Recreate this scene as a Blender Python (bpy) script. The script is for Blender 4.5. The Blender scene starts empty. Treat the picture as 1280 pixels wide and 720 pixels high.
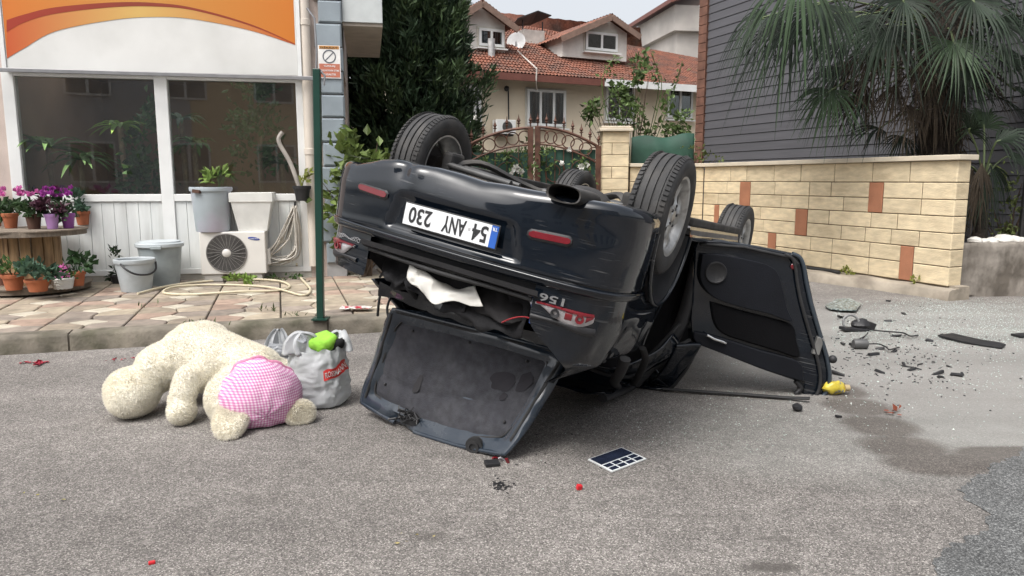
import bpy, bmesh, math, random
import numpy as np
from mathutils import Vector, Matrix, noise
random.seed(7); rng = np.random.default_rng(7)
scene = bpy.context.scene
C = scene.collection
PI = math.pi
# ------------------------------------------------------------------ camera
H = 1.41; FOC = 920.0; PITCH = math.atan(135 / FOC)
cam_d = bpy.data.cameras.new('camera'); cam = bpy.data.objects.new('camera', cam_d); C.objects.link(cam)
cam_d.sensor_width = 36; cam_d.lens = FOC / 1280 * 36; cam_d.clip_start = .05; cam_d.clip_end = 2000
cam.location = (0, 0, H); cam.rotation_euler = (PI / 2 - PITCH, 0, 0)
scene.camera = cam
# ------------------------------------------------------------------ sky, sun, exposure
SUN_EL, SUN_AZ = math.radians(58), math.radians(215)      # azimuth clockwise from +Y
world = bpy.data.worlds.new('World'); scene.world = world; world.use_nodes = True
wn = world.node_tree.nodes; wl = world.node_tree.links
sky = wn.new('ShaderNodeTexSky'); sky.sky_type = 'NISHITA'; sky.sun_disc = False
sky.sun_elevation = SUN_EL; sky.sun_rotation = SUN_AZ
sky.air_density = 1.0; sky.dust_density = 6.0; sky.ozone_density = 1.0
hsv = wn.new('ShaderNodeHueSaturation'); hsv.inputs['Saturation'].default_value = .25; hsv.inputs['Value'].default_value = 1.25
wl.new(sky.outputs[0], hsv.inputs['Color'])
bgn = wn['Background']; bgn.inputs['Strength'].default_value = .15
wl.new(hsv.outputs[0], bgn.inputs['Color'])
sd = bpy.data.lights.new('sun', 'SUN'); sun = bpy.data.objects.new('sun', sd); C.objects.link(sun)
sd.energy = .8; sd.angle = math.radians(22); sd.color = (1, .96, .9)
sv = Vector((math.sin(SUN_AZ) * math.cos(SUN_EL), math.cos(SUN_AZ) * math.cos(SUN_EL), math.sin(SUN_EL)))
sun.rotation_euler = sv.to_track_quat('Z', 'Y').to_euler(); sun.location = sv * 50
scene.view_settings.view_transform = 'Standard'; scene.view_settings.look = 'None'
scene.view_settings.exposure = .55; scene.view_settings.gamma = 1
# ------------------------------------------------------------------ pixel helpers (photo is 1280 x 720)
cP, sP = math.cos(PITCH), math.sin(PITCH)
def ray(px, py):
    a, b = (px - 640) / FOC, (360 - py) / FOC
    return Vector((a, cP + b * sP, -sP + b * cP))
def G(px, py, z=0.0):                        # pixel onto the horizontal plane z
    r = ray(px, py); t = (z - H) / r.z
    return Vector((r.x * t, r.y * t, z))
def Q(px, py, Y):                            # pixel at distance Y along the view
    r = ray(px, py); t = Y / r.y
    return Vector((r.x * t, Y, H + r.z * t))
class Plane:                                 # a vertical plane: local x along it, y behind it
    def __init__(s, o, deg):
        s.o = Vector((o[0], o[1], 0)); s.a = math.radians(deg)
        s.u = Vector((math.cos(s.a), math.sin(s.a), 0)); s.n = Vector((-math.sin(s.a), math.cos(s.a), 0))
    def pix(s, px, py, off=0.0):             # pixel onto the plane -> local (x, z)
        r = ray(px, py); o = s.o + s.n * off - Vector((0, 0, H))
        t = o.dot(s.n) / r.dot(s.n); P = r * t
        return ((P - s.o).dot(s.u), P.z + H)
    def w(s, x, y, z=0): return s.o + s.u * x + s.n * y + Vector((0, 0, z))
    def M(s): return Matrix.Translation(s.o) @ Matrix.Rotation(s.a, 4, 'Z')
# ------------------------------------------------------------------ mesh builder
def rotm(ax, ay, az): return (Matrix.Rotation(az, 3, 'Z') @ Matrix.Rotation(ay, 3, 'Y') @ Matrix.Rotation(ax, 3, 'X'))
class MB:
    def __init__(s): s.v = []; s.f = []
    def add(s, vs, fs):
        o = len(s.v); s.v.extend([tuple(p) for p in vs]); s.f.extend([tuple(i + o for i in f) for f in fs]); return s
    def box(s, c, d, rot=None):
        c = Vector(c); x, y, z = d[0] / 2, d[1] / 2, d[2] / 2
        P = [Vector((i * x, j * y, k * z)) for i in (-1, 1) for j in (-1, 1) for k in (-1, 1)]
        if rot is not None: P = [rot @ p for p in P]
        return s.add([c + p for p in P], [(0, 1, 3, 2), (4, 6, 7, 5), (0, 4, 5, 1), (2, 3, 7, 6), (0, 2, 6, 4), (1, 5, 7, 3)])
    def span(s, x0, x1, y0, y1, z0, z1):
        return s.box(((x0 + x1) / 2, (y0 + y1) / 2, (z0 + z1) / 2), (abs(x1 - x0), abs(y1 - y0), abs(z1 - z0)))
    def tile(s, x0, x1, z0, z1, y, dep, ch):  # chamfered slab in the xz plane, front towards -y
        a = [(x0, y + ch, z0), (x1, y + ch, z0), (x1, y + ch, z1), (x0, y + ch, z1)]
        b = [(x0 + ch, y, z0 + ch), (x1 - ch, y, z0 + ch), (x1 - ch, y, z1 - ch), (x0 + ch, y, z1 - ch)]
        c = [(p[0], y + dep, p[2]) for p in a]
        F = [(4, 5, 6, 7)]
        for i in range(4):
            j = (i + 1) % 4; F += [(i, j, 4 + j, 4 + i), (8 + i, 8 + j, j, i)]
        return s.add(a + b + c, F)
    def tube(s, pts, r, n=8, cap=True, flat=1.0):
        pts = [Vector(p) for p in pts]; m = len(pts)
        rs = r if isinstance(r, (list, tuple)) else [r] * m
        t0 = (pts[1] - pts[0]).normalized()
        a = Vector((0, 0, 1)) if abs(t0.z) < .9 else Vector((1, 0, 0))
        nx = t0.cross(a).normalized(); V = []; Fc = []
        for i in range(m):
            t = (pts[min(i + 1, m - 1)] - pts[max(i - 1, 0)])
            if t.length < 1e-9: t = t0
            t.normalize(); nx = (nx - t * nx.dot(t))
            nx = nx.normalized() if nx.length > 1e-6 else t.orthogonal().normalized()
            ny = t.cross(nx)
            for k in range(n):
                q = 2 * PI * k / n; V.append(pts[i] + (nx * math.cos(q) + ny * math.sin(q) * flat) * rs[i])
        for i in range(m - 1):
            for k in range(n):
                k2 = (k + 1) % n; Fc.append((i * n + k, i * n + k2, (i + 1) * n + k2, (i + 1) * n + k))
        if cap: Fc += [tuple(reversed(range(n))), tuple((m - 1) * n + k for k in range(n))]
        return s.add(V, Fc)
    def lathe(s, prof, n=24, M=None, a0=0, a1=2 * PI):   # prof: (radius, height) list about +z
        V = []; Fc = []; m = len(prof); full = abs(a1 - a0 - 2 * PI) < 1e-6
        cols = n if full else n + 1
        for k in range(cols):
            q = a0 + (a1 - a0) * k / n
            for (r, z) in prof: V.append(Vector((r * math.cos(q), r * math.sin(q), z)))
        for k in range(n):
            k2 = (k + 1) % cols
            for i in range(m - 1): Fc.append((k * m + i, k2 * m + i, k2 * m + i + 1, k * m + i + 1))
        if M is not None: V = [M @ p for p in V]
        return s.add(V, Fc)
    def grid(s, P, closed=False, drop=None):             # P[i][j]
        m, n = len(P), len(P[0]); V = [p for row in P for p in row]; Fc = []
        for i in range(m - 1):
            for j in range(n if closed else n - 1):
                j2 = (j + 1) % n
                if drop and drop(i, j): continue
                Fc.append((i * n + j, i * n + j2, (i + 1) * n + j2, (i + 1) * n + j))
        return s.add(V, Fc)
    def slab(s, pts, off):                               # polygon given in 3-D, thickened by the vector off
        off = Vector(off); pts = [Vector(p) for p in pts]; n = len(pts)
        F = [tuple(range(n)), tuple(reversed(range(n, 2 * n)))]
        for i in range(n): j = (i + 1) % n; F.append((i, n + i, n + j, j))
        return s.add(pts + [p + off for p in pts], F)
    def ball(s, c, r, n=12, rot=None):
        c = Vector(c); r = r if isinstance(r, (tuple, list)) else (r, r, r); V = []; m = n // 2
        for i in range(m + 1):
            t = PI * i / m
            for k in range(n):
                q = 2 * PI * k / n
                p = Vector((r[0] * math.sin(t) * math.cos(q), r[1] * math.sin(t) * math.sin(q), r[2] * math.cos(t)))
                V.append(c + (rot @ p if rot is not None else p))
        F = [(i * n + k, (i + 1) * n + k, (i + 1) * n + (k + 1) % n, i * n + (k + 1) % n) for i in range(m) for k in range(n)]
        return s.add(V, F)
    def xf(s, M, start=0):
        for i in range(start, len(s.v)): s.v[i] = tuple(M @ Vector(s.v[i]))
        return s
def link(name, me, parent=None):
    o = bpy.data.objects.new(name, me); C.objects.link(o)
    if parent is not None: o.parent = parent
    return o
def tag(o, label=None, cat=None, group=None, kind=None):
    if label: o['label'] = label
    if cat: o['category'] = cat
    if group: o['group'] = group
    if kind: o['kind'] = kind
    return o
def root_inv(o):
    while o.parent is not None: o = o.parent
    return o.matrix_basis.inverted()
def part(name, mb, m, parent=None, smooth=None, bevel=0, world=False, solid=0, kind=None, sub=0, label=None):
    me = bpy.data.meshes.new(name)
    vs = mb.v
    if world and parent is not None:
        Mi = root_inv(parent); vs = [tuple(Mi @ Vector(p)) for p in vs]
    me.from_pydata([tuple(p) for p in vs], [], mb.f); me.update()
    if m is not None: me.materials.append(m)
    if smooth is not None:
        me.polygons.foreach_set('use_smooth', [True] * len(me.polygons))
        if smooth < 180: me.set_sharp_from_angle(angle=math.radians(smooth))
    o = link(name, me, parent)
    if solid: md = o.modifiers.new('s', 'SOLIDIFY'); md.thickness = solid; md.offset = 0
    if bevel: md = o.modifiers.new('b', 'BEVEL'); md.width = bevel; md.segments = 2; md.limit_method = 'ANGLE'; md.angle_limit = math.radians(40)
    if sub: md = o.modifiers.new('u', 'SUBSURF'); md.levels = sub; md.render_levels = sub
    if kind: o['kind'] = kind
    if label: o['label'] = label
    return o
def thing(name, label, cat, loc=(0, 0, 0), rotz=0, group=None, M=None):
    o = bpy.data.objects.new(name, None); C.objects.link(o); o.empty_display_size = .1
    o.matrix_basis = M if M is not None else Matrix.Translation(Vector(loc)) @ Matrix.Rotation(rotz, 4, 'Z')
    return tag(o, label, cat, group)
def single(name, mb, m, label, cat, group=None, **k):
    o = part(name, mb, m, None, **k); return tag(o, label, cat, group)
def struct(name, mb, m, **k):
    o = part(name, mb, m, None, **k); o['kind'] = 'structure'; return o
def copy_tree(o, parent=None):
    c = o.copy(); C.objects.link(c); c.parent = parent
    for ch in list(o.children): copy_tree(ch, c)
    return c
def text_mb(body, size=1.0, bold=0.0, ext=.001, align='CENTER'):
    cu = bpy.data.curves.new('t', 'FONT'); cu.body = body; cu.size = size; cu.extrude = ext; cu.offset = bold
    cu.align_x = align; cu.align_y = 'CENTER'; cu.resolution_u = 3
    o = bpy.data.objects.new('t', cu); C.objects.link(o)
    dg = bpy.context.evaluated_depsgraph_get(); me = bpy.data.meshes.new_from_object(o.evaluated_get(dg))
    mb = MB(); mb.add([v.co.copy() for v in me.vertices], [tuple(p.vertices) for p in me.polygons])
    bpy.data.objects.remove(o); bpy.data.curves.remove(cu); bpy.data.meshes.remove(me)
    return mb
def fit_text(mb, w, h):                       # scale lettering to a box w x h about its centre
    xs = [p[0] for p in mb.v]; ys = [p[1] for p in mb.v]
    cx, cy = (min(xs) + max(xs)) / 2, (min(ys) + max(ys)) / 2
    kx, ky = w / (max(xs) - min(xs)), h / (max(ys) - min(ys))
    mb.v = [((x - cx) * kx, (y - cy) * ky, z) for x, y, z in mb.v]; return mb
def remesh(mb, voxel, smooth=8, fac=.5):
    me = bpy.data.meshes.new('r'); me.from_pydata(mb.v, [], mb.f); me.update()
    o = bpy.data.objects.new('r', me); C.objects.link(o)
    md = o.modifiers.new('r', 'REMESH'); md.mode = 'VOXEL'; md.voxel_size = voxel
    md = o.modifiers.new('s', 'SMOOTH'); md.iterations = smooth; md.factor = fac
    dg = bpy.context.evaluated_depsgraph_get(); m2 = bpy.data.meshes.new_from_object(o.evaluated_get(dg))
    out = MB(); out.add([v.co.copy() for v in m2.vertices], [tuple(p.vertices) for p in m2.polygons])
    bpy.data.objects.remove(o); bpy.data.meshes.remove(me); bpy.data.meshes.remove(m2); return out
def nz(p, s=1.0, seed=0): return noise.noise(Vector((p[0] * s + seed * 17.3, p[1] * s - seed * 5.1, p[2] * s + seed * 3.7)))
def crom(pts, n):                             # Catmull-Rom through points
    pts = [Vector(p) for p in pts]; m = len(pts); out = []
    for k in range(n):
        t = k / (n - 1) * (m - 1); i = min(int(t), m - 2); u = t - i
        p0, p1, p2, p3 = pts[max(i - 1, 0)], pts[i], pts[i + 1], pts[min(i + 2, m - 1)]
        out.append(.5 * ((2 * p1) + (p2 - p0) * u + (2 * p0 - 5 * p1 + 4 * p2 - p3) * u * u + (3 * p1 - p0 - 3 * p2 + p3) * u ** 3))
    return out
def lerp(a, b, t): return a + (b - a) * t
def interp(x, xs, ys): return float(np.interp(x, xs, ys))
def sstep(a, b, x):
    t = min(max((x - a) / (b - a), 0), 1); return t * t * (3 - 2 * t)
# ------------------------------------------------------------------ materials
MATS = {}
def nodes_of(name):
    m = bpy.data.materials.new(name); m.use_nodes = True; nt = m.node_tree
    return m, nt, nt.nodes['Principled BSDF']
def mat(name, col, rough=.6, metal=0, var=.12, vs=6.0, bump=.0, bs=60, coat=0, spec=.5, isl=0, obj=0, col2=None, mixs=4.0, mixlo=.45, mixhi=.65, alpha=1, sub=0, trans=0, stretch=None, bdist=.01, ior=None):
    if name in MATS: return MATS[name]
    m, nt, b = nodes_of(name); N = nt.nodes.new; L = nt.links.new
    tc = N('ShaderNodeTexCoord'); vec = tc.outputs['Object']
    if stretch:
        mp = N('ShaderNodeMapping'); mp.inputs['Scale'].default_value = stretch; L(vec, mp.inputs[0]); vec = mp.outputs[0]
    n1 = N('ShaderNodeTexNoise'); n1.inputs['Scale'].default_value = vs; n1.inputs['Detail'].default_value = 5; L(vec, n1.inputs['Vector'])
    mr = N('ShaderNodeMapRange'); mr.inputs[1].default_value = .3; mr.inputs[2].default_value = .7; mr.inputs[3].default_value = 1 - var; mr.inputs[4].default_value = 1 + var
    L(n1.outputs[0], mr.inputs[0]); fac = mr.outputs[0]
    def mul(a, bsock):
        q = N('ShaderNodeMath'); q.operation = 'MULTIPLY'; L(a, q.inputs[0]); L(bsock, q.inputs[1]); return q.outputs[0]
    if isl:
        g = N('ShaderNodeNewGeometry'); r = N('ShaderNodeMapRange'); r.inputs[3].default_value = 1 - isl; r.inputs[4].default_value = 1 + isl
        L(g.outputs['Random Per Island'], r.inputs[0]); fac = mul(fac, r.outputs[0])
    if obj:
        g = N('ShaderNodeObjectInfo'); r = N('ShaderNodeMapRange'); r.inputs[3].default_value = 1 - obj; r.inputs[4].default_value = 1 + obj
        L(g.outputs['Random'], r.inputs[0]); fac = mul(fac, r.outputs[0])
    base = N('ShaderNodeRGB'); base.outputs[0].default_value = (*col, 1); csock = base.outputs[0]
    if col2:
        n2 = N('ShaderNodeTexNoise'); n2.inputs['Scale'].default_value = mixs; n2.inputs['Detail'].default_value = 6; L(vec, n2.inputs['Vector'])
        mr2 = N('ShaderNodeMapRange'); mr2.inputs[1].default_value = mixlo; mr2.inputs[2].default_value = mixhi; L(n2.outputs[0], mr2.inputs[0])
        mx = N('ShaderNodeMix'); mx.data_type = 'RGBA'; L(mr2.outputs[0], mx.inputs[0]); L(csock, mx.inputs[6]); mx.inputs[7].default_value = (*col2, 1); csock = mx.outputs[2]
    vm = N('ShaderNodeVectorMath'); vm.operation = 'SCALE'; L(csock, vm.inputs[0]); L(fac, vm.inputs['Scale'])
    L(vm.outputs[0], b.inputs['Base Color'])
    b.inputs['Roughness'].default_value = rough; b.inputs['Metallic'].default_value = metal
    b.inputs['Coat Weight'].default_value = coat; b.inputs['Coat Roughness'].default_value = .05; b.inputs['Specular IOR Level'].default_value = spec
    b.inputs['Alpha'].default_value = alpha; b.inputs['Transmission Weight'].default_value = trans
    if ior: b.inputs['IOR'].default_value = ior
    if sub: b.inputs['Subsurface Weight'].default_value = sub; b.inputs['Subsurface Radius'].default_value = (.02, .02, .02); b.inputs['Subsurface Scale'].default_value = 1
    if bump:
        n3 = N('ShaderNodeTexNoise'); n3.inputs['Scale'].default_value = bs; n3.inputs['Detail'].default_value = 4; L(vec, n3.inputs['Vector'])
        bp = N('ShaderNodeBump'); bp.inputs['Strength'].default_value = bump; bp.inputs['Distance'].default_value = bdist; L(n3.outputs[0], bp.inputs['Height']); L(bp.outputs[0], b.inputs['Normal'])
    MATS[name] = m; return m
def leafmat(name, col, isl=.45, rough=.5, tr=.25):
    if name in MATS: return MATS[name]
    m = mat(name, col, rough, isl=isl, var=.2, vs=2.0, spec=.35); nt = m.node_tree; b = nt.nodes['Principled BSDF']
    t = nt.nodes.new('ShaderNodeBsdfTranslucent'); mx = nt.nodes.new('ShaderNodeMixShader'); mx.inputs[0].default_value = tr
    src = b.inputs['Base Color'].links[0].from_socket; nt.links.new(src, t.inputs['Color'])
    nt.links.new(b.outputs[0], mx.inputs[1]); nt.links.new(t.outputs[0], mx.inputs[2]); nt.links.new(mx.outputs[0], nt.nodes['Material Output'].inputs[0]); return m
def glassmat(name, tint=(.9, .95, .93), refl=.09, rough=.0, dirt=.0):
    m = bpy.data.materials.new(name); m.use_nodes = True; nt = m.node_tree; nt.nodes.clear(); N = nt.nodes.new; L = nt.links.new
    o = N('ShaderNodeOutputMaterial'); tr = N('ShaderNodeBsdfTransparent'); tr.inputs[0].default_value = (*tint, 1)
    gl = N('ShaderNodeBsdfGlossy'); gl.inputs['Roughness'].default_value = rough
    fr = N('ShaderNodeFresnel'); fr.inputs[0].default_value = 1.5
    mr = N('ShaderNodeMapRange'); mr.inputs[1].default_value = 0; mr.inputs[2].default_value = 1; mr.inputs[3].default_value = refl; mr.inputs[4].default_value = 1
    L(fr.outputs[0], mr.inputs[0]); mx = N('ShaderNodeMixShader'); L(mr.outputs[0], mx.inputs[0]); L(tr.outputs[0], mx.inputs[1]); L(gl.outputs[0], mx.inputs[2])
    L(mx.outputs[0], o.inputs[0]); MATS[name] = m; return m
def np_leaves(mb, cen, dirs, ln, wd, rg, fold=.25):
    """leaf blades: two-quad folded diamonds at cen along dirs"""
    for c, d, l, w in zip(cen, dirs, ln, wd):
        d = Vector(d); d = d.normalized() if d.length > 1e-6 else Vector((0, 0, 1))
        r = Vector(rg.normal(size=3)); s = d.cross(r)
        if s.length < 1e-5: continue
        s.normalize(); n = s.cross(d); c = Vector(c)
        a = c; e = c + d * l; m1 = c + d * l * .45 + s * w * .5 + n * w * fold; m2 = c + d * l * .45 - s * w * .5 + n * w * fold
        mb.add([a, m1, e, m2], [(0, 1, 2), (0, 2, 3)])
def bushy(mb, c, r, n, size, rg, up=.3, clump=None, out=.8):
    """leaves spread in an ellipsoid, gathered in clumps"""
    c = np.array(c); r = np.array(r)
    k = clump or max(3, n // 40); cc = rg.normal(size=(k, 3)); cc /= np.linalg.norm(cc, axis=1)[:, None]; cc *= rg.uniform(.35, .95, (k, 1))
    idx = rg.integers(0, k, n); p = cc[idx] + rg.normal(size=(n, 3)) * .22
    d = p * out + rg.normal(size=(n, 3)) * .6 + np.array([0, 0, up])
    ln = size * rg.uniform(.6, 1.3, n); np_leaves(mb, c + p * r, d, ln, ln * rg.uniform(.45, .7, n), rg)
# ================================================================== ground and road
def road_mat():
    m, nt, b = nodes_of('road_asphalt'); N = nt.nodes.new; L = nt.links.new
    tc = N('ShaderNodeTexCoord'); P = tc.outputs['Object']
    def noise_(s, d=4, r=.55):
        n = N('ShaderNodeTexNoise'); n.inputs['Scale'].default_value = s; n.inputs['Detail'].default_value = d; n.inputs['Roughness'].default_value = r; L(P, n.inputs['Vector']); return n.outputs[0]
    def mr(a, i0, i1, o0, o1):
        q = N('ShaderNodeMapRange'); L(a, q.inputs[0]); q.inputs[1].default_value = i0; q.inputs[2].default_value = i1; q.inputs[3].default_value = o0; q.inputs[4].default_value = o1; return q.outputs[0]
    def mix(f, a, c):
        q = N('ShaderNodeMix'); q.data_type = 'RGBA'; L(f, q.inputs[0])
        for s, i in ((a, 6), (c, 7)):
            if isinstance(s, tuple): q.inputs[i].default_value = (*s, 1)
            else: L(s, q.inputs[i])
        return q.outputs[2]
    def mth(op, a, c):
        q = N('ShaderNodeMath'); q.operation = op
        for s, i in ((a, 0), (c, 1)):
            if isinstance(s, (int, float)): q.inputs[i].default_value = s
            else: L(s, q.inputs[i])
        return q.outputs[0]
    vo = N('ShaderNodeTexVoronoi'); vo.inputs['Scale'].default_value = 210; L(P, vo.inputs['Vector'])
    sep = N('ShaderNodeSeparateColor'); L(vo.outputs['Color'], sep.inputs[0])
    rp = N('ShaderNodeValToRGB'); e = rp.color_ramp.elements
    e[0].position = 0; e[0].color = (.075, .069, .064, 1); e[1].position = 1; e[1].color = (.46, .43, .40, 1)
    for p, c in ((.25, (.128, .119, .111)), (.55, (.182, .169, .158)), (.82, (.238, .222, .207))):
        q = e.new(p); q.color = (*c, 1)
    L(sep.outputs[0], rp.inputs[0])
    v2 = N('ShaderNodeTexVoronoi'); v2.inputs['Scale'].default_value = 42; L(P, v2.inputs['Vector'])
    s2 = N('ShaderNodeSeparateColor'); L(v2.outputs['Color'], s2.inputs[0])
    col = mix(mr(s2.outputs[1], .93, .96, 0, .3), rp.outputs[0], (.34, .32, .30))
    big = noise_(.55, 5); col2 = N('ShaderNodeVectorMath'); col2.operation = 'SCALE'; L(col, col2.inputs[0])
    L(mth('MULTIPLY', mr(big, .3, .7, .80, 1.16), mr(noise_(7, 5, .6), .3, .7, .86, 1.13)), col2.inputs['Scale']); col = col2.outputs[0]
    # pale, dusty worn area right of the wreck (its own ragged shape)
    sx = N('ShaderNodeSeparateXYZ'); L(P, sx.inputs[0])
    def ell(cx, cy, rx, ry, rough=.8, ns=.9):
        a = mth('DIVIDE', mth('SUBTRACT', sx.outputs[0], cx), rx); c = mth('DIVIDE', mth('SUBTRACT', sx.outputs[1], cy), ry)
        d = mth('ADD', mth('MULTIPLY', a, a), mth('MULTIPLY', c, c))
        return mth('ADD', d, mth('MULTIPLY', mth('SUBTRACT', noise_(ns, 6, .65), .5), rough * 2))
    dust = mr(ell(4.4, 6.0, 3.4, 2.6, .9), .4, 1.25, .8, 0)
    pale = mix(noise_(60, 2), (.20, .195, .185), (.345, .335, .315)); col = mix(dust, col, pale)
    dust2 = mr(ell(2.0, 3.9, 1.3, .75, .8, 1.4), .2, 1.2, .28, 0); col = mix(dust2, col, (.27, .28, .262))
    # damp reddish streak left by spilled fluid
    ds = None
    for cx, cy, rx, ry in [(G(px_, py_).x, G(px_, py_).y, a_, b_) for px_, py_, a_, b_ in ((1052, 488, .16, .22), (1072, 508, .22, .22), (1098, 532, .22, .22), (1130, 558, .24, .20), (1170, 580, .28, .17), (1215, 578, .30, .13), (1265, 566, .35, .10))]:
        e_ = ell(cx, cy, rx, ry, .55, 5); ds = e_ if ds is None else mth('MINIMUM', ds, e_)
    dsm = mr(ds, .55, 1.25, .72, 0); dv = N('ShaderNodeVectorMath'); dv.operation = 'MULTIPLY'; L(col, dv.inputs[0]); dv.inputs[1].default_value = (.36, .31, .29); col = mix(dsm, col, dv.outputs[0])
    # faint tyre-polished bands along the road
    tb1 = N('ShaderNodeTexNoise'); tb1.inputs['Scale'].default_value = 1; tb1.inputs['Detail'].default_value = 4; mpn = N('ShaderNodeMapping'); mpn.inputs['Rotation'].default_value = (0, 0, -.31); mpn.inputs['Scale'].default_value = (.25, 2.2, 1); L(P, mpn.inputs[0]); L(mpn.outputs[0], tb1.inputs['Vector'])
    dv2 = N('ShaderNodeVectorMath'); dv2.operation = 'SCALE'; L(col, dv2.inputs[0]); L(mr(tb1.outputs[0], .35, .65, .88, 1.1), dv2.inputs['Scale']); col = dv2.outputs[0]
    # oily stains
    st = mr(noise_(1.7, 6, .7), .62, .72, 0, .45); col = mix(mth('MULTIPLY', st, mr(noise_(11, 3), .45, .6, 0, 1)), col, (.07, .066, .062))
    for cx, cy, rx, ry, k in ((.95, 2.53, .12, .04, .8), (.98, 2.25, .06, .025, .6), (.62, 2.42, .07, .035, .45), (-.33, 2.77, .09, .05, .45), (1.05, 2.75, .07, .03, .4), (.75, 2.95, .1, .03, .3), (-1.1, 3.1, .12, .08, .25), (1.35, 2.33, .06, .03, .4), (.5, 2.25, .05, .03, .5)):
        col = mix(mr(ell(cx, cy, rx, ry, .7, 14), .3, 1.2, k, 0), col, (.075, .068, .062))
    L(col, b.inputs['Base Color']); b.inputs['Roughness'].default_value = .85; b.inputs['Specular IOR Level'].default_value = .3
    bp = N('ShaderNodeBump'); bp.inputs['Strength'].default_value = .55; bp.inputs['Distance'].default_value = .004
    L(mth('ADD', vo.outputs['Distance'], mth('MULTIPLY', noise_(35, 3), .6)), bp.inputs['Height']); L(bp.outputs[0], b.inputs['Normal'])
    return m
def asphalt2(name, lo, hi, rough, tint=None, scale=120):
    m, nt, b = nodes_of(name); N = nt.nodes.new; L = nt.links.new
    tc = N('ShaderNodeTexCoord'); P = tc.outputs['Object']
    vo = N('ShaderNodeTexVoronoi'); vo.inputs['Scale'].default_value = scale; L(P, vo.inputs['Vector'])
    sep = N('ShaderNodeSeparateColor'); L(vo.outputs['Color'], sep.inputs[0])
    rp = N('ShaderNodeValToRGB'); e = rp.color_ramp.elements; e[0].color = (*lo, 1); e[1].color = (*hi, 1); e.new(.7).color = tuple(l + (h - l) * .35 for l, h in zip(lo, hi)) + (1,)
    L(sep.outputs[0], rp.inputs[0]); n = N('ShaderNodeTexNoise'); n.inputs['Scale'].default_value = 2.5; n.inputs['Detail'].default_value = 6; L(P, n.inputs['Vector'])
    mr = N('ShaderNodeMapRange'); mr.inputs[1].default_value = .3; mr.inputs[2].default_value = .7; mr.inputs[3].default_value = .75; mr.inputs[4].default_value = 1.3; L(n.outputs[0], mr.inputs[0])
    vm = N('ShaderNodeVectorMath'); vm.operation = 'SCALE'; L(rp.outputs[0], vm.inputs[0]); L(mr.outputs[0], vm.inputs['Scale']); L(vm.outputs[0], b.inputs['Base Color'])
    b.inputs['Roughness'].default_value = rough
    bp = N('ShaderNodeBump'); bp.inputs['Strength'].default_value = .5; bp.inputs['Distance'].default_value = .004; L(vo.outputs['Distance'], bp.inputs['Height']); L(bp.outputs[0], b.inputs['Normal'])
    return m
struct('ground', MB().add([(-400, -400, -.03), (400, -400, -.03), (400, 400, -.03), (-400, 400, -.03)], [(0, 1, 2, 3)]), mat('earth', (.19, .18, .165), .9, bump=.3, bs=8))
struct('road', MB().add([(-40, -14, 0), (40, -14, 0), (40, 30, 0), (-40, 30, 0)], [(0, 1, 2, 3)]), road_mat())
def ragged(pix, z, step=.02, amp=.055, seed=1):
    P = [G(*q) for q in pix]; out = []; n = len(P)
    for i in range(n):
        a, b2 = P[i], P[(i + 1) % n]; k = max(1, int((b2 - a).length / step))
        nn = Vector((-(b2 - a).y, (b2 - a).x, 0)).normalized()
        for j in range(k):
            p = a.lerp(b2, j / k)
            d = amp * (nz(p, 2.2, seed) + .6 * nz(p, 6, seed) + .5 * nz(p, 17, seed) + .45 * nz(p, 45, seed))
            p = p + nn * d; out.append((p.x, p.y, z))
    return MB().add(out, [tuple(range(len(out)))])
struct('asphalt_patch', ragged([(1400, 545), (1290, 560), (1218, 588), (1192, 612), (1230, 640), (1232, 664), (1178, 690), (1168, 716), (1175, 790), (1500, 790)], .004), asphalt2('dark_asphalt', (.04, .041, .042), (.27, .275, .27), .75, scale=190))
# ================================================================== left pavement and kerb
K = Plane(G(235, 430), 17.5); PZ = .15
c_kerb = mat('kerb_concrete', (.19, .168, .135), .9, var=.35, vs=5, bump=.8, bs=40, obj=.15, col2=(.075, .07, .048), mixs=3.5, mixlo=.44, mixhi=.68, bdist=.008)
F0 = G(250, 349, PZ); DEP = (F0 - K.o).dot(K.n)          # kerb face to shop front
kb = struct('kerb', MB().span(-12, 3.4, .02, .17, -.02, .135), c_kerb); kb.matrix_basis = K.M()
x = -11.9; i = 0
while x < 3.0:
    w = 1.0 + .12 * math.sin(i * 2.3); mb = MB()
    prof = [(.0, -.01), (.004, .12), (.02, .146), (.05, .152), (.185, .152), (.185, -.01)]
    rows = []
    for k in range(9):
        xx = x + .008 + (w - .016) * k / 8
        rows.append([(xx, py + .006 * nz((xx, py, pz), 5, 2), pz + .006 * nz((xx, py, pz), 6, 4)) for py, pz in prof])
    mb.grid(rows); mb.add(rows[0], [tuple(range(6))]); mb.add(rows[-1], [tuple(reversed(range(6)))])
    part('kerb_stone', mb, c_kerb, kb, smooth=50); x += w; i += 1
pv = struct('pavement', MB().span(-12, 3.4, .16, DEP + .5, -.02, PZ - .022), mat('joint_sand', (.055, .046, .035), .95, bump=.4, bs=30)); pv.matrix_basis = K.M()
paver_m = [mat('paver_%s' % n, c, .85, var=.22, vs=9, bump=.35, bs=70, obj=.16, col2=c2, mixs=5, mixlo=.5, mixhi=.8, bdist=.005) for n, c, c2 in
           (('sand', (.30, .25, .19), (.19, .158, .125)), ('pink', (.31, .225, .175), (.20, .15, .12)), ('buff', (.33, .28, .21), (.21, .178, .138)), ('grey', (.25, .21, .175), (.15, .13, .11)))]
diam_m = mat('paver_white', (.46, .42, .34), .8, var=.15, vs=9, bump=.3, bs=70, obj=.12, col2=(.31, .275, .22), mixs=5, mixlo=.5, mixhi=.8)
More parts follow.
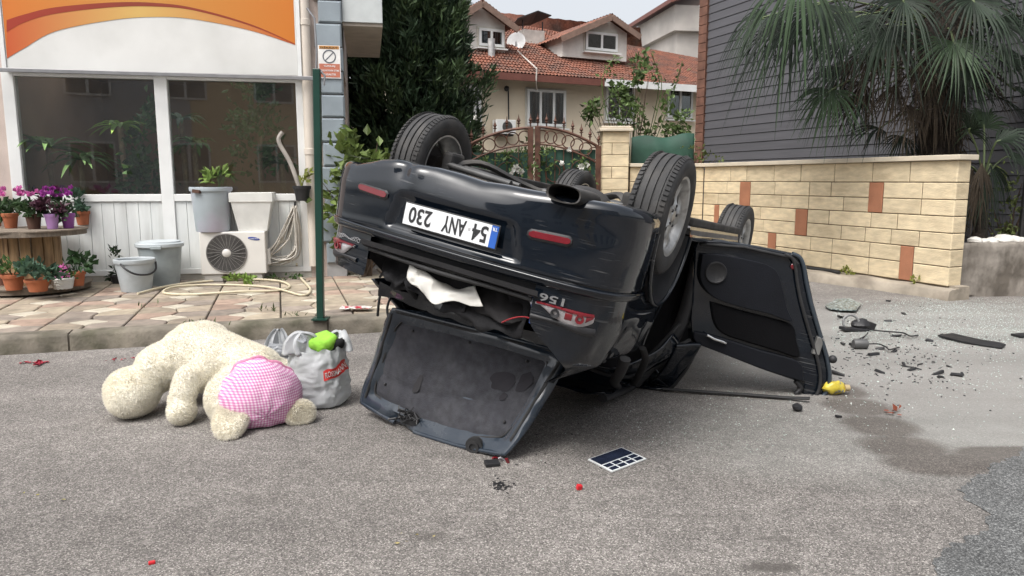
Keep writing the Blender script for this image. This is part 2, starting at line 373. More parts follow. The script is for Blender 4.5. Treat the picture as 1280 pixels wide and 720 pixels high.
def paver(poly, m):
    n = len(poly); cx = sum(p[0] for p in poly) / n; cy = sum(p[1] for p in poly) / n
    dz = random.uniform(-.003, .003); tx, ty = random.uniform(-.006, .006), random.uniform(-.006, .006)
    def ring(g, z):
        o = []
        for p in poly:
            d = Vector((cx - p[0], cy - p[1])); l = d.length; d = d * (g / l) if l > g else d * .5
            o.append((p[0] + d.x, p[1] + d.y, z + dz + (p[0] - cx) * tx + (p[1] - cy) * ty))
        return o
    a, b2, c = ring(.011, PZ - .035), ring(.011, PZ - .007), ring(.022, PZ)
    F = [tuple(range(2 * n, 3 * n))]
    for q in range(n): r = (q + 1) % n; F += [(q, r, n + r, n + q), (n + q, n + r, 2 * n + r, 2 * n + q)]
    part('paver', MB().add(a + b2 + c, F), m, pv)
T = .66; DEP += .5; ny = int((DEP - .19) / T) + 1
for iy in range(ny):
    for ix in range(-7, 6):
        x0, y0 = ix * T + .12, .19 + iy * T; y1 = min(y0 + T, DEP)
        if y1 - y0 < .1: continue
        # leave out tiles no one can see
        c = K.w(x0 + T / 2, (y0 + y1) / 2)
        if 640 + FOC * c.x / c.y < -60: continue
        j = lambda s=.02: random.uniform(-s, s)
        fx, fy = T, y1 - y0
        mB, mT, mL, mR = (x0 + fx * .5 + j(.06), y0), (x0 + fx * .5 + j(.06), y1), (x0, y0 + fy * .5 + j(.05)), (x0 + fx, y0 + fy * .5 + j(.05))
        dx, dy = .17 + j(), .14 + j(); cx, cy = x0 + fx / 2 + j(), y0 + fy / 2 + j()
        dB, dT, dL, dR = (cx + j(), cy - dy), (cx + j(), cy + dy), (cx - dx, cy + j()), (cx + dx, cy + j())
        if fy < .4:
            paver([(x0, y0), mB, mT, (x0, y1)], random.choice(paver_m)); paver([mB, (x0 + fx, y0), (x0 + fx, y1), mT], random.choice(paver_m)); continue
        paver([dB, dR, dT, dL], diam_m)
        paver([(x0, y0), mB, dB, dL, mL], random.choice(paver_m)); paver([mB, (x0 + fx, y0), mR, dR, dB], random.choice(paver_m))
        paver([mR, (x0 + fx, y1), mT, dT, dR], random.choice(paver_m)); paver([mT, (x0, y1), mL, dL, dT], random.choice(paver_m))
# weeds in the joints
mb = MB(); rg = np.random.default_rng(3)
for px, py, n in ((252, 408, 46), (345, 352, 50), (370, 396, 10), (300, 347, 30), (430, 345, 40), (335, 389, 12), (190, 384, 6)):
    c = G(px, py, PZ - .01); k = rg.normal(size=(n, 3)) * [.07, .05, .0] + [c.x, c.y, c.z]
    d = rg.normal(size=(n, 3)) * [.5, .5, .2] + [0, 0, .8]; ln = rg.uniform(.03, .09, n); np_leaves(mb, k, d, ln, ln * .22, rg)
tag(part('weeds', mb, leafmat('weed', (.07, .10, .03))), 'thin green weeds growing in the paving joints', 'weeds', kind='stuff')
# ================================================================== shop
S = Plane(F0, 11)
m_white = mat('white_frame', (.74, .75, .74), .4, var=.07, vs=3, bump=.05)
m_board = mat('white_board', (.68, .70, .69), .45, var=.09, vs=2, bump=.1, bs=30, obj=.05, stretch=(4, 4, .6), col2=(.52, .53, .51), mixs=1.6, mixlo=.5, mixhi=.8)
m_pinkwall = mat('pink_render', (.56, .47, .42), .9, var=.12, vs=2, bump=.4, bs=60, col2=(.45, .37, .33), mixs=1.2)
m_dark = mat('dark_room', (.10, .095, .085), .9)
shop = thing('shop', 'ground floor shop front with white framed windows and grey corner quoins', 'building', M=S.M())
xL0, xL1 = S.pix(9, 170)[0], S.pix(24, 170)[0]; xM0, xM1 = S.pix(197, 170)[0], S.pix(213, 170)[0]; xR0, xR1 = S.pix(372, 170)[0], S.pix(384, 200)[0]
zT = S.pix(200, 94)[1]; zB = S.pix(110, 243)[1]; zS = zB - .09; z0 = PZ
xQ0, xQ1 = S.pix(398, 170)[0], S.pix(429, 170)[0]; ZTOP = 7.0
mb = MB().span(-9, xL0, .0, .35, 0, ZTOP); part('wall', mb, m_pinkwall, shop)
part('wall', MB().span(xR1, xQ1 - .02, .0, .35, 0, ZTOP), m_pinkwall, shop)
part('wall', MB().span(xL0, xR1, .0, .35, zT + .02, ZTOP), m_pinkwall, shop)
part('wall', MB().span(xQ1 - .35, xQ1 - .02, .352, 6, zT + .35, ZTOP - .01), m_pinkwall, shop); part('wall', MB().span(xQ1 - .35, xQ1 - .02, 3.4, 6, 0, zT + .349), m_pinkwall, shop)
part('plinth', MB().span(xL0, xR1, .0, .3, 0, z0 + .07), mat('plinth_concrete', (.4, .38, .34), .9, var=.2, bump=.3), shop)
for a, b2 in ((xL0, xL1), (xM0, xM1), (xR0, xR1)): part('frame_post', MB().span(a, b2, -.02, .1, z0 + .071, zT + .02), m_white, shop, bevel=.006)
for a, b2 in ((xL1, xM0), (xM1, xR0)):
    part('window_rail', MB().span(a, b2, -.018, .09, zS, zB), m_white, shop, bevel=.006)
    part('window_rail', MB().span(a, b2, -.012, .09, zT - .05, zT + .02), m_white, shop, bevel=.006)
    part('window_pane', MB().span(a, b2, .03, .036, zB, zT - .05), MATS.get('shopglass') or glassmat('shopglass', (.95, .97, .96), .05), shop)
    part('window_rail', MB().span(a, b2, -.014, .09, z0 + .071, z0 + .14), m_white, shop, bevel=.006)
    n = 11; w = (b2 - a) / n
    for k in range(n): part('panel_board', MB().tile(a + k * w + .001, a + (k + 1) * w - .001, z0 + .14, zS, .004 + .001 * (k % 2), .03, .006), m_board, shop)
# room behind the glass; ceiling front and right side left open for daylight
part('room', MB().add([(xL0, .3, z0 + .1), (xR1, .3, z0 + .1), (xR1, 3.4, z0 + .1), (xL0, 3.4, z0 + .1), (xL0, 1.9, zT + .3), (xR1, 1.9, zT + .3), (xR1, 3.4, zT + .3), (xL0, 3.4, zT + .3)], [(0, 1, 2, 3), (3, 2, 6, 7), (4, 7, 6, 5)]), mat('room_paint', (.30, .225, .16), .9, var=.2, vs=1), shop)
part('room_side', MB().span(xL0 - .05, xL0 + .006, .352, 3.42, z0, zT + .33), MATS['room_paint'], shop)
# sign above the windows, printed with an orange swoosh
sign = thing('shop_sign', 'white shop sign board with orange and red swoosh print above the windows', 'sign', M=S.M() @ Matrix.Translation((0, -.12, 0)))
SP = lambda px, py: S.pix(px, py, -.13)
sx0, sx1 = SP(6, 60)[0], SP(371, 60)[0]; sz0 = SP(190, 90)[1]; sz1 = sz0 + 1.9
part('board', MB().span(sx0, sx1, 0, .1, sz0, sz1), mat('sign_white', (.70, .70, .68), .45, var=.05, vs=1.5, col2=(.60, .60, .575), mixs=1.0), sign, bevel=.005)
part('side_trim', MB().span(sx0 - .05, sx0 - .002, -.015, .12, sz0 - .02, sz1), m_white, sign, bevel=.004)
part('side_trim', MB().span(sx1 + .002, sx1 + .05, -.015, .12, sz0 - .02, sz1), m_white, sign, bevel=.004)
def orange(name, c1, c2, c3):                 # flat print: hue shifts along the board
    m, nt, b = nodes_of(name); N = nt.nodes.new; L = nt.links.new; tc = N('ShaderNodeTexCoord'); sx = N('ShaderNodeSeparateXYZ'); L(tc.outputs['Object'], sx.inputs[0])
    mr = N('ShaderNodeMapRange'); mr.inputs[1].default_value = sx0; mr.inputs[2].default_value = sx1; L(sx.outputs[0], mr.inputs[0])
    rp = N('ShaderNodeValToRGB'); e = rp.color_ramp.elements; e[0].color = (*c1, 1); e[1].color = (*c3, 1); e.new(.45).color = (*c2, 1); L(mr.outputs[0], rp.inputs[0]); L(rp.outputs[0], b.inputs['Base Color']); b.inputs['Roughness'].default_value = .4; return m
whiteb = [SP(*p) for p in ((8, 73), (30, 60), (69, 39), (139, 25), (194, 21), (243, 24), (313, 38), (369, 56))]
redlo = [SP(*p) for p in ((8, 40), (30, 28), (69, 17), (139, 9), (194, 8), (243, 13), (313, 32), (369, 55.3))]
redhi = [SP(*p) for p in ((8, 25), (30, 18), (69, 9), (139, 3), (194, 3.5), (243, 10), (313, 30), (369, 54.6))]
def strip(lo, hi, y):
    a = crom([(p[0], y, p[1]) for p in lo], 60); b2 = crom([(p[0], y, p[1]) for p in hi], 60)
    for q in (a, b2):
        for p in q: p.x = min(max(p.x, sx0 + .01), sx1 - .01)
    return MB().grid([a, b2])
part('print_field', strip(whiteb, [(p[0], sz1 - .01) for p in whiteb], -.002), orange('print_orange', (.60, .17, .025), (.55, .25, .05), (.56, .17, .02)), sign)
part('print_band', strip(whiteb, redlo, -.004), orange('print_flame', (.52, .09, .025), (.62, .40, .12), (.50, .09, .02)), sign)
part('print_stripe', strip(redlo, redhi, -.006), orange('print_red', (.34, .035, .015), (.24, .04, .02), (.30, .045, .015)), sign)
zb0, zb1 = S.pix(0, 86, -.2), S.pix(393, 97, -.2)
single('awning_rail', MB().box(S.w((zb0[0] - .6 + zb1[0]) / 2, -.2, (zb0[1] + zb1[1]) / 2 - .01), (zb1[0] - zb0[0] + .6, .035, .045), rotm(0, -math.atan2(zb1[1] - zb0[1], zb1[0] - zb0[0]), S.a)), mat('rail_grey', (.3, .3, .31), .4, .6), 'long grey metal rail running under the swoosh sign', 'rail', bevel=.004)
# downpipe
xp, xpz = S.pix(387, 170)[0], 0
dp = thing('downpipe', 'cream plastic rainwater downpipe beside the grey quoins', 'pipe', M=S.M())
m_cream = mat('cream_pvc', (.60, .54, .47), .45, var=.08, vs=3)
part('pipe', MB().tube([(xp, -.075, .3), (xp, -.075, 1.5), (xp, -.075, 5)], .062, 14), m_cream, dp, smooth=60)
for z in (S.pix(387, 30)[1], S.pix(387, 190)[1]): part('collar', MB().lathe([(.062, -.04), (.07, -.035), (.07, .035), (.062, .04)], 14, Matrix.Translation((xp, -.075, z))), m_cream, dp, smooth=40)
# grey quoins
m_quoin = mat('quoin_grey', (.245, .285, .315), .8, var=.12, vs=3, bump=.25, bs=50, obj=.1)
part('corner_pillar', MB().span(xQ0 + .05, xQ1 - .004, -.03, .33, 0, ZTOP), mat('pillar_grey', (.33, .33, .33), .85, var=.1), shop)
zq = [S.pix(412, y)[1] for y in range(333, -60, -1)]
ys = [330, 303, 272, 240, 208, 178, 147, 118, 89, 59, 29, 0, -30, -60]
for k in range(len(ys) - 1):
    za, zb = S.pix(412, ys[k], -.06)[1], S.pix(412, ys[k + 1], -.06)[1]
    wide = k % 2 == 0
    part('quoin_block', MB().tile(xQ0 if not wide else xQ0 + .055, xQ1 + (.03 if wide else .02), za + .008, zb - .008, -.07, .36, .018), m_quoin, shop)
# concrete slab jutting from the building's far side
za = S.pix(450, 28)[1]; xa, xb = xQ1 + .035, S.pix(478, 20)[0]
part('side_slab', MB().span(xa, xb, .0, 2.5, za, za + 1.3), mat('slab_paint', (.50, .53, .53), .8, var=.08), shop, bevel=.006)
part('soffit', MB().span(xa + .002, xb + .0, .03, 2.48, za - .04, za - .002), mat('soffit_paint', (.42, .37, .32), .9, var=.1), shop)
# no-parking sign screwed to the quoins
ns = thing('no_parking_sign', 'small white and brown no parking sign fixed to the quoins', 'sign', M=S.M() @ Matrix.Translation((0, -.085, 0)))
NP = lambda px, py: S.pix(px, py, -.09)
a, b2 = NP(398.5, 97), NP(425, 57)
nx0, nx1, nzb, nzt = a[0], b2[0], a[1] - .005, b2[1]; w, h = nx1 - nx0, nzt - nzb; cx = (nx0 + nx1) / 2
m_red = mat('sign_brown', (.48, .16, .10), .5, var=.06); m_blk = mat('ink_black', (.02, .02, .022), .5)
part('plate', MB().span(nx0, nx1, -.004, .004, nzb, nzt), mat('sign_plate', (.74, .73, .71), .4), ns)
part('band', MB().span(nx0 + .015, nx1 - .015, -.006, -.0045, nzt - .115 * h, nzt - .02 * h), mat('sign_ochre', (.50, .24, .07), .5), ns)
part('band', MB().span(nx0 + .01, nx1 - .01, -.006, -.0045, nzb + .03 * h, nzb + .44 * h), m_red, ns)
XZ = Matrix(((1, 0, 0, 0), (0, 0, -1, 0), (0, 1, 0, 0), (0, 0, 0, 1)))
def label_text(body, w_, h_, x, y, z, m, par, bold=.0):
    t = fit_text(text_mb(body, bold=bold), w_, h_); t.xf(Matrix.Translation((x, y, z)) @ XZ); return part('lettering', t, m, par)
label_text('D\u0130KKAT', w * .78, .06 * h, cx, -.0075, nzt - .067 * h, m_blk, ns, .01)
for q, (tx, ww) in enumerate((('GARAJ', .5), ('\u00d6N\u00dcNE PARK ETME', .86), ('YASAKTIR', .56))): label_text(tx, w * ww, .065 * h, cx, -.0075, nzb + (.365 - .125 * q) * h, m_white, ns, .01)
mb = MB().lathe([(.125, -.001), (.15, -.001), (.15, .001), (.125, .001)], 32); mb.box((0, 0, 0), (.26, .02, .002), rotm(0, 0, PI / 4)); mb.xf(Matrix.Translation((cx, -.0065, nzb + .66 * h)) @ XZ @ Matrix.Scale(w * .30 / .15, 4)); part('symbol', mb, mat('symbol_grey', (.11, .12, .14), .5), ns)
# green pole at the kerb with a rod and bracket
gp = G(401, 399, PZ)
pole = thing('sign_pole', 'dark green steel pole standing at the pavement edge', 'pole', loc=gp)
m_green = mat('green_paint', (.008, .042, .030), .35, var=.15, vs=5)
top = Q(396, 86, gp.y).z - PZ; lean = Q(396, 86, gp.y).x - gp.x
part('post', MB().box((lean / 2, 0, top / 2), (.062, .062, top), rotm(0, math.atan2(lean, top), 0)), m_green, pole, bevel=.006)
part('base_plate', MB().span(-.07, .07, -.07, .07, 0, .012), m_green, pole)
part('hook', MB().tube([(lean, -.02, top - .01), (lean + .01, -.02, top + .15), (lean - .0, -.02, top + .42), (lean - .06, -.02, top + .5)], .009, 8), mat('rail_grey', (.3, .3, .31)), pole, smooth=60)
part('hook', MB().tube([(lean + .035, -.01, top - .02), (lean + .07, -.01, top - .06), (lean + .06, -.01, top - .14)], .01, 8), mat('rail_grey', (.3, .3, .31)), pole, smooth=60)
# ================================================================== brick-clad garden wall on the right
W = Plane(G(1183, 374), -69.2)
wall = thing('garden_wall', 'cream brick clad garden wall with terracotta inserts and stone cap', 'wall', M=W.M())
m_brick = mat('cream_brick', (.66, .55, .37), .8, var=.16, vs=6, bump=.7, bs=30, obj=.11, stretch=(1, 1, 3), bdist=.008, col2=(.50, .40, .26), mixs=2.2, mixlo=.5, mixhi=.78)
m_terra = mat('terracotta_insert', (.36, .155, .085), .8, var=.12, vs=6, bump=.3, bs=50)
m_cap = mat('cap_stone', (.60, .53, .42), .8, var=.1, vs=3, bump=.2, bs=60)
m_mort = mat('mortar_dark', (.07, .05, .032), .95)
m_foot = mat('footing_concrete', (.32, .28, .225), .95, var=.28, vs=3, bump=.7, bs=18, col2=(.15, .125, .10), mixs=2.2, mixlo=.5, mixhi=.72, bdist=.015)
zc = [W.pix(1175, y)[1] for y in (200.5, 228, 249.5, 270, 291, 311.5, 333, 357)]
xE = W.pix(879, 250)[0]; xEnd = 0.0; TH = .22
part('core', MB().span(xE, xEnd - .014, .012, TH - .014, .1, zc[0] - .004), m_mort, wall)
ins = []
for (p0, p1, c0, c1) in ((924, 937, 1, 2), (1085, 1103, 1, 2), (995, 1010, 3, 4), (893, 899, 3, 4), (962, 972, 5, 6), (1130, 1147, 5, 6)):
    ins.append((W.pix(p0, 250)[0], W.pix(p1, 250)[0], c0, c1))
    part('terracotta_insert', MB().tile(ins[-1][0] + .004, ins[-1][1] - .004, zc[c1 + 1] + .005, zc[c0] - .005, -.003, .03, .006), m_terra, wall)
for c in range(7):
    x = xE + (.25 if c % 2 else .0); segs = []; first = True
    cuts = sorted([(a, b2) for a, b2, c0, c1 in ins if c0 <= c <= c1])
    spans = []; p = xE
    for a, b2 in cuts: spans.append((p, a)); p = b2
    spans.append((p, xEnd))
    for a, b2 in spans:
        x = a
        while x < b2 - .02:
            w = random.choice((.42, .58, .66, .74)); e2 = x + w
            if b2 - e2 < .22: e2 = b2
            part('brick', MB().tile(x + .005, e2 - .005, zc[c + 1] + .005, zc[c] - .005, random.uniform(0, .004), .03, .007), m_brick, wall); x = e2
    # end face bricks
    mb = MB().tile(.005, TH - .005, zc[c + 1] + .005, zc[c] - .005, 0, .03, .007); mb.xf(Matrix.Translation((xEnd, 0, 0)) @ Matrix.Rotation(PI / 2, 4, 'Z')); part('brick', mb, m_brick, wall)
part('cap', MB().span(xE - .05, xEnd + .05, -.05, TH + .05, zc[0], zc[0] + .062), m_cap, wall, bevel=.008)
mb = MB(); rows = []
for k in range(60):
    xx = lerp(xE, .12, k / 59); d = lerp(.55, .10, sstep(.35, 1, k / 59)) + .03 * nz((xx, 0, 0), 2.5)
    zt = .125 + .012 * nz((xx, 1, 0), 3)
    rows.append([(xx, -d - .02, -.02), (xx, -d, zt - .02), (xx, -d + .03, zt), (xx, .0, zt + .01), (xx, .05, zt + .01)])
mb.grid(rows); mb.add(rows[-1] + [(.12, TH, .12), (.12, TH, -.02)], [(0, 1, 2, 3, 4, 5, 6)]); part('footing', mb, m_foot, wall, smooth=50)
part('footing', MB().span(xE, .115, .04, TH, -.01, zc[7] + .01), m_foot, wall)
# second run of the wall and the gate pillar, square to the view
Bo = W.w(xE, 0); Bp = Plane(Bo, 0)
wall2 = thing('garden_wall', 'short cream brick wall run between the gate pillar and the long wall', 'wall', M=Bp.M())
xp1 = Bp.pix(787, 200)[0]; part('core', MB().span(xp1, 0, .012, .2, 0, zc[0] - .004), m_mort, wall2)
for c in range(7):
    x = xp1 + .01
    while x < -.03:
        w = random.choice((.42, .58, .66)); e2 = min(x + w, -.002)
        if -.002 - e2 < .2: e2 = -.002
        part('brick', MB().tile(x + .005, e2 - .005, zc[c + 1] + .005, zc[c] - .005, random.uniform(0, .004), .03, .007), m_brick, wall2); x = e2
part('cap', MB().span(xp1, .02, -.05, .25, zc[0], zc[0] + .062), m_cap, wall2, bevel=.008)
part('footing', MB().span(xp1, .0, -.3, .2, -.02, .12), m_foot, wall2)
pil = thing('gate_pillar', 'square cream brick gate pillar with a wide stone cap', 'pillar', M=Bp.M())
pa, pb = Bp.pix(753, 200, -.1)[0], Bp.pix(786, 200, -.1)[0]; zp = Bp.pix(770, 164, -.1)[1]
part('core', MB().span(pa + .012, pb - .012, -.09, .34, 0, zp - .002), m_mort, pil)
nC = 11; zz = [zp * k / nC for k in range(nC + 1)]
for k in range(nC):
    sp = pa + (pb - pa) * (.36 if k % 2 else .0)
    for a, b2 in (((pa, sp), (sp, pb)) if k % 2 else ((pa, pb),)):
        part('brick', MB().tile(a + .004, b2 - .004, zz[k] + .004, zz[k + 1] - .004, -.1, .03, .007), m_brick, pil)
    for sgn, xx in ((1, pb), (-1, pa)):
        mb = MB().tile(.0, .44, zz[k] + .004, zz[k + 1] - .004, 0, .03, .007); mb.xf(Matrix.Translation((xx, -.098 if sgn > 0 else .342, 0)) @ Matrix.Rotation(sgn * PI / 2, 4, 'Z')); part('brick', mb, m_brick, pil)
part('cap', MB().span(pa - .06, pb + .06, -.17, .40, zp, zp + .05), m_cap, pil, bevel=.008)
part('cap', MB().span(pa - .03, pb + .03, -.14, .37, zp + .05, zp + .09), m_cap, pil, bevel=.012)
# old concrete wall
ow = Plane(G(1196, 371), 4)
rows = []; zt0 = ow.pix(1230, 305)[1]
for k in range(80):
    xx = k * .08; r = []
    for j in range(16):
        z = zt0 * j / 15 + (.03 * nz((xx, 0, 7), 2) if j == 15 else 0)
        r.append((xx, -.02 * nz((xx, 0, z), 2, 5) - .012 * nz((xx, 0, z), 9, 6), z - (.02 if j == 0 else 0)))
    r += [(xx, .02, zt0 + .02 + .02 * nz((xx, 3, 7), 3)), (xx, .25, zt0 + .02 * nz((xx, 3, 7), 3)), (xx, .25, -.02)]; rows.append(r)
mb = MB().grid(rows); mb.add(rows[0], [tuple(range(len(rows[0])))])
o = single('concrete_wall', mb, mat('old_concrete', (.30, .27, .235), .95, var=.35, vs=2.2, bump=.8, bs=14, col2=(.095, .082, .068), mixs=2.4, mixlo=.42, mixhi=.62, stretch=(1.2, 1, .7), bdist=.02), 'low weathered grey concrete wall stained black, next to the brick wall', 'wall', smooth=60); o.matrix_basis = ow.M()
for k, (px, py, s) in enumerate(((1219, 302, .07), (1240, 301, .06), (1255, 299, .09), (1266, 297, .08), (1276, 300, .06), (1229, 303, .05))):
    a = ow.pix(px, py + 3, .12)[0]; mb = MB().ball((0, 0, 0), (s * 1.4, s, s * .7), 10)
    mb.v = [tuple(Vector(p) * (1 + .3 * nz(p, 18, k))) for p in mb.v]
    o = single('rubble_stone', mb, mat('rubble', (.62, .60, .56), .9, var=.2, bump=.4, bs=40), 'pale lump of rubble lying on top of the old concrete wall', 'stone', 'rubble on the old concrete wall', smooth=40); o.matrix_basis = Matrix.Translation(ow.w(a, .12, zt0 + s * .5))
o = single('fence_post', MB().lathe([(0, 0), (.035, 0), (.035, 1.25), (.03, 1.27), (0, 1.27)], 12), mat('post_black', (.02, .02, .02), .5), 'thin black metal post rising behind the old concrete wall', 'post', smooth=40); o.matrix_basis = Matrix.Translation(ow.w(ow.pix(1277, 290, .4)[0], .4, .0) + Vector((0, 0, .3)))
struct('garden_soil', MB().add([W.w(-9, .2, .02), W.w(-.02, .2, .02), W.w(-.02, 2.6, .02), W.w(-9, 2.6, .02)], [(0, 1, 2, 3)]), mat('soil', (.06, .045, .03), .95, bump=.6, bs=20))
# ================================================================== grey sided house
GH = Plane(W.w(0, 2.35), -69.2)
gh = thing('grey_house', 'tall house clad in dark grey horizontal siding boards behind the palm', 'house', M=GH.M())
m_side = mat('grey_siding', (.092, .091, .100), .55, var=.1, vs=2, bump=.25, bs=14, obj=.06, stretch=(.5, 3, 6), bdist=.004)
gx0 = GH.pix(882, 120)[0]; gx1 = 3.4; zg = .2; k = 0
part('core', MB().span(gx0 + .01, gx1, .03, 6, 0, 7.5), mat('core_dark', (.015, .015, .016), .9), gh)
bh = GH.pix(900, 20)[1] - GH.pix(900, 30.6)[1]
while zg < 7.4:
    a, b2 = zg + .004, zg + bh - .006
    mb = MB().add([(gx0, .0, a), (gx1, .0, a), (gx1, .012, b2), (gx0, .012, b2), (gx0, .05, a), (gx1, .05, a), (gx1, .05, b2), (gx0, .05, b2)], [(0, 1, 2, 3), (0, 4, 5, 1), (3, 2, 6, 7), (0, 3, 7, 4), (1, 5, 6, 2)])
    part('siding_board', mb, m_side, gh); zg += bh
part('corner_trim', MB().span(gx0 - .30, gx0 - .004, -.03, .3, 0, 7.5), mat('corner_brick', (.16, .075, .05), .85, var=.3, vs=5, bump=.4, bs=20), gh)
for k in range(36):
    part('corner_brick', MB().tile(gx0 - .30, gx0 - .004, .1 + k * .2, .1 + k * .2 + .188, -.045, .05, .006), mat('corner_brick', (.16, .075, .05)), gh)
part('side_wall', MB().span(gx0 - .06, gx0 + .0, .31, 6, 0, 7.5), mat('render_grey', (.4, .38, .35), .9), gh)
# ================================================================== cream house with red tiled roof
HP = Plane(Q(735, 165, 22), 26)
hs = thing('tiled_house', 'cream house with red tiled roof and two gabled dormers', 'house', M=HP.M())
m_cream_w = mat('cream_render', (.70, .61, .47), .9, var=.1, vs=.8, bump=.2, bs=20, col2=(.60, .52, .40), mixs=.6)
HX = lambda px, py=130, off=0: HP.pix(px, py, off)
ze = HX(660, 92)[1]; hx0, hx1 = HX(520)[0], HX(1000)[0]
part('wall', MB().span(hx0, hx1, 0, 7, 0, ze), m_cream_w, hs)
m_pvc = m_white; m_curt = mat('curtain', (.55, .56, .57), .8, var=.25, vs=3, stretch=(14, 1, .5)); m_pane = glassmat('houseglass', (.55, .6, .62), .12)
m_roomd = mat('room_dark', (.03, .03, .035), .9)
def win(par, P, p0, p1, p2, p3, splits, curt=.6, off=0.0, fr=.07):
    xa, za = P.pix(p0, p3, off); xb, zb = P.pix(p1, p2, off)
    w = part('window', MB().span(xa - .05, xb + .05, off - .03, off - .004, za - .05, zb + .05), mat('surround', (.60, .57, .50), .8), par)
    part('recess', MB().span(xa, xb, off - .035, off - .031, za, zb), m_roomd, w)
    mb = MB()
    for k in range(14):
        if k % 3 == 2 and curt < .9: continue
        mb.span(xa + (xb - xa) * k / 14, xa + (xb - xa) * (k + .8) / 14, off - .040, off - .036, za, zb)
    if curt: part('curtain', mb, m_curt, w)
    part('pane', MB().span(xa + .01, xb - .01, off - .046, off - .043, za + .01, zb - .01), m_pane, w)
    for a, b2, c, d in ((xa, xb, za, za + fr), (xa, xb, zb - fr, zb)): part('frame', MB().span(a, b2, off - .075, off - .047, c, d), m_pvc, w)
    for t in [0] + splits + [1]:
        c = lerp(xa + fr / 2, xb - fr / 2, t); part('frame', MB().span(c - fr / 2, c + fr / 2, off - .073, off - .049, za + fr, zb - fr), m_pvc, w)
    part('sill', MB().span(xa - .08, xb + .08, off - .16, off - .002, za - .09, za - .052), m_pvc, w)
win(hs, HP, 582, 600, 108, 153, [.6]); win(hs, HP, 658, 706, 114, 157, [.33, .7]); win(hs, HP, 756, 792, 105, 150, [.5]); win(hs, HP, 833, 865, 108, 147, [.5])
# roof: tiled surface with rows and rolls
m_tile = mat('roof_tile', (.235, .092, .058), .85, var=.35, vs=14, bump=.3, bs=30, col2=(.12, .07, .055), mixs=2.2, mixlo=.38, mixhi=.66)
def tiled(a, b2, c, d, rows_, cols, name='roof', par=None, rise=.05, roll=.03):
    a, b2, c, d = map(Vector, (a, b2, c, d)); n = (b2 - a).cross(d - a).normalized(); R = []
    for i in range(rows_):
        for f0, lift in ((0.0, rise), (.999, 0.0)):
            t = (i + f0) / rows_; row = []
            for j in range(cols * 4 + 1):
                s_ = j / (cols * 4); p = a.lerp(b2, s_).lerp(d.lerp(c, s_), t)
                row.append(p + n * (lift + roll * math.sin(s_ * cols * 2 * PI) + .012 * nz((i, j * .3, 0), .9)))
            R.append(row)
    return part(name, MB().grid(R), m_tile, par, smooth=50)
zr = ze + 2.55; ov = -.55
eL, eR = (hx0 - .5, ov, ze - .1), (hx1, ov, ze - .1)
xr0, xr1 = HX(600, 60, 4.2)[0] - 3, HX(800, 50, 4.2)[0]
def ridge(x): return (x, 4.2, zr)
roof = tiled(eL, eR, (xr1 + 3.4, 4.2, zr - .95), ridge(xr0), 24, 130, par=hs, rise=.035, roll=.02)
tiled((hx1 + .5, 9, ze - .1), eL, ridge(xr0), ridge(xr1), 4, 20, name='roof_back', par=hs)
part('fascia', MB().span(hx0 - .5, HX(742)[0], ov - .02, ov + .05, ze - .28, ze - .1), mat('gutter_red', (.16, .06, .045), .5), hs)
part('fascia', MB().span(HX(742)[0] + .01, hx1, ov - .02, ov + .05, ze - .28, ze - .08), m_white, hs)
part('eaves', MB().span(hx0 - .5, hx1, ov + .055, .0, ze - .2, ze - .16), mat('eaves_wood', (.14, .10, .07), .8), hs)
def dormer(pk, pl, pr, pb, y, face_m, win_px, nm):
    P = HP; X = lambda q: P.pix(q[0], q[1], y)
    a, l, r = X(pk), X(pl), X(pr); zb_ = X(pb)[1]
    fl, fr_ = l[0] + .25, r[0] - .25
    def zroof(xx): return lerp(l[1], a[1], (xx - l[0]) / (a[0] - l[0])) if xx < a[0] else lerp(r[1], a[1], (r[0] - xx) / (r[0] - a[0]))
    d = part(nm, MB().slab([(fl, y, zb_), (fr_, y, zb_), (fr_, y, zroof(fr_) - .06), (a[0], y, a[1] - .06), (fl, y, zroof(fl) - .06)], (0, 3.5, 0)), face_m, hs)
    for (p, q) in ((l, a), (a, r)):
        A, B_, C_, D = (p[0], y - .35, p[1]), (q[0], y - .35, q[1]), (q[0], y + 3.6, q[1]), (p[0], y + 3.6, p[1])
        Rr = tiled(A, D, C_, B_, 11, 22, rise=.03, roll=.015, name='dormer_roof', par=d) if p is l else tiled(D, A, B_, C_, 11, 22, rise=.03, roll=.015, name='dormer_roof', par=d)
        v = Vector(B_) - Vector(A); part('bargeboard', MB().box((Vector(A) + v / 2 + Vector((0, -.01, -.1))), (v.length, .05, .17), rotm(0, -math.atan2(v.z, v.x), 0)), mat('barge_wood', (.20, .13, .10), .8, var=.2), d)
    win(d, P, *win_px, off=y)
dormer((597, 3), (560, 26), (641, 36), (600, 84), .9, mat('dormer_white', (.66, .64, .60), .9, var=.08), (598, 629, 38, 57, [.5]), 'dormer')
dormer((757, 20), (694, 47), (792, 45), (757, 75), .9, mat('dormer_white', (.66, .64, .60)), (731, 771, 43, 62, [.5], .0), 'dormer')
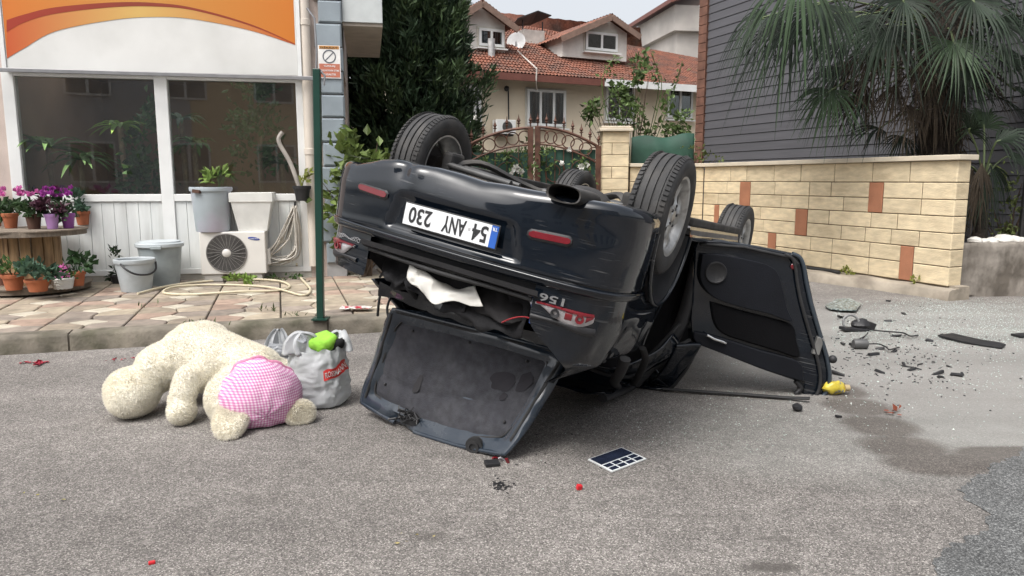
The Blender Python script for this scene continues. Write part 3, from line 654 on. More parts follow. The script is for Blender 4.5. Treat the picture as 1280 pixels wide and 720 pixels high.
# chimneys, dish, cables
y = 2.2
a, b2 = HX(654, 36, y), HX(681, 52, y); ch = part('chimney', MB().span(a[0], b2[0], y, y + .7, b2[1] - .8, a[1]), mat('chimney_white', (.52, .49, .45), .9, var=.15), hs, bevel=.02)
for sx_ in (a[0] + .03, b2[0] - .03): part('leg', MB().tube([(sx_, y + .1, a[1]), (sx_, y + .1, a[1] + .28)], .02, 6), m_blk, ch)
part('cowl', MB().slab([(a[0] - .3, y - .2, a[1] + .22), ((a[0] + b2[0]) / 2, y - .25, a[1] + .5), (b2[0] + .12, y - .2, a[1] + .42), (b2[0] - .1, y + .8, a[1] + .3), (a[0], y + .8, a[1] + .2)], (0, 0, .03)), m_blk, ch)
y = .6; a, b2 = HX(610, 48, y), HX(618.5, 76, y); part('flue', MB().tube([((a[0] + b2[0]) / 2, y, b2[1] - .4), ((a[0] + b2[0]) / 2, y, a[1])], .1, 12), mat('flue_metal', (.4, .4, .4), .5, .3, var=.3), hs, smooth=60)
a = HX(645, 52, 1.6); dsh = part('satellite_dish', MB().lathe([(0, .08), (.15, .06), (.28, .0), (.29, .0), (.15, .075), (0, .095)], 20, Matrix.Translation((a[0], 1.6, a[1])) @ Matrix.Rotation(-1.9, 4, 'X') @ Matrix.Rotation(.7, 4, 'Y')), mat('dish_grey', (.45, .45, .45), .5), hs, smooth=60)
part('arm', MB().tube([(a[0], 1.6, a[1] - .5), (a[0], 1.6, a[1])], .025, 6), mat('rail_grey', (.3, .3, .31)), dsh)
a, b2, c = HX(645, 62, 1.4), HX(671, 86, ov - .08), HX(671, 112, -.05); part('cable', MB().tube([(a[0], 1.4, a[1]), (b2[0], ov - .08, b2[1]), (b2[0], ov - .05, b2[1] - .3), (c[0], -.05, c[1])], .02, 6), mat('cable_pale', (.5, .46, .42), .7), hs)
a, b2 = HX(637, 111, -.1), HX(637.5, 152, -.1); part('wall_lamp', MB().ball((a[0] - .1, -.12, a[1]), .08, 8), m_blk, hs); part('cable', MB().tube([(a[0], -.02, a[1]), (b2[0], -.02, b2[1])], .018, 6), m_blk, hs)
# small outdoor unit on the far house
a, b2 = HX(621, 167, -.35), HX(645, 150, -.35)
ac2 = thing('outdoor_unit', 'small white air conditioner box on the cream house wall', 'air conditioner', M=HP.M())
part('casing', MB().span(a[0], b2[0], -.35, -.06, a[1], b2[1]), m_white, ac2, bevel=.015); r = (b2[1] - a[1]) * .4; cx_, cz_ = a[0] * .45 + b2[0] * .55, (a[1] + b2[1]) / 2
part('fan_grille', MB().lathe([(0, .004), (r * .3, .004), (r * .3, .001), (r * .42, .001), (r * .42, .006), (r, .006), (r, 0)], 20, Matrix.Translation((cx_, -.352, cz_)) @ Matrix.Rotation(PI / 2, 4, 'X')), mat('grille_dark', (.06, .06, .06), .6), ac2)
part('bracket', MB().span(a[0] + .05, b2[0] - .05, -.3, .0, a[1] - .05, a[1] - .005), m_blk, ac2)
# raw concrete building far behind
CB = Plane(Q(842, 60, 34), 10)
cb = thing('concrete_building', 'bare concrete upper storey rising behind the tiled roof', 'building', M=CB.M())
m_raw = mat('raw_concrete', (.46, .43, .40), .9, var=.15, vs=.6, col2=(.34, .32, .30), mixs=.4)
zl = CB.pix(850, 38)[1]; zt_ = CB.pix(850, 6)[1]
part('lower_wall', MB().span(.25, 7, .3, 6, 0, zl), m_raw, cb); part('upper_wall', MB().span(0, 7, 0, 6, zl, zt_), m_raw, cb)
part('roof_edge', MB().slab([(-.35, -.4, zt_), (7, -.4, zt_ + 2.6), (7, 6.2, zt_ + 2.6), (-.35, 6.2, zt_)], (0, 0, .18)), mat('gutter_red', (.16, .06, .045)), cb)
# ================================================================== gate of brown iron
m_iron = mat('brown_iron', (.13, .062, .042), .55, .3, var=.25, vs=8, col2=(.075, .035, .025), mixs=6)
GP = Plane(Bp.w(0, .12), 0)
def leaf(px_h, px_m, y_h, y_m, label):
    g = thing('gate_leaf', label, 'gate', M=GP.M(), group='brown iron gate leaves')
    xh, xm = GP.pix(px_h, 200)[0], GP.pix(px_m, 200)[0]; zh, zm = GP.pix(px_h, y_h)[1], GP.pix(px_m, y_m)[1]
    def zt(t): return zh + (zm - zh) * math.sin(t * PI / 2) ** .9
    X = lambda t: lerp(xh, xm, t); top = [(X(k / 16), 0, zt(k / 16)) for k in range(17)]
    part('top_rail', MB().tube(top, .035, 6, flat=.8), m_iron, g, smooth=50)
    part('lower_rail', MB().tube([(p[0], 0, p[2] - .3) for p in top], .018, 6), m_iron, g, smooth=50)
    for x_, z_ in ((xh, zh), (xm, zm)): part('stile', MB().box((x_, 0, z_ / 2 + .02), (.1, .06, z_)), m_iron, g, bevel=.006)
    part('bottom_rail', MB().span(min(xh, xm), max(xh, xm), -.02, .02, .12, .2), m_iron, g)
    for k in range(7):
        t = (k + .5) / 7
        part('ring', MB().tube([(X(t) + .11 * math.cos(q * PI / 10), 0, zt(t) - .16 + .11 * math.sin(q * PI / 10)) for q in range(21)], .012, 6, cap=False), m_iron, g, smooth=60)
    for k in range(8):
        t = k / 7; b_ = zt(t)
        part('spike', MB().lathe([(.012, 0), (.012, .06), (.04, .075), (.012, .09), (.035, .12), (.012, .17), (0, .24)], 8, Matrix.Translation((X(t), 0, b_ + .02))), m_iron, g, smooth=40)
        part('bar', MB().tube([(X(t), 0, .2), (X(t), 0, b_ - (.3 if k not in (0, 7) else .0))], .009, 6), m_iron, g) if 0 < k < 7 else None
    def scroll(cx, cz, r, a0, sgn, turns=1.35):
        pts = [(cx + sgn * r * (1 - .55 * q / 30) * math.cos(a0 + sgn * 0 + q / 30 * turns * 2 * PI), 0, cz + r * (1 - .55 * q / 30) * math.sin(a0 + q / 30 * turns * 2 * PI)) for q in range(31)]
        part('scroll', MB().tube(pts, .011, 6), m_iron, g, smooth=60)
    w = abs(xm - xh)
    for cz in (1.1, 1.55, .7): 
        for t in (.27, .73): scroll(X(t), cz, w * .2, PI / 2 if cz > 1.2 else -PI / 2, 1 if t < .5 else -1)
    # green privacy net tied behind
    part('privacy_net', MB().span(min(xh, xm) + .05, max(xh, xm) - .05, .05, .056, .25, GP.pix(px_m, 187)[1] - .05 * (px_h < px_m)), mat('net_green', (.018, .062, .042), .7, var=.25, vs=3, bump=.3, bs=8), g)
leaf(560, 663, 196, 160, 'brown iron gate leaf that meets the other leaf, hinged away from the brick pillar')
leaf(748, 672, 184, 159, 'brown iron gate leaf hinged beside the cream brick pillar')
# green screen behind the short wall
rows = []; za_ = Bp.pix(800, 172, .35)[1]; xa_, xb_ = Bp.pix(789, 180, .35)[0], Bp.pix(868, 180, .35)[0]
for k in range(25):
    t = k / 24; xx = lerp(xa_, xb_, t); zz_ = za_ + .06 * t + .03 * math.sin(t * 9)
    rows.append([(xx, .35 + .03 * math.sin(t * 14 + j) - .0, lerp(.6, zz_, j / 6)) for j in range(7)])
o = single('privacy_screen', MB().grid(rows), MATS['net_green'], 'dark green fabric screen stretched above the short brick wall', 'screen', smooth=180, solid=.004); o.matrix_basis = Bp.M()
# ================================================================== apartment block across the street (seen in the shop glass)
AB = Plane((-2, -11.5), 176); m_apane = mat('far_pane', (.22, .23, .24), .2, var=.3, vs=2)
ab = thing('apartment_block', 'apartment block across the street mirrored in the shop windows', 'building', M=AB.M())
for x0_, x1_, c in ((-16, -3.2, (.62, .60, .56)), (-3.19, 2.4, (.70, .58, .42)), (2.41, 14, (.50, .52, .54))):
    part('wall', MB().span(x0_, x1_, 0, 8, 0, 11), mat('block_%d' % int(x0_ * 10), c, .9, var=.08, vs=.5), ab)
for fl in range(3):
    for k in range(9):
        x_ = -14.2 + k * 3.2; z_ = 1.3 + fl * 3.1
        w_ = part('window', MB().span(x_, x_ + 1.5, -.05, -.01, z_, z_ + 1.5), m_white, ab); part('pane', MB().span(x_ + .08, x_ + .7, -.06, -.052, z_ + .08, z_ + 1.42), m_apane, w_); part('pane', MB().span(x_ + .8, x_ + 1.42, -.06, -.052, z_ + .08, z_ + 1.42), m_apane, w_)
# ================================================================== the overturned car (car-local: x right, y forward, z up, rear axle at the origin)
CR = Matrix(((-.87712922, .42531007, -.22305982), (.43477372, .90050961, .00736604), (.20400036, -.09051958, -.97477693)))
CM = Matrix.Translation((.18511121, 4.23093053, .17599396 + H)) @ CR.to_4x4()
CMi = CM.inverted()
car = thing('car', 'dark blue saloon car lying upside down on its roof in the road', 'car', M=CM)
def paint_mat(name, c, dust, lo=.5, hi=.75, rough=.16):
    m, nt, b = nodes_of(name); N = nt.nodes.new; L = nt.links.new; tc = N('ShaderNodeTexCoord')
    n = N('ShaderNodeTexNoise'); n.inputs['Scale'].default_value = 3.2; n.inputs['Detail'].default_value = 8; n.inputs['Roughness'].default_value = .65; L(tc.outputs['Object'], n.inputs['Vector'])
    mr = N('ShaderNodeMapRange'); mr.inputs[1].default_value = lo; mr.inputs[2].default_value = hi; L(n.outputs[0], mr.inputs[0])
    mx = N('ShaderNodeMix'); mx.data_type = 'RGBA'; L(mr.outputs[0], mx.inputs[0]); mx.inputs[6].default_value = (*c, 1); mx.inputs[7].default_value = (*dust, 1); L(mx.outputs[2], b.inputs['Base Color'])
    mp = N('ShaderNodeMapping'); mp.inputs['Scale'].default_value = (2.2, 2.2, 55); mp.inputs['Rotation'].default_value = (.1, .22, .1); L(tc.outputs['Object'], mp.inputs[0])
    sn = N('ShaderNodeTexNoise'); sn.inputs['Scale'].default_value = 2.4; sn.inputs['Detail'].default_value = 5; L(mp.outputs[0], sn.inputs['Vector']); sm = N('ShaderNodeMapRange'); sm.inputs[1].default_value = .60; sm.inputs[2].default_value = .68; L(sn.outputs[0], sm.inputs[0])
    sg_ = N('ShaderNodeTexNoise'); sg_.inputs['Scale'].default_value = 2.6; sg_.inputs['Detail'].default_value = 3; L(tc.outputs['Object'], sg_.inputs['Vector']); gm = N('ShaderNodeMapRange'); gm.inputs[1].default_value = .52; gm.inputs[2].default_value = .64; gm.inputs[4].default_value = .7; L(sg_.outputs[0], gm.inputs[0])
    sc_m = N('ShaderNodeMath'); sc_m.operation = 'MULTIPLY'; L(sm.outputs[0], sc_m.inputs[0]); L(gm.outputs[0], sc_m.inputs[1])
    mx2 = N('ShaderNodeMix'); mx2.data_type = 'RGBA'; L(sc_m.outputs[0], mx2.inputs[0]); L(mx.outputs[2], mx2.inputs[6]); mx2.inputs[7].default_value = (.11, .11, .11, 1); L(mx2.outputs[2], b.inputs['Base Color'])
    r = N('ShaderNodeMapRange'); r.inputs[3].default_value = rough; r.inputs[4].default_value = .5; L(mr.outputs[0], r.inputs[0]); L(r.outputs[0], b.inputs['Roughness'])
    b.inputs['Coat Weight'].default_value = .65; b.inputs['Specular IOR Level'].default_value = .3; b.inputs['Coat Roughness'].default_value = .04; b.inputs['Metallic'].default_value = .0
    n2 = N('ShaderNodeTexNoise'); n2.inputs['Scale'].default_value = 5; L(tc.outputs['Object'], n2.inputs['Vector'])
    bp = N('ShaderNodeBump'); bp.inputs['Strength'].default_value = .12; bp.inputs['Distance'].default_value = .01; L(n2.outputs[0], bp.inputs['Height']); L(bp.outputs[0], b.inputs['Normal']); L(bp.outputs[0], b.inputs['Coat Normal'])
    MATS[name] = m; return m
paint = paint_mat('car_paint', (.005, .008, .013), (.022, .026, .031), .56, .9, .09)
m_plas = mat('black_plastic', (.018, .018, .02), .55, var=.25, vs=9, bump=.15, bs=120)
m_rub = mat('rubber', (.022, .022, .023), .75, var=.3, vs=12)
m_under = mat('underbody', (.035, .034, .034), .8, var=.4, vs=6, bump=.4, bs=20, col2=(.075, .07, .065), mixs=5)
m_trim = mat('trunk_fabric', (.014, .014, .016), .95, var=.3, vs=8, bump=.4, bs=90)
m_steel = mat('steel', (.34, .34, .33), .4, .8, var=.2)
m_redl = mat('red_lens', (.15, .010, .016), .2, var=.1, coat=.5); m_clear = mat('clear_lens', (.32, .30, .32), .12, var=.2, vs=14, coat=.5)
def clampz(mb, lo=.012):                      # the crushed roof stops at the road
    o = []
    for p in mb.v:
        w = CM @ Vector(p)
        if w.z < lo: w.z = lo + .006 * (1 + nz(w, 9)); p = tuple(CMi @ w)
        o.append(p)
    mb.v = o; return mb
cpart = lambda name, mb, m, par=None, **k: part(name, clampz(mb), m, par or car, **k)
LW = lambda w: CMi @ Vector(w)                # world point -> car-local
# ---- plan path round the tail: half outline, +x side, from the arch to the middle
half = [(.838, -.33), (.85, -.45), (.842, -.58), (.80, -.70), (.71, -.78), (.56, -.822), (.38, -.845), (.20, -.858), (.0, -.862)]
full_path = crom([(x_, y_, 0) for x_, y_ in half] + [(-x_, y_, 0) for x_, y_ in half[-2::-1]], 181)
def frame(i):
    t = (full_path[min(i + 1, 180)] - full_path[max(i - 1, 0)]).normalized(); return full_path[i], Vector((t.y, -t.x, 0)) * -1
def onbump(i, z, inset): p, n = frame(i); return p + n * inset + Vector((0, 0, z))
if frame(90)[1].y < 0: 
    _f = frame
    def frame(i): a, n_ = _f(i); return a, -n_
# profile (z fraction, inset): bottom curl, belly, waist, trim groove, top ledge
prof = [(0, .16), (.0, .10), (.004, .055), (.02, .028), (.05, .012), (.10, .003), (.18, .0), (.28, -.004), (.38, -.003), (.48, .0), (.58, .002), (.66, .004), (.74, .006), (.80, .006), (.835, .007), (.842, .018), (.858, .018), (.866, .002), (.90, .0), (.93, .004), (.955, .018), (.975, .05), (.98, .12)]
fine = []
for k in range(len(prof) - 1):
    n_ = 3 if prof[k + 1][0] - prof[k][0] > .05 else 2
    for q in range(n_): fine.append((lerp(prof[k][0], prof[k + 1][0], q / n_), lerp(prof[k][1], prof[k + 1][1], q / n_)))
fine.append(prof[-1])
ZT = .655
def zbot(x_): return interp(x_, [-.85, -.65, -.42, -.09, .17, .30, .40, .50, .56, .66, .85], [.20, .207, .222, .238, .226, .236, .232, .25, .272, .30, .30])
rows = []
for i in range(181):
    p0, n_ = frame(i); r = []
    zb_ = zbot(p0.x) + .006 * nz((p0.x, p0.y, 0), 5, 8)
    for fz, ins_ in fine:
        z_ = lerp(zb_, ZT, fz); q = ins_
        # dents
        q += .018 * math.exp(-((p0.x - .33) / .045) ** 2 - ((z_ - .28) / .05) ** 2) - .012 * math.exp(-((p0.x - .26) / .05) ** 2 - ((z_ - .27) / .06) ** 2)
        q += .02 * math.exp(-((p0.x + .05) / .25) ** 2 - ((z_ - .25) / .05) ** 2) + .012 * math.exp(-((p0.x + .74) / .1) ** 2 - ((z_ - .33) / .06) ** 2) + .006 * nz((p0.x, p0.y, z_), 3.5, 2) * (1 if fz < .83 else .3)
        # number-plate recess (trapezium)
        if p0.y < -.8:
            hw = lerp(.315, .365, (z_ - .395) / .16); q += .016 * sstep(hw + .012, hw - .012, abs(p0.x - .0)) * sstep(.385, .405, z_) * sstep(.572, .552, z_)
        r.append(p0 + n_ * q + Vector((0, 0, z_)))
    rows.append(r)
bump = cpart('rear_bumper', MB().grid(rows), paint, smooth=50)
cpart('bumper_glint_bead', MB().tube([onb(i) for i in range(6, 175)] if False else [frame(i)[0] + frame(i)[1] * .002 + Vector((0, 0, .604 + .02 * (full_path[i].x < 0) * 0)) for i in range(8, 173)], .008, 8), paint, bump, smooth=60)  # bead added along the bumper step to catch a highlight
# reflectors and small slits
def patch(x0_, x1_, z0_, z1_, off, m, name, par, skew=0, n=14, path=None):
    R = []
    for k in range(n + 1):
        xx = lerp(x0_, x1_, k / n); i = min(range(181), key=lambda q: abs(full_path[q].x - xx) + (10 if full_path[q].y > -.6 else 0)); p, nn = frame(i)
        e = min(1, min(k, n - k) / 1.5 + .45)
        zc_ = (z0_ + z1_) / 2 + skew * (k / n - .5); hz = (z1_ - z0_) / 2 * e
        p = Vector((xx, p.y, 0)); R.append([p - nn * 0.0 + Vector((0, 0, zc_ - hz)), p - nn * off + Vector((0, 0, zc_ - hz * .7)), p - nn * off + Vector((0, 0, zc_ + hz * .7)), p + Vector((0, 0, zc_ + hz))])
    return cpart(name, MB().grid(R), m, par, smooth=60)
for sg in (1, -1):
    patch(sg * .395, sg * .585, .396, .434, .011, m_redl, 'reflector', bump, skew=-.008)
    patch(sg * .385, sg * .592, .388, .442, .008, m_plas, 'reflector_bezel', bump, skew=-.008)
# plate
PLY = -.873
pl = cpart('number_plate', MB().span(-.262, .262, PLY, PLY + .006, .418, .532), mat('plate_black', (.02, .02, .02), .5), bevel=.004)
cpart('plate_face', MB().span(-.22, .256, PLY - .002, PLY - .0005, .424, .526), mat('plate_white', (.74, .76, .78), .35, var=.05, vs=12), pl)
cpart('blue_band', MB().span(-.256, -.2205, PLY - .002, PLY - .0005, .424, .526), mat('plate_blue', (.02, .10, .42), .35), pl)
def plate_text(body, w_, h_, x_, z_, m, bold, th=.0008):
    t = fit_text(text_mb(body, bold=bold, ext=th), w_, h_); t.xf(Matrix.Translation((x_, PLY - .003, z_)) @ XZ); cpart('lettering', t, m, pl)
plate_text('54', .082, .078, -.165, .475, m_blk, .022); plate_text('ANY', .128, .078, -.025, .475, m_blk, .022); plate_text('230', .128, .078, .165, .475, m_blk, .022)
plate_text('TR', .027, .016, -.238, .44, m_white, .01)
cpart('plate_seal', MB().box((-.108, PLY - .003, .47), (.012, .001, .014)), mat('seal_grey', (.45, .45, .46), .5), pl)
# ---- quarter panels with lamps
qpath = {}
for sg in (1, -1):
    qpath[sg] = crom([(sg * x_, y_, 0) for x_, y_ in ((.838, .14), (.842, -.12), (.846, -.36), (.838, -.55), (.80, -.68), (.72, -.765), (.60, -.805), (.47, -.825))], 61)
def QP(sg, s_, z_, off=0.0):
    s_ = s_ * (1 - (.30 if sg < 0 else .1) * sstep(.775, 1.08, z_)); k = s_ * 60; i = min(int(k), 59); p = qpath[sg][i].lerp(qpath[sg][i + 1], k - i)
    t = (qpath[sg][i + 1] - qpath[sg][i]).normalized(); n_ = Vector((-t.y, t.x, 0)) * (1 if sg < 0 else -1)
    if n_.dot(Vector((p.x, p.y + .2, 0))) < 0: n_ = -n_
    lean = .02 + .16 * max(0, (z_ - .72)) ** 1.3 + (.22 * max(0, z_ - .80) + 1.1 * max(0, z_ - .97) if sg < 0 else .1 * max(0, z_ - .8))
    cr = (.03 if sg < 0 else .02) * nz((p.x, p.y, z_), 4.5, 9) * sstep(.72, .86, z_) + .012 * nz((p.x, p.y, z_), 11, 4) * sstep(.76, .9, z_)
    return p + n_ * (off - lean + cr) + Vector((0, 0, z_))
for sg in (1, -1):
    zt_ = 1.14 if sg < 0 else .85
    rows = [[QP(sg, k / 60, lerp(.60, zt_, j / 30)) for j in range(31)] for k in range(61)]
    def drop(i, j, sg=sg):
        q = rows[i][j]; return (q.y) ** 2 + (q.z - .30) ** 2 < .375 ** 2
    qp = cpart('rear_quarter_panel', MB().grid(rows, drop=drop), paint, smooth=55)
    def qpatch(s0, s1, f0, f1, off, m, name, par, nn_=12):
        R = [[QP(sg, lerp(s0, s1, a_ / nn_), lerp(f0(a_ / nn_), f1(a_ / nn_), b_ / 4), off * (1 if 0 < b_ < 4 else .2) + .004) for b_ in range(5)] for a_ in range(nn_ + 1)]
        return cpart(name, MB().grid(R), m, par, smooth=60)
    s0, s1 = (.66, .97) if sg < 0 else (.68, .9)
    lo = lambda t: .712 - .0 * t; 
    hi = lambda t: .712 + .012 + .058 * math.sin(PI * min(1, t * 1.0 + .12)) ** .8
    m_refl = mat('lamp_reflector', (.42, .40, .41), .22, .35, var=.35, vs=22, bump=.5, bs=30)
    lamp = qpatch(s0, s1, lo, hi, .010, m_refl, 'tail_lamp', None)
    qpatch(s0 + .005, s1 - .005, lambda t: .708, lambda t: .722 + .004 * math.sin(t * 6), .016, m_redl, 'lens', lamp)
    qpatch(lerp(s0, s1, .40), lerp(s0, s1, .52), lambda t: .716, lambda t: .716 + .05, .013, m_redl, 'lens', lamp, 5)
    qpatch(lerp(s0, s1, .02), lerp(s0, s1, .16), lambda t: .716, lambda t: .730 + .03 * t, .014, m_redl, 'lens', lamp, 5)
    for tt, m1_ in (((.27, m_redl), (.68, m_blk)) if sg < 0 else ((.35, m_redl),)):
        p = QP(sg, lerp(s0, s1, tt), .741, .018); n_ = (QP(sg, lerp(s0, s1, tt), .741, .05) - QP(sg, lerp(s0, s1, tt), .741, .0)).normalized(); Mx = Matrix.Translation(p) @ n_.to_track_quat('Z', 'Y').to_matrix().to_4x4()
        cpart('bulb_seat', MB().lathe([(.010, .004), (.020, .006), (.021, .0), (.012, -.004), (0, -.005)], 18, Mx), m1_, lamp, smooth=60)
    # torn black bezel below the lamp
    qpatch(s0 - .03, s1 + .02, lambda t: .772, lambda t: .800 + .012 * math.sin(t * 5 + 1), .008, m_plas, 'lamp_housing', lamp)
    if sg < 0:
        pts = MB(); t = fit_text(text_mb('156', bold=.02, ext=.002), .118, .036)
        p = QP(-1, .90, .685, .008); a = (QP(-1, .97, .685) - QP(-1, .83, .685)).normalized(); up = (QP(-1, .9, .70) - QP(-1, .9, .66)).normalized(); nn_ = a.cross(up)
        t.xf(Matrix((a.to_4d(), up.to_4d(), nn_.to_4d(), (0, 0, 0, 1))).transposed() if False else Matrix(((a.x, up.x, nn_.x, p.x), (a.y, up.y, nn_.y, p.y), (a.z, up.z, nn_.z, p.z), (0, 0, 0, 1)))); cpart('badge_lettering', t, mat('chrome', (.7, .7, .7), .2, .9), qp)
    else:
        # looping white script sticker above the far lamp
        pts = []
        for k in range(260):
            u = k / 259; s_ = lerp(.72, .93, u) + .012 * math.cos(u * 70); zz = .684 + .010 * math.sin(u * 70) * (.6 + .5 * math.sin(u * 9)) + .004 * math.sin(u * 13); pts.append(QP(1, s_, zz, .006))
        cpart('script_sticker', MB().tube(pts, .0014, 5), mat('sticker_white', (.30, .30, .31), .4), qp)
# ---- sill strip between the lamps and the trunk opening
rows = []
for k in range(41):
    xx = lerp(.50, -.50, k / 40); d = .008 * nz((xx, 0, 0), 4, 3)
    rows.append([(xx, -.845 + d, .66), (xx, -.838 + d, .685), (xx, -.80 + d, .70 + d), (xx, -.77, .70), (xx, -.755, .685), (xx, -.75, .50)])
cpart('boot_sill', MB().grid(rows), m_plas, smooth=40)
rub = [(.47, -.8, .705), (.2, -.815, .712), (0, -.818, .715), (-.25, -.81, .71), (-.46, -.8, .712)]
cpart('boot_seal', MB().tube(crom(rub, 24), .011, 8), m_rub, smooth=60)
# ---- trunk tub, parcel shelf, cabin
cpart('boot_tub', MB().add([(.48, -.76, .42), (-.48, -.76, .42), (-.48, .05, .42), (.48, .05, .42), (.50, -.74, .76), (-.50, -.74, .76), (-.50, .05, .98), (.50, .05, .98), (.52, -.34, .97), (-.52, -.34, .97)], [(0, 1, 2, 3), (3, 2, 6, 7), (0, 3, 7, 8, 4), (1, 5, 9, 6, 2)]), m_trim)
rows = [[(lerp(.62, -.62, a_ / 20), lerp(-.28, .35, b_ / 6), .985 + .02 * nz((a_, b_, 0), .5, 3) + .03 * math.sin(b_)) for b_ in range(7)] for a_ in range(21)]
cpart('parcel_shelf', MB().grid(rows), m_trim, smooth=60)
rows = [[(lerp(.70, -.70, a_ / 24), -.30 - .03 * math.cos((a_ - 12) / 12 * 1.3) + .03 * nz((a_, b_, 1), .4), .96 + .025 * b_ + .02 * nz((a_, b_, 0), .45, 5)) for b_ in range(4)] for a_ in range(25)]
cpart('scuttle_panel', MB().grid(rows), paint, smooth=50)
for zz, rr, pts in ((0, .02, [(.44, -.3, .98), (.46, -.5, .85), (.45, -.62, .75)]), (0, .02, [(-.44, -.3, .98), (-.46, -.5, .86), (-.45, -.62, .76)])): cpart('boot_hinge', MB().tube(crom(pts, 10), rr, 8), m_plas, smooth=60)
# lining sagging out of the boot
for sd_, x0_, x1_, dz in ((1, .36, -.1, .10), (2, .05, -.42, .15), (3, .44, .2, .07)):
    rows = [[(lerp(x0_, x1_, a_ / 16), -.62 - .10 * b_ / 8 + .05 * nz((a_, b_, sd_), .35), .66 + (dz + .12) * b_ / 8 + .05 * nz((a_, b_, sd_), .3, 4)) for b_ in range(9)] for a_ in range(17)]
    cpart('boot_lining', MB().grid(rows), m_trim, smooth=80, solid=.004)
# added dark sheet blocking the bright gap under the wreck; crumpled pillars, roof skin
def wgrid(name, pix, m_, nu=18, nv=10, amp=.02, seed=1, **k):   # crumpled sheet through points given as (px, py, distance)
    cols = [crom([Q(*pix[i_][j_]) for i_ in range(len(pix))], nv) for j_ in range(len(pix[0]))]; rr = []
    for i_ in range(nv):
        r_ = crom([c_[i_] for c_ in cols], nu); q_r = []
        for p_ in r_:
            p_ = p_ + Vector((0, amp * 2 * nz(p_, 5, seed) + amp * nz(p_, 12, seed + 1), amp * nz(p_, 7, seed + 2))); p_.z = max(p_.z, .012); q_r.append(p_)
        rr.append(q_r)
    return part(name, MB().grid(rr), m_, car, smooth=45, world=True, **k)
wgrid('gap_dark_sheet', [[(500, 375, 4.75), (600, 395, 4.7), (680, 425, 4.75), (760, 445, 4.85), (850, 420, 5.1)], [(500, 430, 4.9), (600, 450, 4.85), (680, 465, 4.95), (760, 480, 5.0), (850, 482, 5.15)]], m_trim, 40, 10, .03)  # dark occluder, stops bright ground showing through under the car
wgrid('rear_pillar', [[(728, 455, 4.25), (770, 458, 4.22), (805, 448, 4.35), (842, 418, 4.55)], [(722, 462, 4.55), (768, 470, 4.5), (812, 462, 4.6), (852, 430, 4.75)]], paint, 24, 8, .015, 3, solid=.01)
wgrid('rear_pillar', [[(846, 432, 4.62), (862, 430, 4.66), (876, 430, 4.7)], [(830, 460, 4.72), (845, 462, 4.76), (858, 460, 4.8)], [(806, 482, 4.92), (824, 486, 4.88), (838, 488, 4.84)]], paint, 12, 16, .006, 4, solid=.02)
wgrid('roof_skin', [[(716, 466, 4.95), (760, 466, 4.9), (800, 462, 4.88), (818, 458, 4.9)], [(712, 470, 5.05), (765, 478, 4.98), (806, 484, 4.9), (836, 484, 4.88)], [(716, 472, 5.1), (768, 482, 5.0), (808, 488.5, 4.84), (840, 489, 4.82)]], paint, 22, 12, .008, 5, solid=.012)
for pts_ in ([(690, 428, 4.1), (740, 462, 4.3), (790, 470, 4.5), (835, 440, 4.65), (862, 425, 4.75)], [(700, 462, 4.9), (760, 480, 4.95), (826, 489, 4.85), (852, 470, 4.8), (872, 435, 4.75)], [(770, 470, 4.5), (800, 455, 4.5), (850, 405, 4.6)], [(800, 470, 4.75), (826, 456, 4.78), (838, 448, 4.8)]):
    part('frame_seal', MB().tube(crom([Q(*p_) for p_ in pts_], 24), .016, 8, flat=.7), m_rub, car, smooth=60, world=True)
rows = [[(lerp(.7, -.7, a_ / 20), 1.15 + .05 * nz((a_, b_, 2), .3), .35 + 1.0 * b_ / 10) for b_ in range(11)] for a_ in range(21)]
wgrid('cabin_dark_sheet', [[(842, 296, 5.05), (862, 298, 5.1), (884, 302, 5.15)], [(838, 360, 5.0), (860, 362, 5.05), (884, 365, 5.1)], [(828, 430, 4.95), (850, 432, 5.0), (872, 432, 5.05)]], m_trim, 10, 12, .01, 8)  # dark sheet added to hide bright ground between door and quarter panel
cpart('cabin_dark_sheet', MB().grid(rows), m_trim, smooth=60)  # dark panel added to keep the cabin black
# ---- body sides
def side_x(y_, z_):
    x_ = .842 - .02 * sstep(.32, .2, z_) - .05 * sstep(.6, .95, z_) + .008 * math.exp(-((z_ - .62) / .06) ** 2)
    if y_ > 2.7: x_ -= .22 * ((y_ - 2.7) / .8) ** 2
    return x_
for sg in (1, -1):
    ys_ = [lerp(.14, 3.42, k / 110) for k in range(111)]; zs_ = [lerp(.21, .94, k / 26) for k in range(27)]
    P_ = [[(sg * side_x(y_, z_) + .006 * nz((y_, z_, sg), 3), y_, z_ - (.25 * max(0, y_ - 2.6) ** 1.5 if z_ > .8 else 0)) for z_ in zs_] for y_ in ys_]
    def drop(i, j, sg=sg):
        y_, z_ = ys_[i] + .015, zs_[j] + .014
        if (y_ - 2.595) ** 2 + (z_ - .32) ** 2 < .37 ** 2 or y_ ** 2 + (z_ - .30) ** 2 < .375 ** 2: return True
        return sg < 0 and .17 < y_ < .98 and z_ > .33
    cpart('body_side', MB().grid(P_, drop=drop), paint, smooth=50)
    cpart('sill', MB().box((sg * .79, 1.28, .215), (.11, 1.85, .05)), m_under, bevel=.012)
    for cy, cz in ((0, .30), (2.595, .32)):   # arch lips and liners
        a0 = .0; pts = [(sg * .846, cy + .378 * math.cos(q), cz + .378 * math.sin(q)) for q in [lerp(a0, PI - a0, k / 28) for k in range(29)]]
        cpart('arch_lip', MB().tube(pts, .012, 8), paint, smooth=60)
        R = [[(sg * lerp(.845, .45, b_ / 3), cy + .372 * math.cos(q), cz + .372 * math.sin(q)) for b_ in range(4)] for q in [lerp(a0, PI - a0, k / 24) for k in range(25)]]
        cpart('arch_liner', MB().grid(R), m_plas, smooth=60)
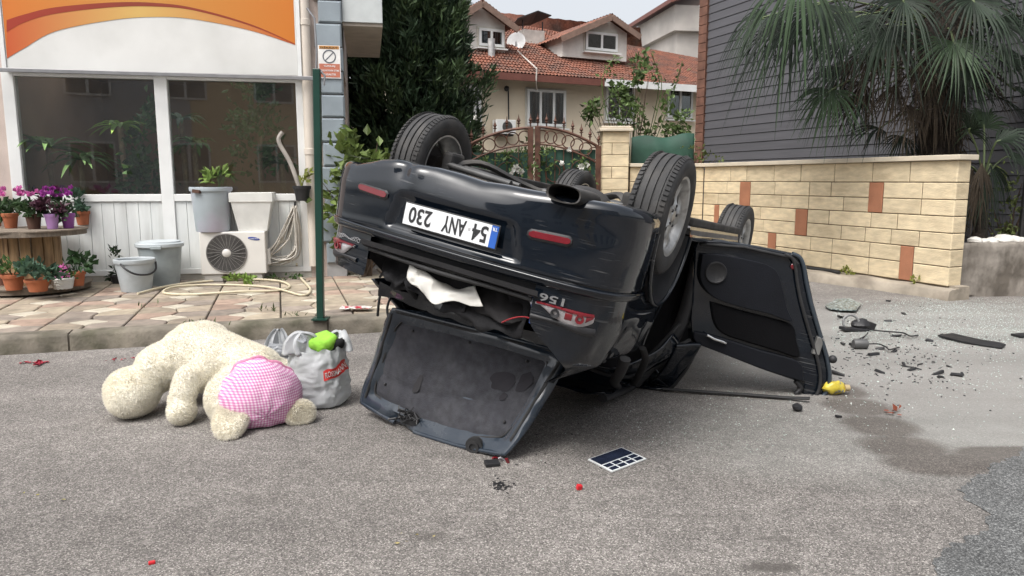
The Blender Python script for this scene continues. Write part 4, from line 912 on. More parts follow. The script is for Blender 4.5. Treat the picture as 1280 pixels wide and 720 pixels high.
# pillars, roof rails, crushed roof
for sg in (1, -1):
    zr_ = 1.36
    if sg > 0: cpart('rear_pillar', MB().grid([[Vector((sg * .77, lerp(-.28, .14, b_ / 4), .96)).lerp(Vector((sg * .60, lerp(.22, .52, b_ / 4), zr_)), a_ / 10) + Vector((sg * .02 * nz((a_, b_, sg), .4), .02 * nz((a_, b_, 2), .5), 0)) for b_ in range(5)] for a_ in range(11)]), paint, smooth=60, solid=.03)
    cpart('roof_rail', MB().tube(crom([(sg * .60, .3, 1.35), (sg * .61, .9, 1.37), (sg * .60, 1.5, 1.35), (sg * .66, 2.0, 1.16), (sg * .76, 2.45, .92)], 30), .035, 8, flat=.7), m_plas, smooth=60)
    cpart('centre_pillar', MB().tube(crom([(sg * .80, 1.0, .35), (sg * .80, 1.0, .92), (sg * .62, .92, 1.35)], 12), .045, 8), m_plas, smooth=60)
rows = [[(lerp(.62, -.62, a_ / 24), lerp(.22, 1.62, b_ / 24), 1.385 - .05 * ((a_ - 12) / 12) ** 2 - .04 * max(0, (b_ - 18) / 6) - .03 * max(0, (4 - b_) / 4) + .035 * nz((a_, b_, 0), .22, 7) + .015 * nz((a_, b_, 0), .6, 8)) for b_ in range(25)] for a_ in range(25)]
cpart('roof', MB().grid(rows), paint, smooth=60, solid=.006)
# dark crumpled frame between quarter panel and roof
for pts, r_, m_ in (([(-.80, -.20, .97), (-.74, .0, 1.10), (-.66, .25, 1.22), (-.62, .5, 1.30)], .03, m_plas), ([(-.72, -.30, .99), (-.40, -.20, 1.06), (0, -.15, 1.10), (.4, -.18, 1.07), (.7, -.28, .99)], .024, m_rub), ([(-.80, .12, .95), (-.78, .35, 1.06), (-.70, .62, 1.24), (-.64, .8, 1.33)], .022, m_rub)):
    cpart('window_seal', MB().tube(crom(pts, 20), r_, 8, flat=.6), m_, smooth=60)
# front end (out of sight from behind, needed from the side)
rows = [[(lerp(.76, -.76, a_ / 16) * (1 - .12 * (b_ / 14) ** 2), lerp(2.05, 3.42, b_ / 14), .94 - .27 * (b_ / 14) ** 1.7 - .05 * ((a_ - 8) / 8) ** 2 + .03 * nz((a_, b_, 0), .3, 4)) for b_ in range(15)] for a_ in range(17)]
cpart('bonnet', MB().grid(rows), paint, smooth=60, solid=.006)
rows = []
for k in range(41):
    q = lerp(-1, 1, k / 40); x_ = .80 * math.sin(q * PI / 2); y_ = 3.10 + .42 * math.cos(q * PI / 2) ** .7
    rows.append([(x_ * s_, 3.0 + (y_ - 3.0) * s_, z_) for z_, s_ in ((.20, .93), (.24, .98), (.36, 1), (.5, 1), (.62, .98), (.68, .94))])
cpart('front_bumper', MB().grid(rows), paint, smooth=60)
# underbody
rows = [[(lerp(.76, -.76, a_ / 24), lerp(-.74, 3.3, b_ / 50), .27 + .03 * nz((a_, b_, 0), .25, 2) + (.035 * math.cos(a_ / 24 * 6 * PI) if 6 < b_ < 44 else 0) + .05 * sstep(.2, .0, abs(a_ / 24 - .5)) * 1) for b_ in range(51)] for a_ in range(25)]
def drop(i, j):
    x_, y_ = lerp(.76, -.76, i / 24), lerp(-.74, 3.3, j / 50); return abs(x_) > .46 and (abs(y_) < .36 or abs(y_ - 2.595) < .36)
cpart('underbody', MB().grid(rows, drop=drop), m_under, smooth=60)
cpart('sill_floor', MB().slab([(-.84, .40, .26), (-.84, 2.2, .26), (-.5, 2.2, .25), (-.5, .40, .25)], (0, 0, .03)), mat('underseal_grey', (.13, .13, .135), .55, var=.25, vs=5))
cpart('spare_wheel_well', MB().lathe([(0, .25), (.24, .25), (.29, .26), (.30, .30)], 28, Matrix.Translation((.1, -.42, 0))), m_under, smooth=50)
# exhaust with an oval double tip
ex = cpart('exhaust', MB().tube(crom([(-.50, -.66, .25), (-.44, -.3, .23), (-.3, .2, .24), (-.15, .9, .22), (-.1, 2.3, .24)], 24), .03, 10), m_steel, smooth=60)
cpart('silencer', MB().ball((-.46, -.42, .24), (.13, .22, .085), 16), m_under, ex, smooth=180)
R = []
for k, (yy, rr) in enumerate(((-.60, .9), (-.87, 1.0), (-.885, .97), (-.88, .86), (-.60, .8))):
    R.append([(-.525 + .085 * rr * (abs(math.cos(q)) ** .75) * (1 if math.cos(q) > 0 else -1), yy, .213 + .040 * rr * (abs(math.sin(q)) ** .75) * (1 if math.sin(q) > 0 else -1)) for q in [2 * PI * j / 28 for j in range(28)]])
cpart('tailpipe', MB().grid(R, closed=True), mat('tip_steel', (.10, .095, .09), .35, .7, var=.3), ex, smooth=50)
cpart('tailpipe_core', MB().add(R[4], [tuple(range(28))]), mat('bore_black', (.004, .004, .004), .9), ex)  # near-black disc closing the tailpipe bore
# suspension: arms, springs, axle beam
for sg in (1, -1):
    zc_ = .21
    cpart('trailing_arm', MB().tube(crom([(sg * .56, .0, zc_), (sg * .45, .14, .16), (sg * .25, .3, .22), (sg * .1, .36, .25)], 14), .032, 8, flat=.6), m_under, smooth=60)
    cpart('control_arm', MB().tube([(sg * .58, -.06, zc_ + .0), (sg * .10, -.12, .235)], .019, 8), mat('arm_grey', (.10, .10, .10), .5, .5, var=.3), smooth=60)
    cpart('control_arm', MB().tube([(sg * .58, .05, zc_ - .01), (sg * .10, .0, .235)], .014, 8), mat('arm_grey', (.10, .10, .10)), smooth=60)
    cpart('damper', MB().tube([(sg * .56, .05, .2), (sg * .52, .05, .6)], .035, 10), m_plas, smooth=60)
    cpart('hub_carrier', MB().box((sg * .565, 0, zc_), (.07, .16, .15)), m_under, bevel=.02)
# ---- wheels
def wheel_meshes():
    tb = MB(); w = .1025
    pr = [(.205, -.085), (.225, -.100), (.262, -.1035), (.292, -.099), (.306, -.086)]
    g = [-.058, -.02, .02, .058]
    for c in g: pr += [(.3145 if abs(c) < .05 else .312, c - .006), (.305, c - .0045), (.305, c + .0045), (.3145 if abs(c) < .05 else .312, c + .006)]
    pr += [(.306, .086), (.292, .099), (.262, .1035), (.225, .100), (.205, .085), (.205, -.085)]
    tb.lathe(pr, 72)
    for k in range(72):                       # shoulder blocks
        for sg in (-1, 1):
            q = 2 * PI * k / 72; tb.box((0, 0, 0), (.004, .018, .026)); 
            M_ = Matrix.Rotation(q, 4, 'Z') @ Matrix.Translation((.3125, 0, sg * .078)) @ Matrix.Rotation(sg * -.42, 4, 'Y'); tb.xf(M_, len(tb.v) - 8)
    rb = MB(); rb.lathe([(.200, -.088), (.214, -.092), (.216, -.080), (.200, -.06), (.186, -.04), (.184, .05), (.205, .088), (.195, .088), (.172, .045), (.178, -.04), (.186, -.075), (.200, -.088)], 60)
    # five-hole face: disc with round windows
    NA = 180; ri, ro = .035, .192; holes = [(.118 * math.cos(2 * PI * k / 5 + .3), .118 * math.sin(2 * PI * k / 5 + .3)) for k in range(5)]
    NR = 26; P_ = []; 
    for i in range(NR + 1):
        r_ = lerp(ri, ro, i / NR); P_.append([(r_ * math.cos(2 * PI * j / NA), r_ * math.sin(2 * PI * j / NA), -.062 - .018 * sstep(.19, .06, r_) + .012 * sstep(.06, .04, r_)) for j in range(NA)])
    HR = .060
    def hole(x_, y_): return min(math.hypot(x_ - a, (y_ - b_)) for a, b_ in holes)
    for i in range(NR + 1):                   # dish the rim towards each window and snap the edge
        for j in range(NA):
            x_, y_, z_ = P_[i][j]; hx, hy = min(holes, key=lambda q: math.hypot(x_ - q[0], y_ - q[1])); d = math.hypot(x_ - hx, y_ - hy)
            if abs(d - HR) < .006: k = HR / d; x_, y_ = hx + (x_ - hx) * k, hy + (y_ - hy) * k; d = HR
            P_[i][j] = (x_, y_, z_ + .02 * sstep(HR + .022, HR, d))
    def drop(i, j):
        a, b_ = P_[i][j], P_[i + 1][(j + 1) % NA]; return hole((a[0] + b_[0]) / 2, (a[1] + b_[1]) / 2) < HR - .001
    rb.grid(P_, closed=True, drop=drop)
    cb_ = MB().lathe([(0, -.075), (.03, -.075), (.036, -.068), (.036, -.05)], 20)
    bolts = []
    for k in range(5): q = 2 * PI * (k + .5) / 5 + .3; bolts.append(MB().lathe([(0, -.082), (.008, -.082), (.009, -.07)], 8, Matrix.Translation((.056 * math.cos(q), .056 * math.sin(q), .004))))
    disc = MB().lathe([(.04, -.03), (.13, -.03), (.13, -.012), (.04, -.012)], 40); disc.lathe([(0, -.05), (.07, -.045), (.075, .06), (0, .06)], 24)
    return tb, rb, cb_, bolts, disc
tb, rb, cb_, bolts, disc = wheel_meshes()
m_tyre = mat('tyre_rubber', (.030, .030, .031), .7, var=.3, vs=10, bump=.15, bs=150, col2=(.062, .058, .054), mixs=7, mixlo=.45, mixhi=.75)
m_alloy = mat('alloy', (.46, .46, .45), .36, .6, var=.15, vs=10, col2=(.15, .14, .13), mixs=14, mixlo=.52, mixhi=.8)
proto = part('wheel', disc, mat('brake_steel', (.03, .026, .024), .6, .3, var=.3), car, smooth=40)
tyre = part('tyre', tb, m_tyre, proto, smooth=35); rim = part('rim', rb, m_alloy, proto, smooth=40); part('hub_cap', cb_, m_alloy, proto, smooth=40); [part('wheel_bolt', b1_, m_plas, proto) for b1_ in bolts]
def face(sg): return Matrix.Rotation(sg * PI / 2, 4, 'Y')       # -z of the wheel (outer face) -> sg * ... x
spots = [(-.735, 0, .205, -1, .0, .0), (.705, 0, .245, 1, .0, .03), (-.745, 2.595, .315, -1, -.03, .06), (.745, 2.595, .315, 1, .0, .06)]
for k, (x_, y_, z_, sg, camb, toe) in enumerate(spots):
    o = proto if k == 0 else copy_tree(proto, car)
    R_ = Matrix.Rotation(-PI / 2, 4, 'Y') if sg > 0 else Matrix.Rotation(PI / 2, 4, 'Y')
    o.matrix_basis = Matrix.Translation((x_, y_, z_)) @ Matrix.Rotation(toe, 4, 'Z') @ Matrix.Rotation(camb, 4, 'Y') @ R_ @ Matrix.Rotation(k * .9 + .5, 4, 'Z')
# ---- boot lid hanging open, its inner side to the street
TR, TL, BR, BL = Vector((.335, 3.73, .54)), Vector((-.70, 4.23, .70)), Vector((.0, 3.56, .02)), Vector((-.93, 4.34, .07))
LN = ((TR - TL).cross(BL - TL)).normalized()
if LN.y > 0: LN = -LN                          # towards the viewer
def LP(u, v, d=0.0):                          # u left->right, v top->bottom, bowed lower edge
    p = TL.lerp(TR, u).lerp(BL.lerp(BR, u), v)
    bow = .07 * math.sin(PI * u) * v ** 2; dn = (BL.lerp(BR, .5) - TL.lerp(TR, .5)).normalized()
    p = p + dn * bow + LN * (d + .025 * math.sin(PI * u) * math.sin(PI * v) * -1); p.z = max(p.z, .008 + d * .0); return p
lid_o = []
NU, NV = 44, 26
def edge(u, v):                               # raised rim round the carpet
    m_ = min(u * 1.15, (1 - u) * 1.15, v * .64, (1 - v) * .64); return m_
def rnd(u, v):                                # rounded-corner remap
    a, b_ = 2 * u - 1, 2 * v - 1; k = 1 - .055 * (abs(a) ** 3) * (abs(b_) ** 3); return (a * k + 1) / 2, (b_ * k + 1) / 2
rows = []
for i in range(NU + 1):
    r = []
    for j in range(NV + 1):
        u, v = rnd(i / NU, j / NV); e = edge(u, v)
        hgt = .028 * sstep(.0, .012, e) * sstep(.105, .07, e) + .012 * nz((u * 5, v * 4, 0), 1.6, 2)
        if v > .9 and .22 < u < .42: hgt -= .03 * sstep(.22, .28, u) * sstep(.42, .36, u)
        r.append(LP(u, v, hgt))
    rows.append(r)
lid = part('boot_lid', MB().grid(rows), paint_mat('lid_paint', (.020, .029, .042), (.06, .07, .082), .45, .8, .2), car, smooth=60, world=True, solid=.012)
R = []
for k in range(41):
    t = k / 40; R.append([LP(*rnd(t, -.01), -.03), LP(*rnd(t, .0), -.005)])
# carpet lining with a black seam round it
m_carpet = mat('lid_carpet', (.040, .041, .049), .95, var=.22, vs=26, bump=.6, bs=220, col2=(.055, .056, .064), mixs=9, mixlo=.42, mixhi=.66)
def CU(i, j, d=0.0):
    u, v = .07 + .86 * i / 48, .11 + .74 * j / 30; a, b_ = (i - 24) / 24, (j - 15) / 15; k = 1 - .07 * abs(a) ** 4 * abs(b_) ** 4
    u, v = .5 + (u - .5) * k, .48 + (v - .48) * k; v += .05 * math.sin(PI * u) * (j / 30) ** 3
    e = min(i, 48 - i, j, 30 - j); crease = -.012 * math.exp(-((v - (.62 + .06 * math.sin(u * 5))) / .02) ** 2) * sstep(.0, .12, u) * sstep(1, .8, u)
    return LP(u, v, .016 * sstep(0, 3, e) + .010 + .008 * nz((u * 7, v * 5, 0), 1, 4) + .004 * nz((u * 22, v * 16, 0), 1, 6) + crease + d)
carp = part('carpet', MB().grid([[CU(i, j) for j in range(31)] for i in range(49)]), m_carpet, lid, smooth=70, world=True)
loop = [CU(i, 0, .006) for i in range(49)] + [CU(48, j, .006) for j in range(1, 31)] + [CU(i, 30, .006) for i in range(47, -1, -1)] + [CU(0, j, .006) for j in range(29, -1, -1)]
part('carpet_seam', MB().tube(loop, .0065, 6, cap=False), m_rub, lid, smooth=60, world=True)
for i, j in ((6, 3), (24, 2), (42, 3), (4, 24), (45, 24)): part('trim_clip', MB().ball(CU(i, j, .004), .009, 8), m_plas, lid, smooth=180, world=True)
# damp stain on the carpet, black blot for the dark inside a tear, rubbish
def blot(cu, cv, ru, rv, d, m_, nm, seed, par):
    pts = []
    for k in range(40):
        q = 2 * PI * k / 40; f_ = 1 + .4 * nz((math.cos(q) * 1.5, math.sin(q) * 1.5, seed), 1.0); pts.append((cu + ru * f_ * math.cos(q), cv + rv * f_ * math.sin(q)))
    R = [[LP(cu + (p[0] - cu) * s_, cv + (p[1] - cv) * s_, d - .004 + .008 * nz(((cu + (p[0] - cu) * s_) * 7, (cv + (p[1] - cv) * s_) * 5, 0), 1, 4) + .004 * nz(((cu + (p[0] - cu) * s_) * 22, (cv + (p[1] - cv) * s_) * 16, 0), 1, 6)) for p in pts] for s_ in (.02, .35, .7, 1)]
    return part(nm, MB().grid(R, closed=True), m_, par, smooth=80, world=True)
stain = mat('damp_stain', (.02, .019, .024), .9, var=.3)
blot(.76, .40, .065, .085, .034, stain, 'damp_stain', 1, lid); blot(.86, .36, .035, .085, .034, stain, 'damp_stain', 5, lid); blot(.80, .52, .02, .03, .034, stain, 'damp_stain', 8, lid); blot(.33, .62, .018, .09, .034, mat('damp_stain2', (.028, .027, .03), .85), 'damp_stain', 11, lid)
mb = MB(); rg = np.random.default_rng(5)
blot(.37, .885, .075, .055, .040, mat('hole_shade_blot', (.006, .006, .007), .9), 'hole_shade_blot', 14, lid)  # flat black patch, painted as the shade inside a hole
for k in range(26):
    p = LP(.36 + rg.normal() * .03, .87 + rg.normal() * .022, .038 + rg.uniform(0, .012)); q = p + Vector(rg.normal(size=3) * .03); q.z = max(q.z, .01); mb.tube([p, (p + q) / 2 + Vector(rg.normal(size=3) * .01), q], .004, 4)
part('latch_wiring', mb, m_plas, lid, world=True)
c = LP(.80, .94, .035); mb = MB().lathe([(0, .012), (.02, .012), (.02, .02), (.035, .02), (.035, .008), (.05, .008), (.05, -.02)], 20, Matrix.Translation(c) @ LN.to_track_quat('Z', 'Y').to_matrix().to_4x4()); part('buffer', mb, m_rub, lid, smooth=40, world=True)
c = G(615, 579, .012); part('latch_piece', MB().box(c, (.075, .05, .022), rotm(.1, .05, .3)), m_plas, lid, world=True, bevel=.005)
for k in range(3): p = LP(.93 + .03 * k, .985, .03 + .006 * k); part('broken_lens', MB().box(p + Vector((0, 0, -.012)), (.05 - .01 * k, .008, .016), rotm(.9, .3 + k * .4, .7)), m_redl if k != 1 else m_clear, lid, world=True)
for u0, u1, v_, r_ in ((.04, .30, .965, .013), (.44, .95, .965, .013), (.05, .95, .035, .012)):
    part('rolled_edge', MB().tube([LP(lerp(u0, u1, k / 16), v_, .026) for k in range(17)], r_, 8), MATS['lid_paint'], lid, smooth=60, world=True)
for u0, v0, u1, v1 in ((.035, .08, .05, .9), (.965, .1, .955, .85), (.06, .05, .94, .055)):
    part('lid_channel', MB().tube([LP(lerp(u0, u1, k / 12), lerp(v0, v1, k / 12), .03) for k in range(13)], .010, 6), m_rub, lid, smooth=60, world=True)
# hinge straps and hanging wires between body and lid
for pts in ([(488, 372, 4.35), (484, 385, 4.3), (486, 400, 4.28)], [(478, 355, 4.4), (474, 375, 4.3), (472, 395, 4.3)], [(698, 415, 3.85), (703, 432, 3.8), (700, 455, 3.75)], [(706, 412, 3.9), (712, 430, 3.8), (707, 462, 3.7)], [(690, 420, 3.85), (695, 436, 3.8), (697, 470, 3.68)]):
    part('wiring', MB().tube(crom([Q(*p) for p in pts], 10), .008, 6), m_plas, car, smooth=60, world=True)
# ---- open door, hanging from its hinge with the inside to the viewer
DY = 4.74
def D(px, py, d=0.0): return Q(px, py, DY - d)
outer = [(872, 300), (900, 300), (950, 308), (994, 317), (1004, 322), (1009, 334), (1012, 352), (1018, 380), (1028, 415), (1037, 445), (1041, 466), (1040, 482), (1034, 494), (1022, 499), (1004, 498)]
inner = [(1004, 498), (1006, 478), (994, 476), (950, 461), (905, 443), (866, 428), (864, 400), (866, 350), (868, 310)]
shell = [D(*p) for p in crom_px] if False else [D(p[0], p[1]) for p in outer + inner[1:]]
door = part('door', MB().slab(shell, (0, .13, 0)), paint, car, world=True, bevel=.012)
# rolled edge flange
fl_ = [Vector((p[0], p[1], 0)) for p in outer[3:]]; fl_ = crom(fl_, 40)
part('door_flange', MB().tube([D(p.x - 4, p.y, .012) for p in fl_], .014, 8), mat('flange_paint', (.05, .065, .082), .25, .3, coat=.5), door, smooth=60, world=True)
part('door_seal', MB().tube([D(p.x - 13 - 3 * math.sin(k / 39 * PI), p.y + 1, .016) for k, p in enumerate(fl_)], .011, 8), m_rub, door, smooth=60, world=True)
part('door_seal', MB().tube([D(*p, .014) for p in ((876, 305), (930, 309), (990, 322), (997, 330))], .010, 8), m_rub, door, smooth=60, world=True)
m_dtrim = mat('door_trim', (.0055, .0065, .010), .7, spec=.25, var=.2, vs=5, bump=.2, bs=160); m_dtrim2 = mat('door_trim_dark', (.004, .004, .005), .9, spec=.15, var=.2, vs=6, bump=.2, bs=120)
def panel(name, pix, d, m_, par=door, th=.03, bev=.012):
    P_ = crom([Vector((p[0], p[1], 0)) for p in pix + [pix[0]]], len(pix) * 5 + 1)[:-1]
    return part(name, MB().slab([D(p.x, p.y, d) for p in P_], (0, th, 0)), m_, par, world=True, bevel=bev, smooth=30)
panel('door_panel', [(878, 318), (905, 319), (945, 327), (963, 333), (974, 345), (984, 385), (990, 402), (960, 392), (930, 385), (893, 372), (876, 350)], .050, m_dtrim, th=.05, bev=.016)
panel('armrest', [(888, 377), (930, 389), (965, 398), (991, 407), (996, 425), (999, 447), (970, 439), (930, 427), (905, 418), (893, 404)], .022, m_dtrim2, th=.02)
panel('belt_trim', [(868, 415), (900, 422), (950, 438), (998, 452), (1004, 470), (1001, 476), (960, 464), (905, 443), (870, 428)], .034, m_dtrim, th=.03)
c = D(895, 341, .054); mb = MB().lathe([(0, .0), (.055, .002), (.062, .008), (.068, .008), (.072, -.004)], 28, Matrix.Translation(c) @ Matrix.Rotation(PI / 2, 4, 'X')); part('speaker_grille', mb, m_plas, door, smooth=40, world=True)
part('door_handle', MB().tube([D(884, 419, .05), D(893, 424, .06), D(903, 427, .055), D(907, 429, .04)], .009, 8), mat('chrome', (.7, .7, .7)), door, smooth=60, world=True)
c = D(992, 333, .01); part('door_reflector', MB().lathe([(0, .006), (.014, .005), (.02, 0)], 14, Matrix.Translation(c) @ Matrix.Rotation(PI / 2, 4, 'X')), mat('red_lens', (.3, .01, .02)), door, smooth=60, world=True)
c = D(1022, 432, .01); part('door_latch', MB().box(c, (.05, .03, .12), rotm(0, .25, 0)), m_steel, door, world=True, bevel=.006); part('lock_stop', MB().ball(Q(1041, 449, DY - .02), .028, 10), m_plas, door, smooth=180, world=True)
part('window_frame', MB().tube(crom([G(828, 486, .02), G(870, 489, .02), G(930, 493, .018), G(985, 497, .018), G(1012, 498, .03)], 24), .017, 8, flat=.6), m_rub, door, smooth=60, world=True)
part('window_frame', MB().tube(crom([D(994, 476, .0), D(1001, 485, .0), D(995, 494, .0), D(1015, 497, 0)], 16), .016, 8), m_plas, door, smooth=60, world=True)
part('hinge_check', MB().tube([D(862, 340, -.1), D(872, 345, -.05), D(880, 348, 0)], .012, 8), m_steel, door, smooth=60, world=True)
# rear and front seats seen through the opening
cpart('rear_seat', MB().box((0, .62, .50), (1.30, .55, .20), None), m_trim, bevel=.05); cpart('seat_back', MB().box((0, .22, .78), (1.30, .16, .60), rotm(.25, 0, 0)), m_trim, bevel=.05)
cpart('front_seat', MB().box((-.38, 1.25, .82), (.48, .16, .62), rotm(.2, 0, 0)), m_trim, bevel=.05); cpart('front_seat', MB().box((.38, 1.25, .82), (.48, .16, .62), rotm(.2, 0, 0)), m_trim, bevel=.05)
# ---- things spilling from the boot
def cloth(name, pix, m_, label, cat, seed, amp=.03, thick=.003):
    # pix: rows of (px, py, Y)
    n, m2 = len(pix), len(pix[0]); rows = []
    cols = [crom([Q(*pix[i][j]) for i in range(n)], 14) for j in range(m2)]
    for i in range(14):
        r = crom([cols[j][i] for j in range(m2)], 22); rows.append([p + Vector((0, amp * nz(p, 14, seed) + amp * .5 * nz(p, 30, seed), amp * .5 * nz(p, 11, seed + 2))) for p in r])
    return single(name, MB().grid(rows), m_, label, cat, smooth=35, solid=thick)
cloth('white_sheet', [[(513, 330, 3.64), (540, 345, 3.58), (570, 361, 3.60), (594, 356, 3.54)], [(509, 348, 3.60), (535, 360, 3.54), (565, 368, 3.53), (599, 370, 3.48)], [(526, 363, 3.60), (540, 377, 3.52), (562, 378, 3.52), (604, 383, 3.46)]], mat('white_cloth', (.62, .61, .57), .8, var=.08), 'crumpled white sheet hanging out of the open boot', 'cloth', 3)
cloth('blue_packet', [[(659, 366, 3.40), (672, 370, 3.38)], [(664, 385, 3.37), (676, 386, 3.35)], [(661, 405, 3.37), (688, 414, 3.31)]], mat('packet_blue', (.03, .06, .22), .3, var=.5, vs=16, col2=(.55, .55, .6), mixs=14, mixlo=.52, mixhi=.56), 'shiny blue and white packet beside the boot lamp', 'packet', 6, .02)
cloth('dark_garment', [[(575, 358, 3.61), (625, 362, 3.54), (655, 365, 3.55)], [(590, 385, 3.54), (625, 392, 3.46), (658, 385, 3.50)], [(615, 398, 3.48), (635, 404, 3.42), (662, 397, 3.45)]], mat('dark_cloth', (.013, .012, .013), .9), 'black garment with a red hem bunched in the boot opening', 'garment', 9, .03)
single('red_strap', MB().tube(crom([Q(628, 403, 3.42), Q(640, 398, 3.38), Q(655, 396, 3.37), Q(668, 400, 3.36)], 14), .009, 6, flat=.4), mat('strap_red', (.42, .04, .05), .6), 'short red strap poking out of the boot', 'strap', smooth=60)
# ================================================================== big plush bear
BB = G(262, 500)
bear = thing('plush_bear', 'giant cream plush bear slumped face down on the road', 'plush toy', loc=BB)
mb = MB()
def cap(a, b_, r0, r1, n=7):
    for k in range(n):
        t = k / (n - 1); mb.ball(a.lerp(b_, t), lerp(r0, r1, t), 14)
q_ = lambda px, py, Y: Q(px, py, Y)
mb.ball(q_(246, 446, 4.62), (.235, .24, .22), 16)                       # rump
mb.ball(q_(258, 428, 4.66), (.14, .15, .13), 14); mb.ball(q_(255, 413, 4.68), (.075, .10, .06), 12)
cap(q_(250, 447, 4.6), q_(318, 468, 4.46), .215, .185)                  # back
cap(q_(238, 448, 4.58), q_(198, 460, 4.46), .185, .14)                  # thigh
cap(q_(198, 464, 4.44), q_(180, 478, 4.36), .125, .11)
mb.ball(q_(166, 490, 4.29), (.155, .16, .152), 16)                       # foot
mb.ball(q_(160, 499, 4.22), (.125, .10, .11), 14)
cap(q_(262, 465, 4.36), q_(236, 474, 4.24), .10, .08)                  # arm
cap(q_(236, 474, 4.24), q_(227, 500, 4.17), .08, .07)
mb.ball(q_(227, 514, 4.14), (.078, .10, .08), 14)
mb.ball(q_(305, 496, 4.22), (.21, .21, .20), 16)                        # head
mb.ball(q_(286, 498, 4.2), (.135, .15, .165), 14)
mb.ball(q_(345, 480, 4.5), (.15, .2, .16), 14)
body = remesh(mb, .015, 5)
for i, p in enumerate(body.v):
    w = Vector(p); d = .014 * nz(w, 5, 1) + .006 * nz(w, 14, 2); 
    w = w + (w - BB).normalized() * d; w.z = max(w.z, .006); body.v[i] = tuple(w)
m_plush = mat('plush', (.83, .80, .71), .95, var=.08, vs=14, bump=.9, bs=60, col2=(.82, .77, .65), mixs=4, mixlo=.5, mixhi=.75, spec=.1)
bo = part('body', body, m_plush, bear, smooth=180, world=True)
def ear(c, r, rot, seed):
    e = MB().ball((0, 0, 0), 1.0, 20); e.v = [tuple(c + rot @ Vector((p[0] * r[0], p[1] * r[1] * (1 - .5 * max(0, 1 - (p[0] ** 2 + p[2] ** 2) * 1.2) * (p[1] < 0)), p[2] * r[2] * (1 + .12 * p[0])))) for p in e.v]
    for i, p in enumerate(e.v): w = Vector(p); w += Vector((0, 0, 1)) * .008 * nz(w, 9, seed); w.z = max(w.z, .006); e.v[i] = tuple(w)
    return e
e1 = ear(q_(289, 522, 3.985), (.095, .055, .155), rotm(-1.0, .06, .1), 1); part('ear', e1, m_plush, bear, smooth=180, world=True)
e2 = ear(q_(375, 517, 4.16), (.085, .07, .072), rotm(-.2, -.25, .5), 2); part('ear', e2, m_plush, bear, smooth=180, world=True)
def fur(src, n, ln, name, m_, par, seed, lean=(0, 0, -.35)):
    r = np.random.default_rng(seed); V = np.array(src.v); T_ = []
    for f_ in src.f:
        for k in range(1, len(f_) - 1): T_.append((f_[0], f_[k], f_[k + 1]))
    T_ = np.array(T_); a, b_, c = V[T_[:, 0]], V[T_[:, 1]], V[T_[:, 2]]; nr = np.cross(b_ - a, c - a); ar = np.linalg.norm(nr, axis=1) + 1e-12; nr /= ar[:, None]
    idx = r.choice(len(T_), n, p=ar / ar.sum()); u = r.random((n, 2)); s_ = u.sum(1) > 1; u[s_] = 1 - u[s_]
    P = a[idx] + (b_[idx] - a[idx]) * u[:, :1] + (c[idx] - a[idx]) * u[:, 1:]; N_ = nr[idx]
    cl = np.stack([np.sin(P[:, 0] * 41 + 3 * np.sin(P[:, 2] * 37)), np.sin(P[:, 1] * 43 + 2 * np.sin(P[:, 0] * 31)), np.sin(P[:, 2] * 47 + 3 * np.sin(P[:, 1] * 29))], 1); d = N_ + r.normal(size=(n, 3)) * .35 + cl * .22 + np.array(lean); d /= np.linalg.norm(d, axis=1)[:, None]
    sd_ = np.cross(d, r.normal(size=(n, 3))); sd_ /= np.linalg.norm(sd_, axis=1)[:, None]; L_ = ln * r.uniform(.5, 1.2, (n, 1)); w = .0013 + .0010 * r.random((n, 1))
    A, B_, E_ = P - sd_ * w, P + sd_ * w, P + d * L_; E_[:, 2] = np.maximum(E_[:, 2], .002)
    VV = np.stack([A, B_, E_], 1).reshape(-1, 3); Mi = np.array(root_inv(par)); VV = VV @ Mi[:3, :3].T + Mi[:3, 3]
    me = bpy.data.meshes.new(name); me.vertices.add(len(VV)); me.vertices.foreach_set('co', VV.ravel()); me.loops.add(3 * n); me.loops.foreach_set('vertex_index', np.arange(3 * n)); me.polygons.add(n); me.polygons.foreach_set('loop_start', np.arange(0, 3 * n, 3)); me.update(); me.validate()
    me.materials.append(m_); o = link(name, me, par); o['kind'] = 'stuff'; return o
m_fur = mat('fur', (.86, .83, .745), .9, var=.06, vs=9, isl=.07, col2=(.86, .82, .71), mixs=4, mixlo=.5, mixhi=.75, spec=.15)
_nt = m_fur.node_tree; _b = _nt.nodes['Principled BSDF']; _t = _nt.nodes.new('ShaderNodeBsdfTranslucent'); _x = _nt.nodes.new('ShaderNodeMixShader'); _x.inputs[0].default_value = .4; _nt.links.new(_b.inputs['Base Color'].links[0].from_socket, _t.inputs[0]); _nt.links.new(_b.outputs[0], _x.inputs[1]); _nt.links.new(_t.outputs[0], _x.inputs[2]); _nt.links.new(_x.outputs[0], _nt.nodes['Material Output'].inputs[0])
fur(body, 150000, .013, 'fur', m_fur, bear, 1); 
for e in (e1, e2): fur(e, 14000, .016, 'fur', m_fur, bear, 2)
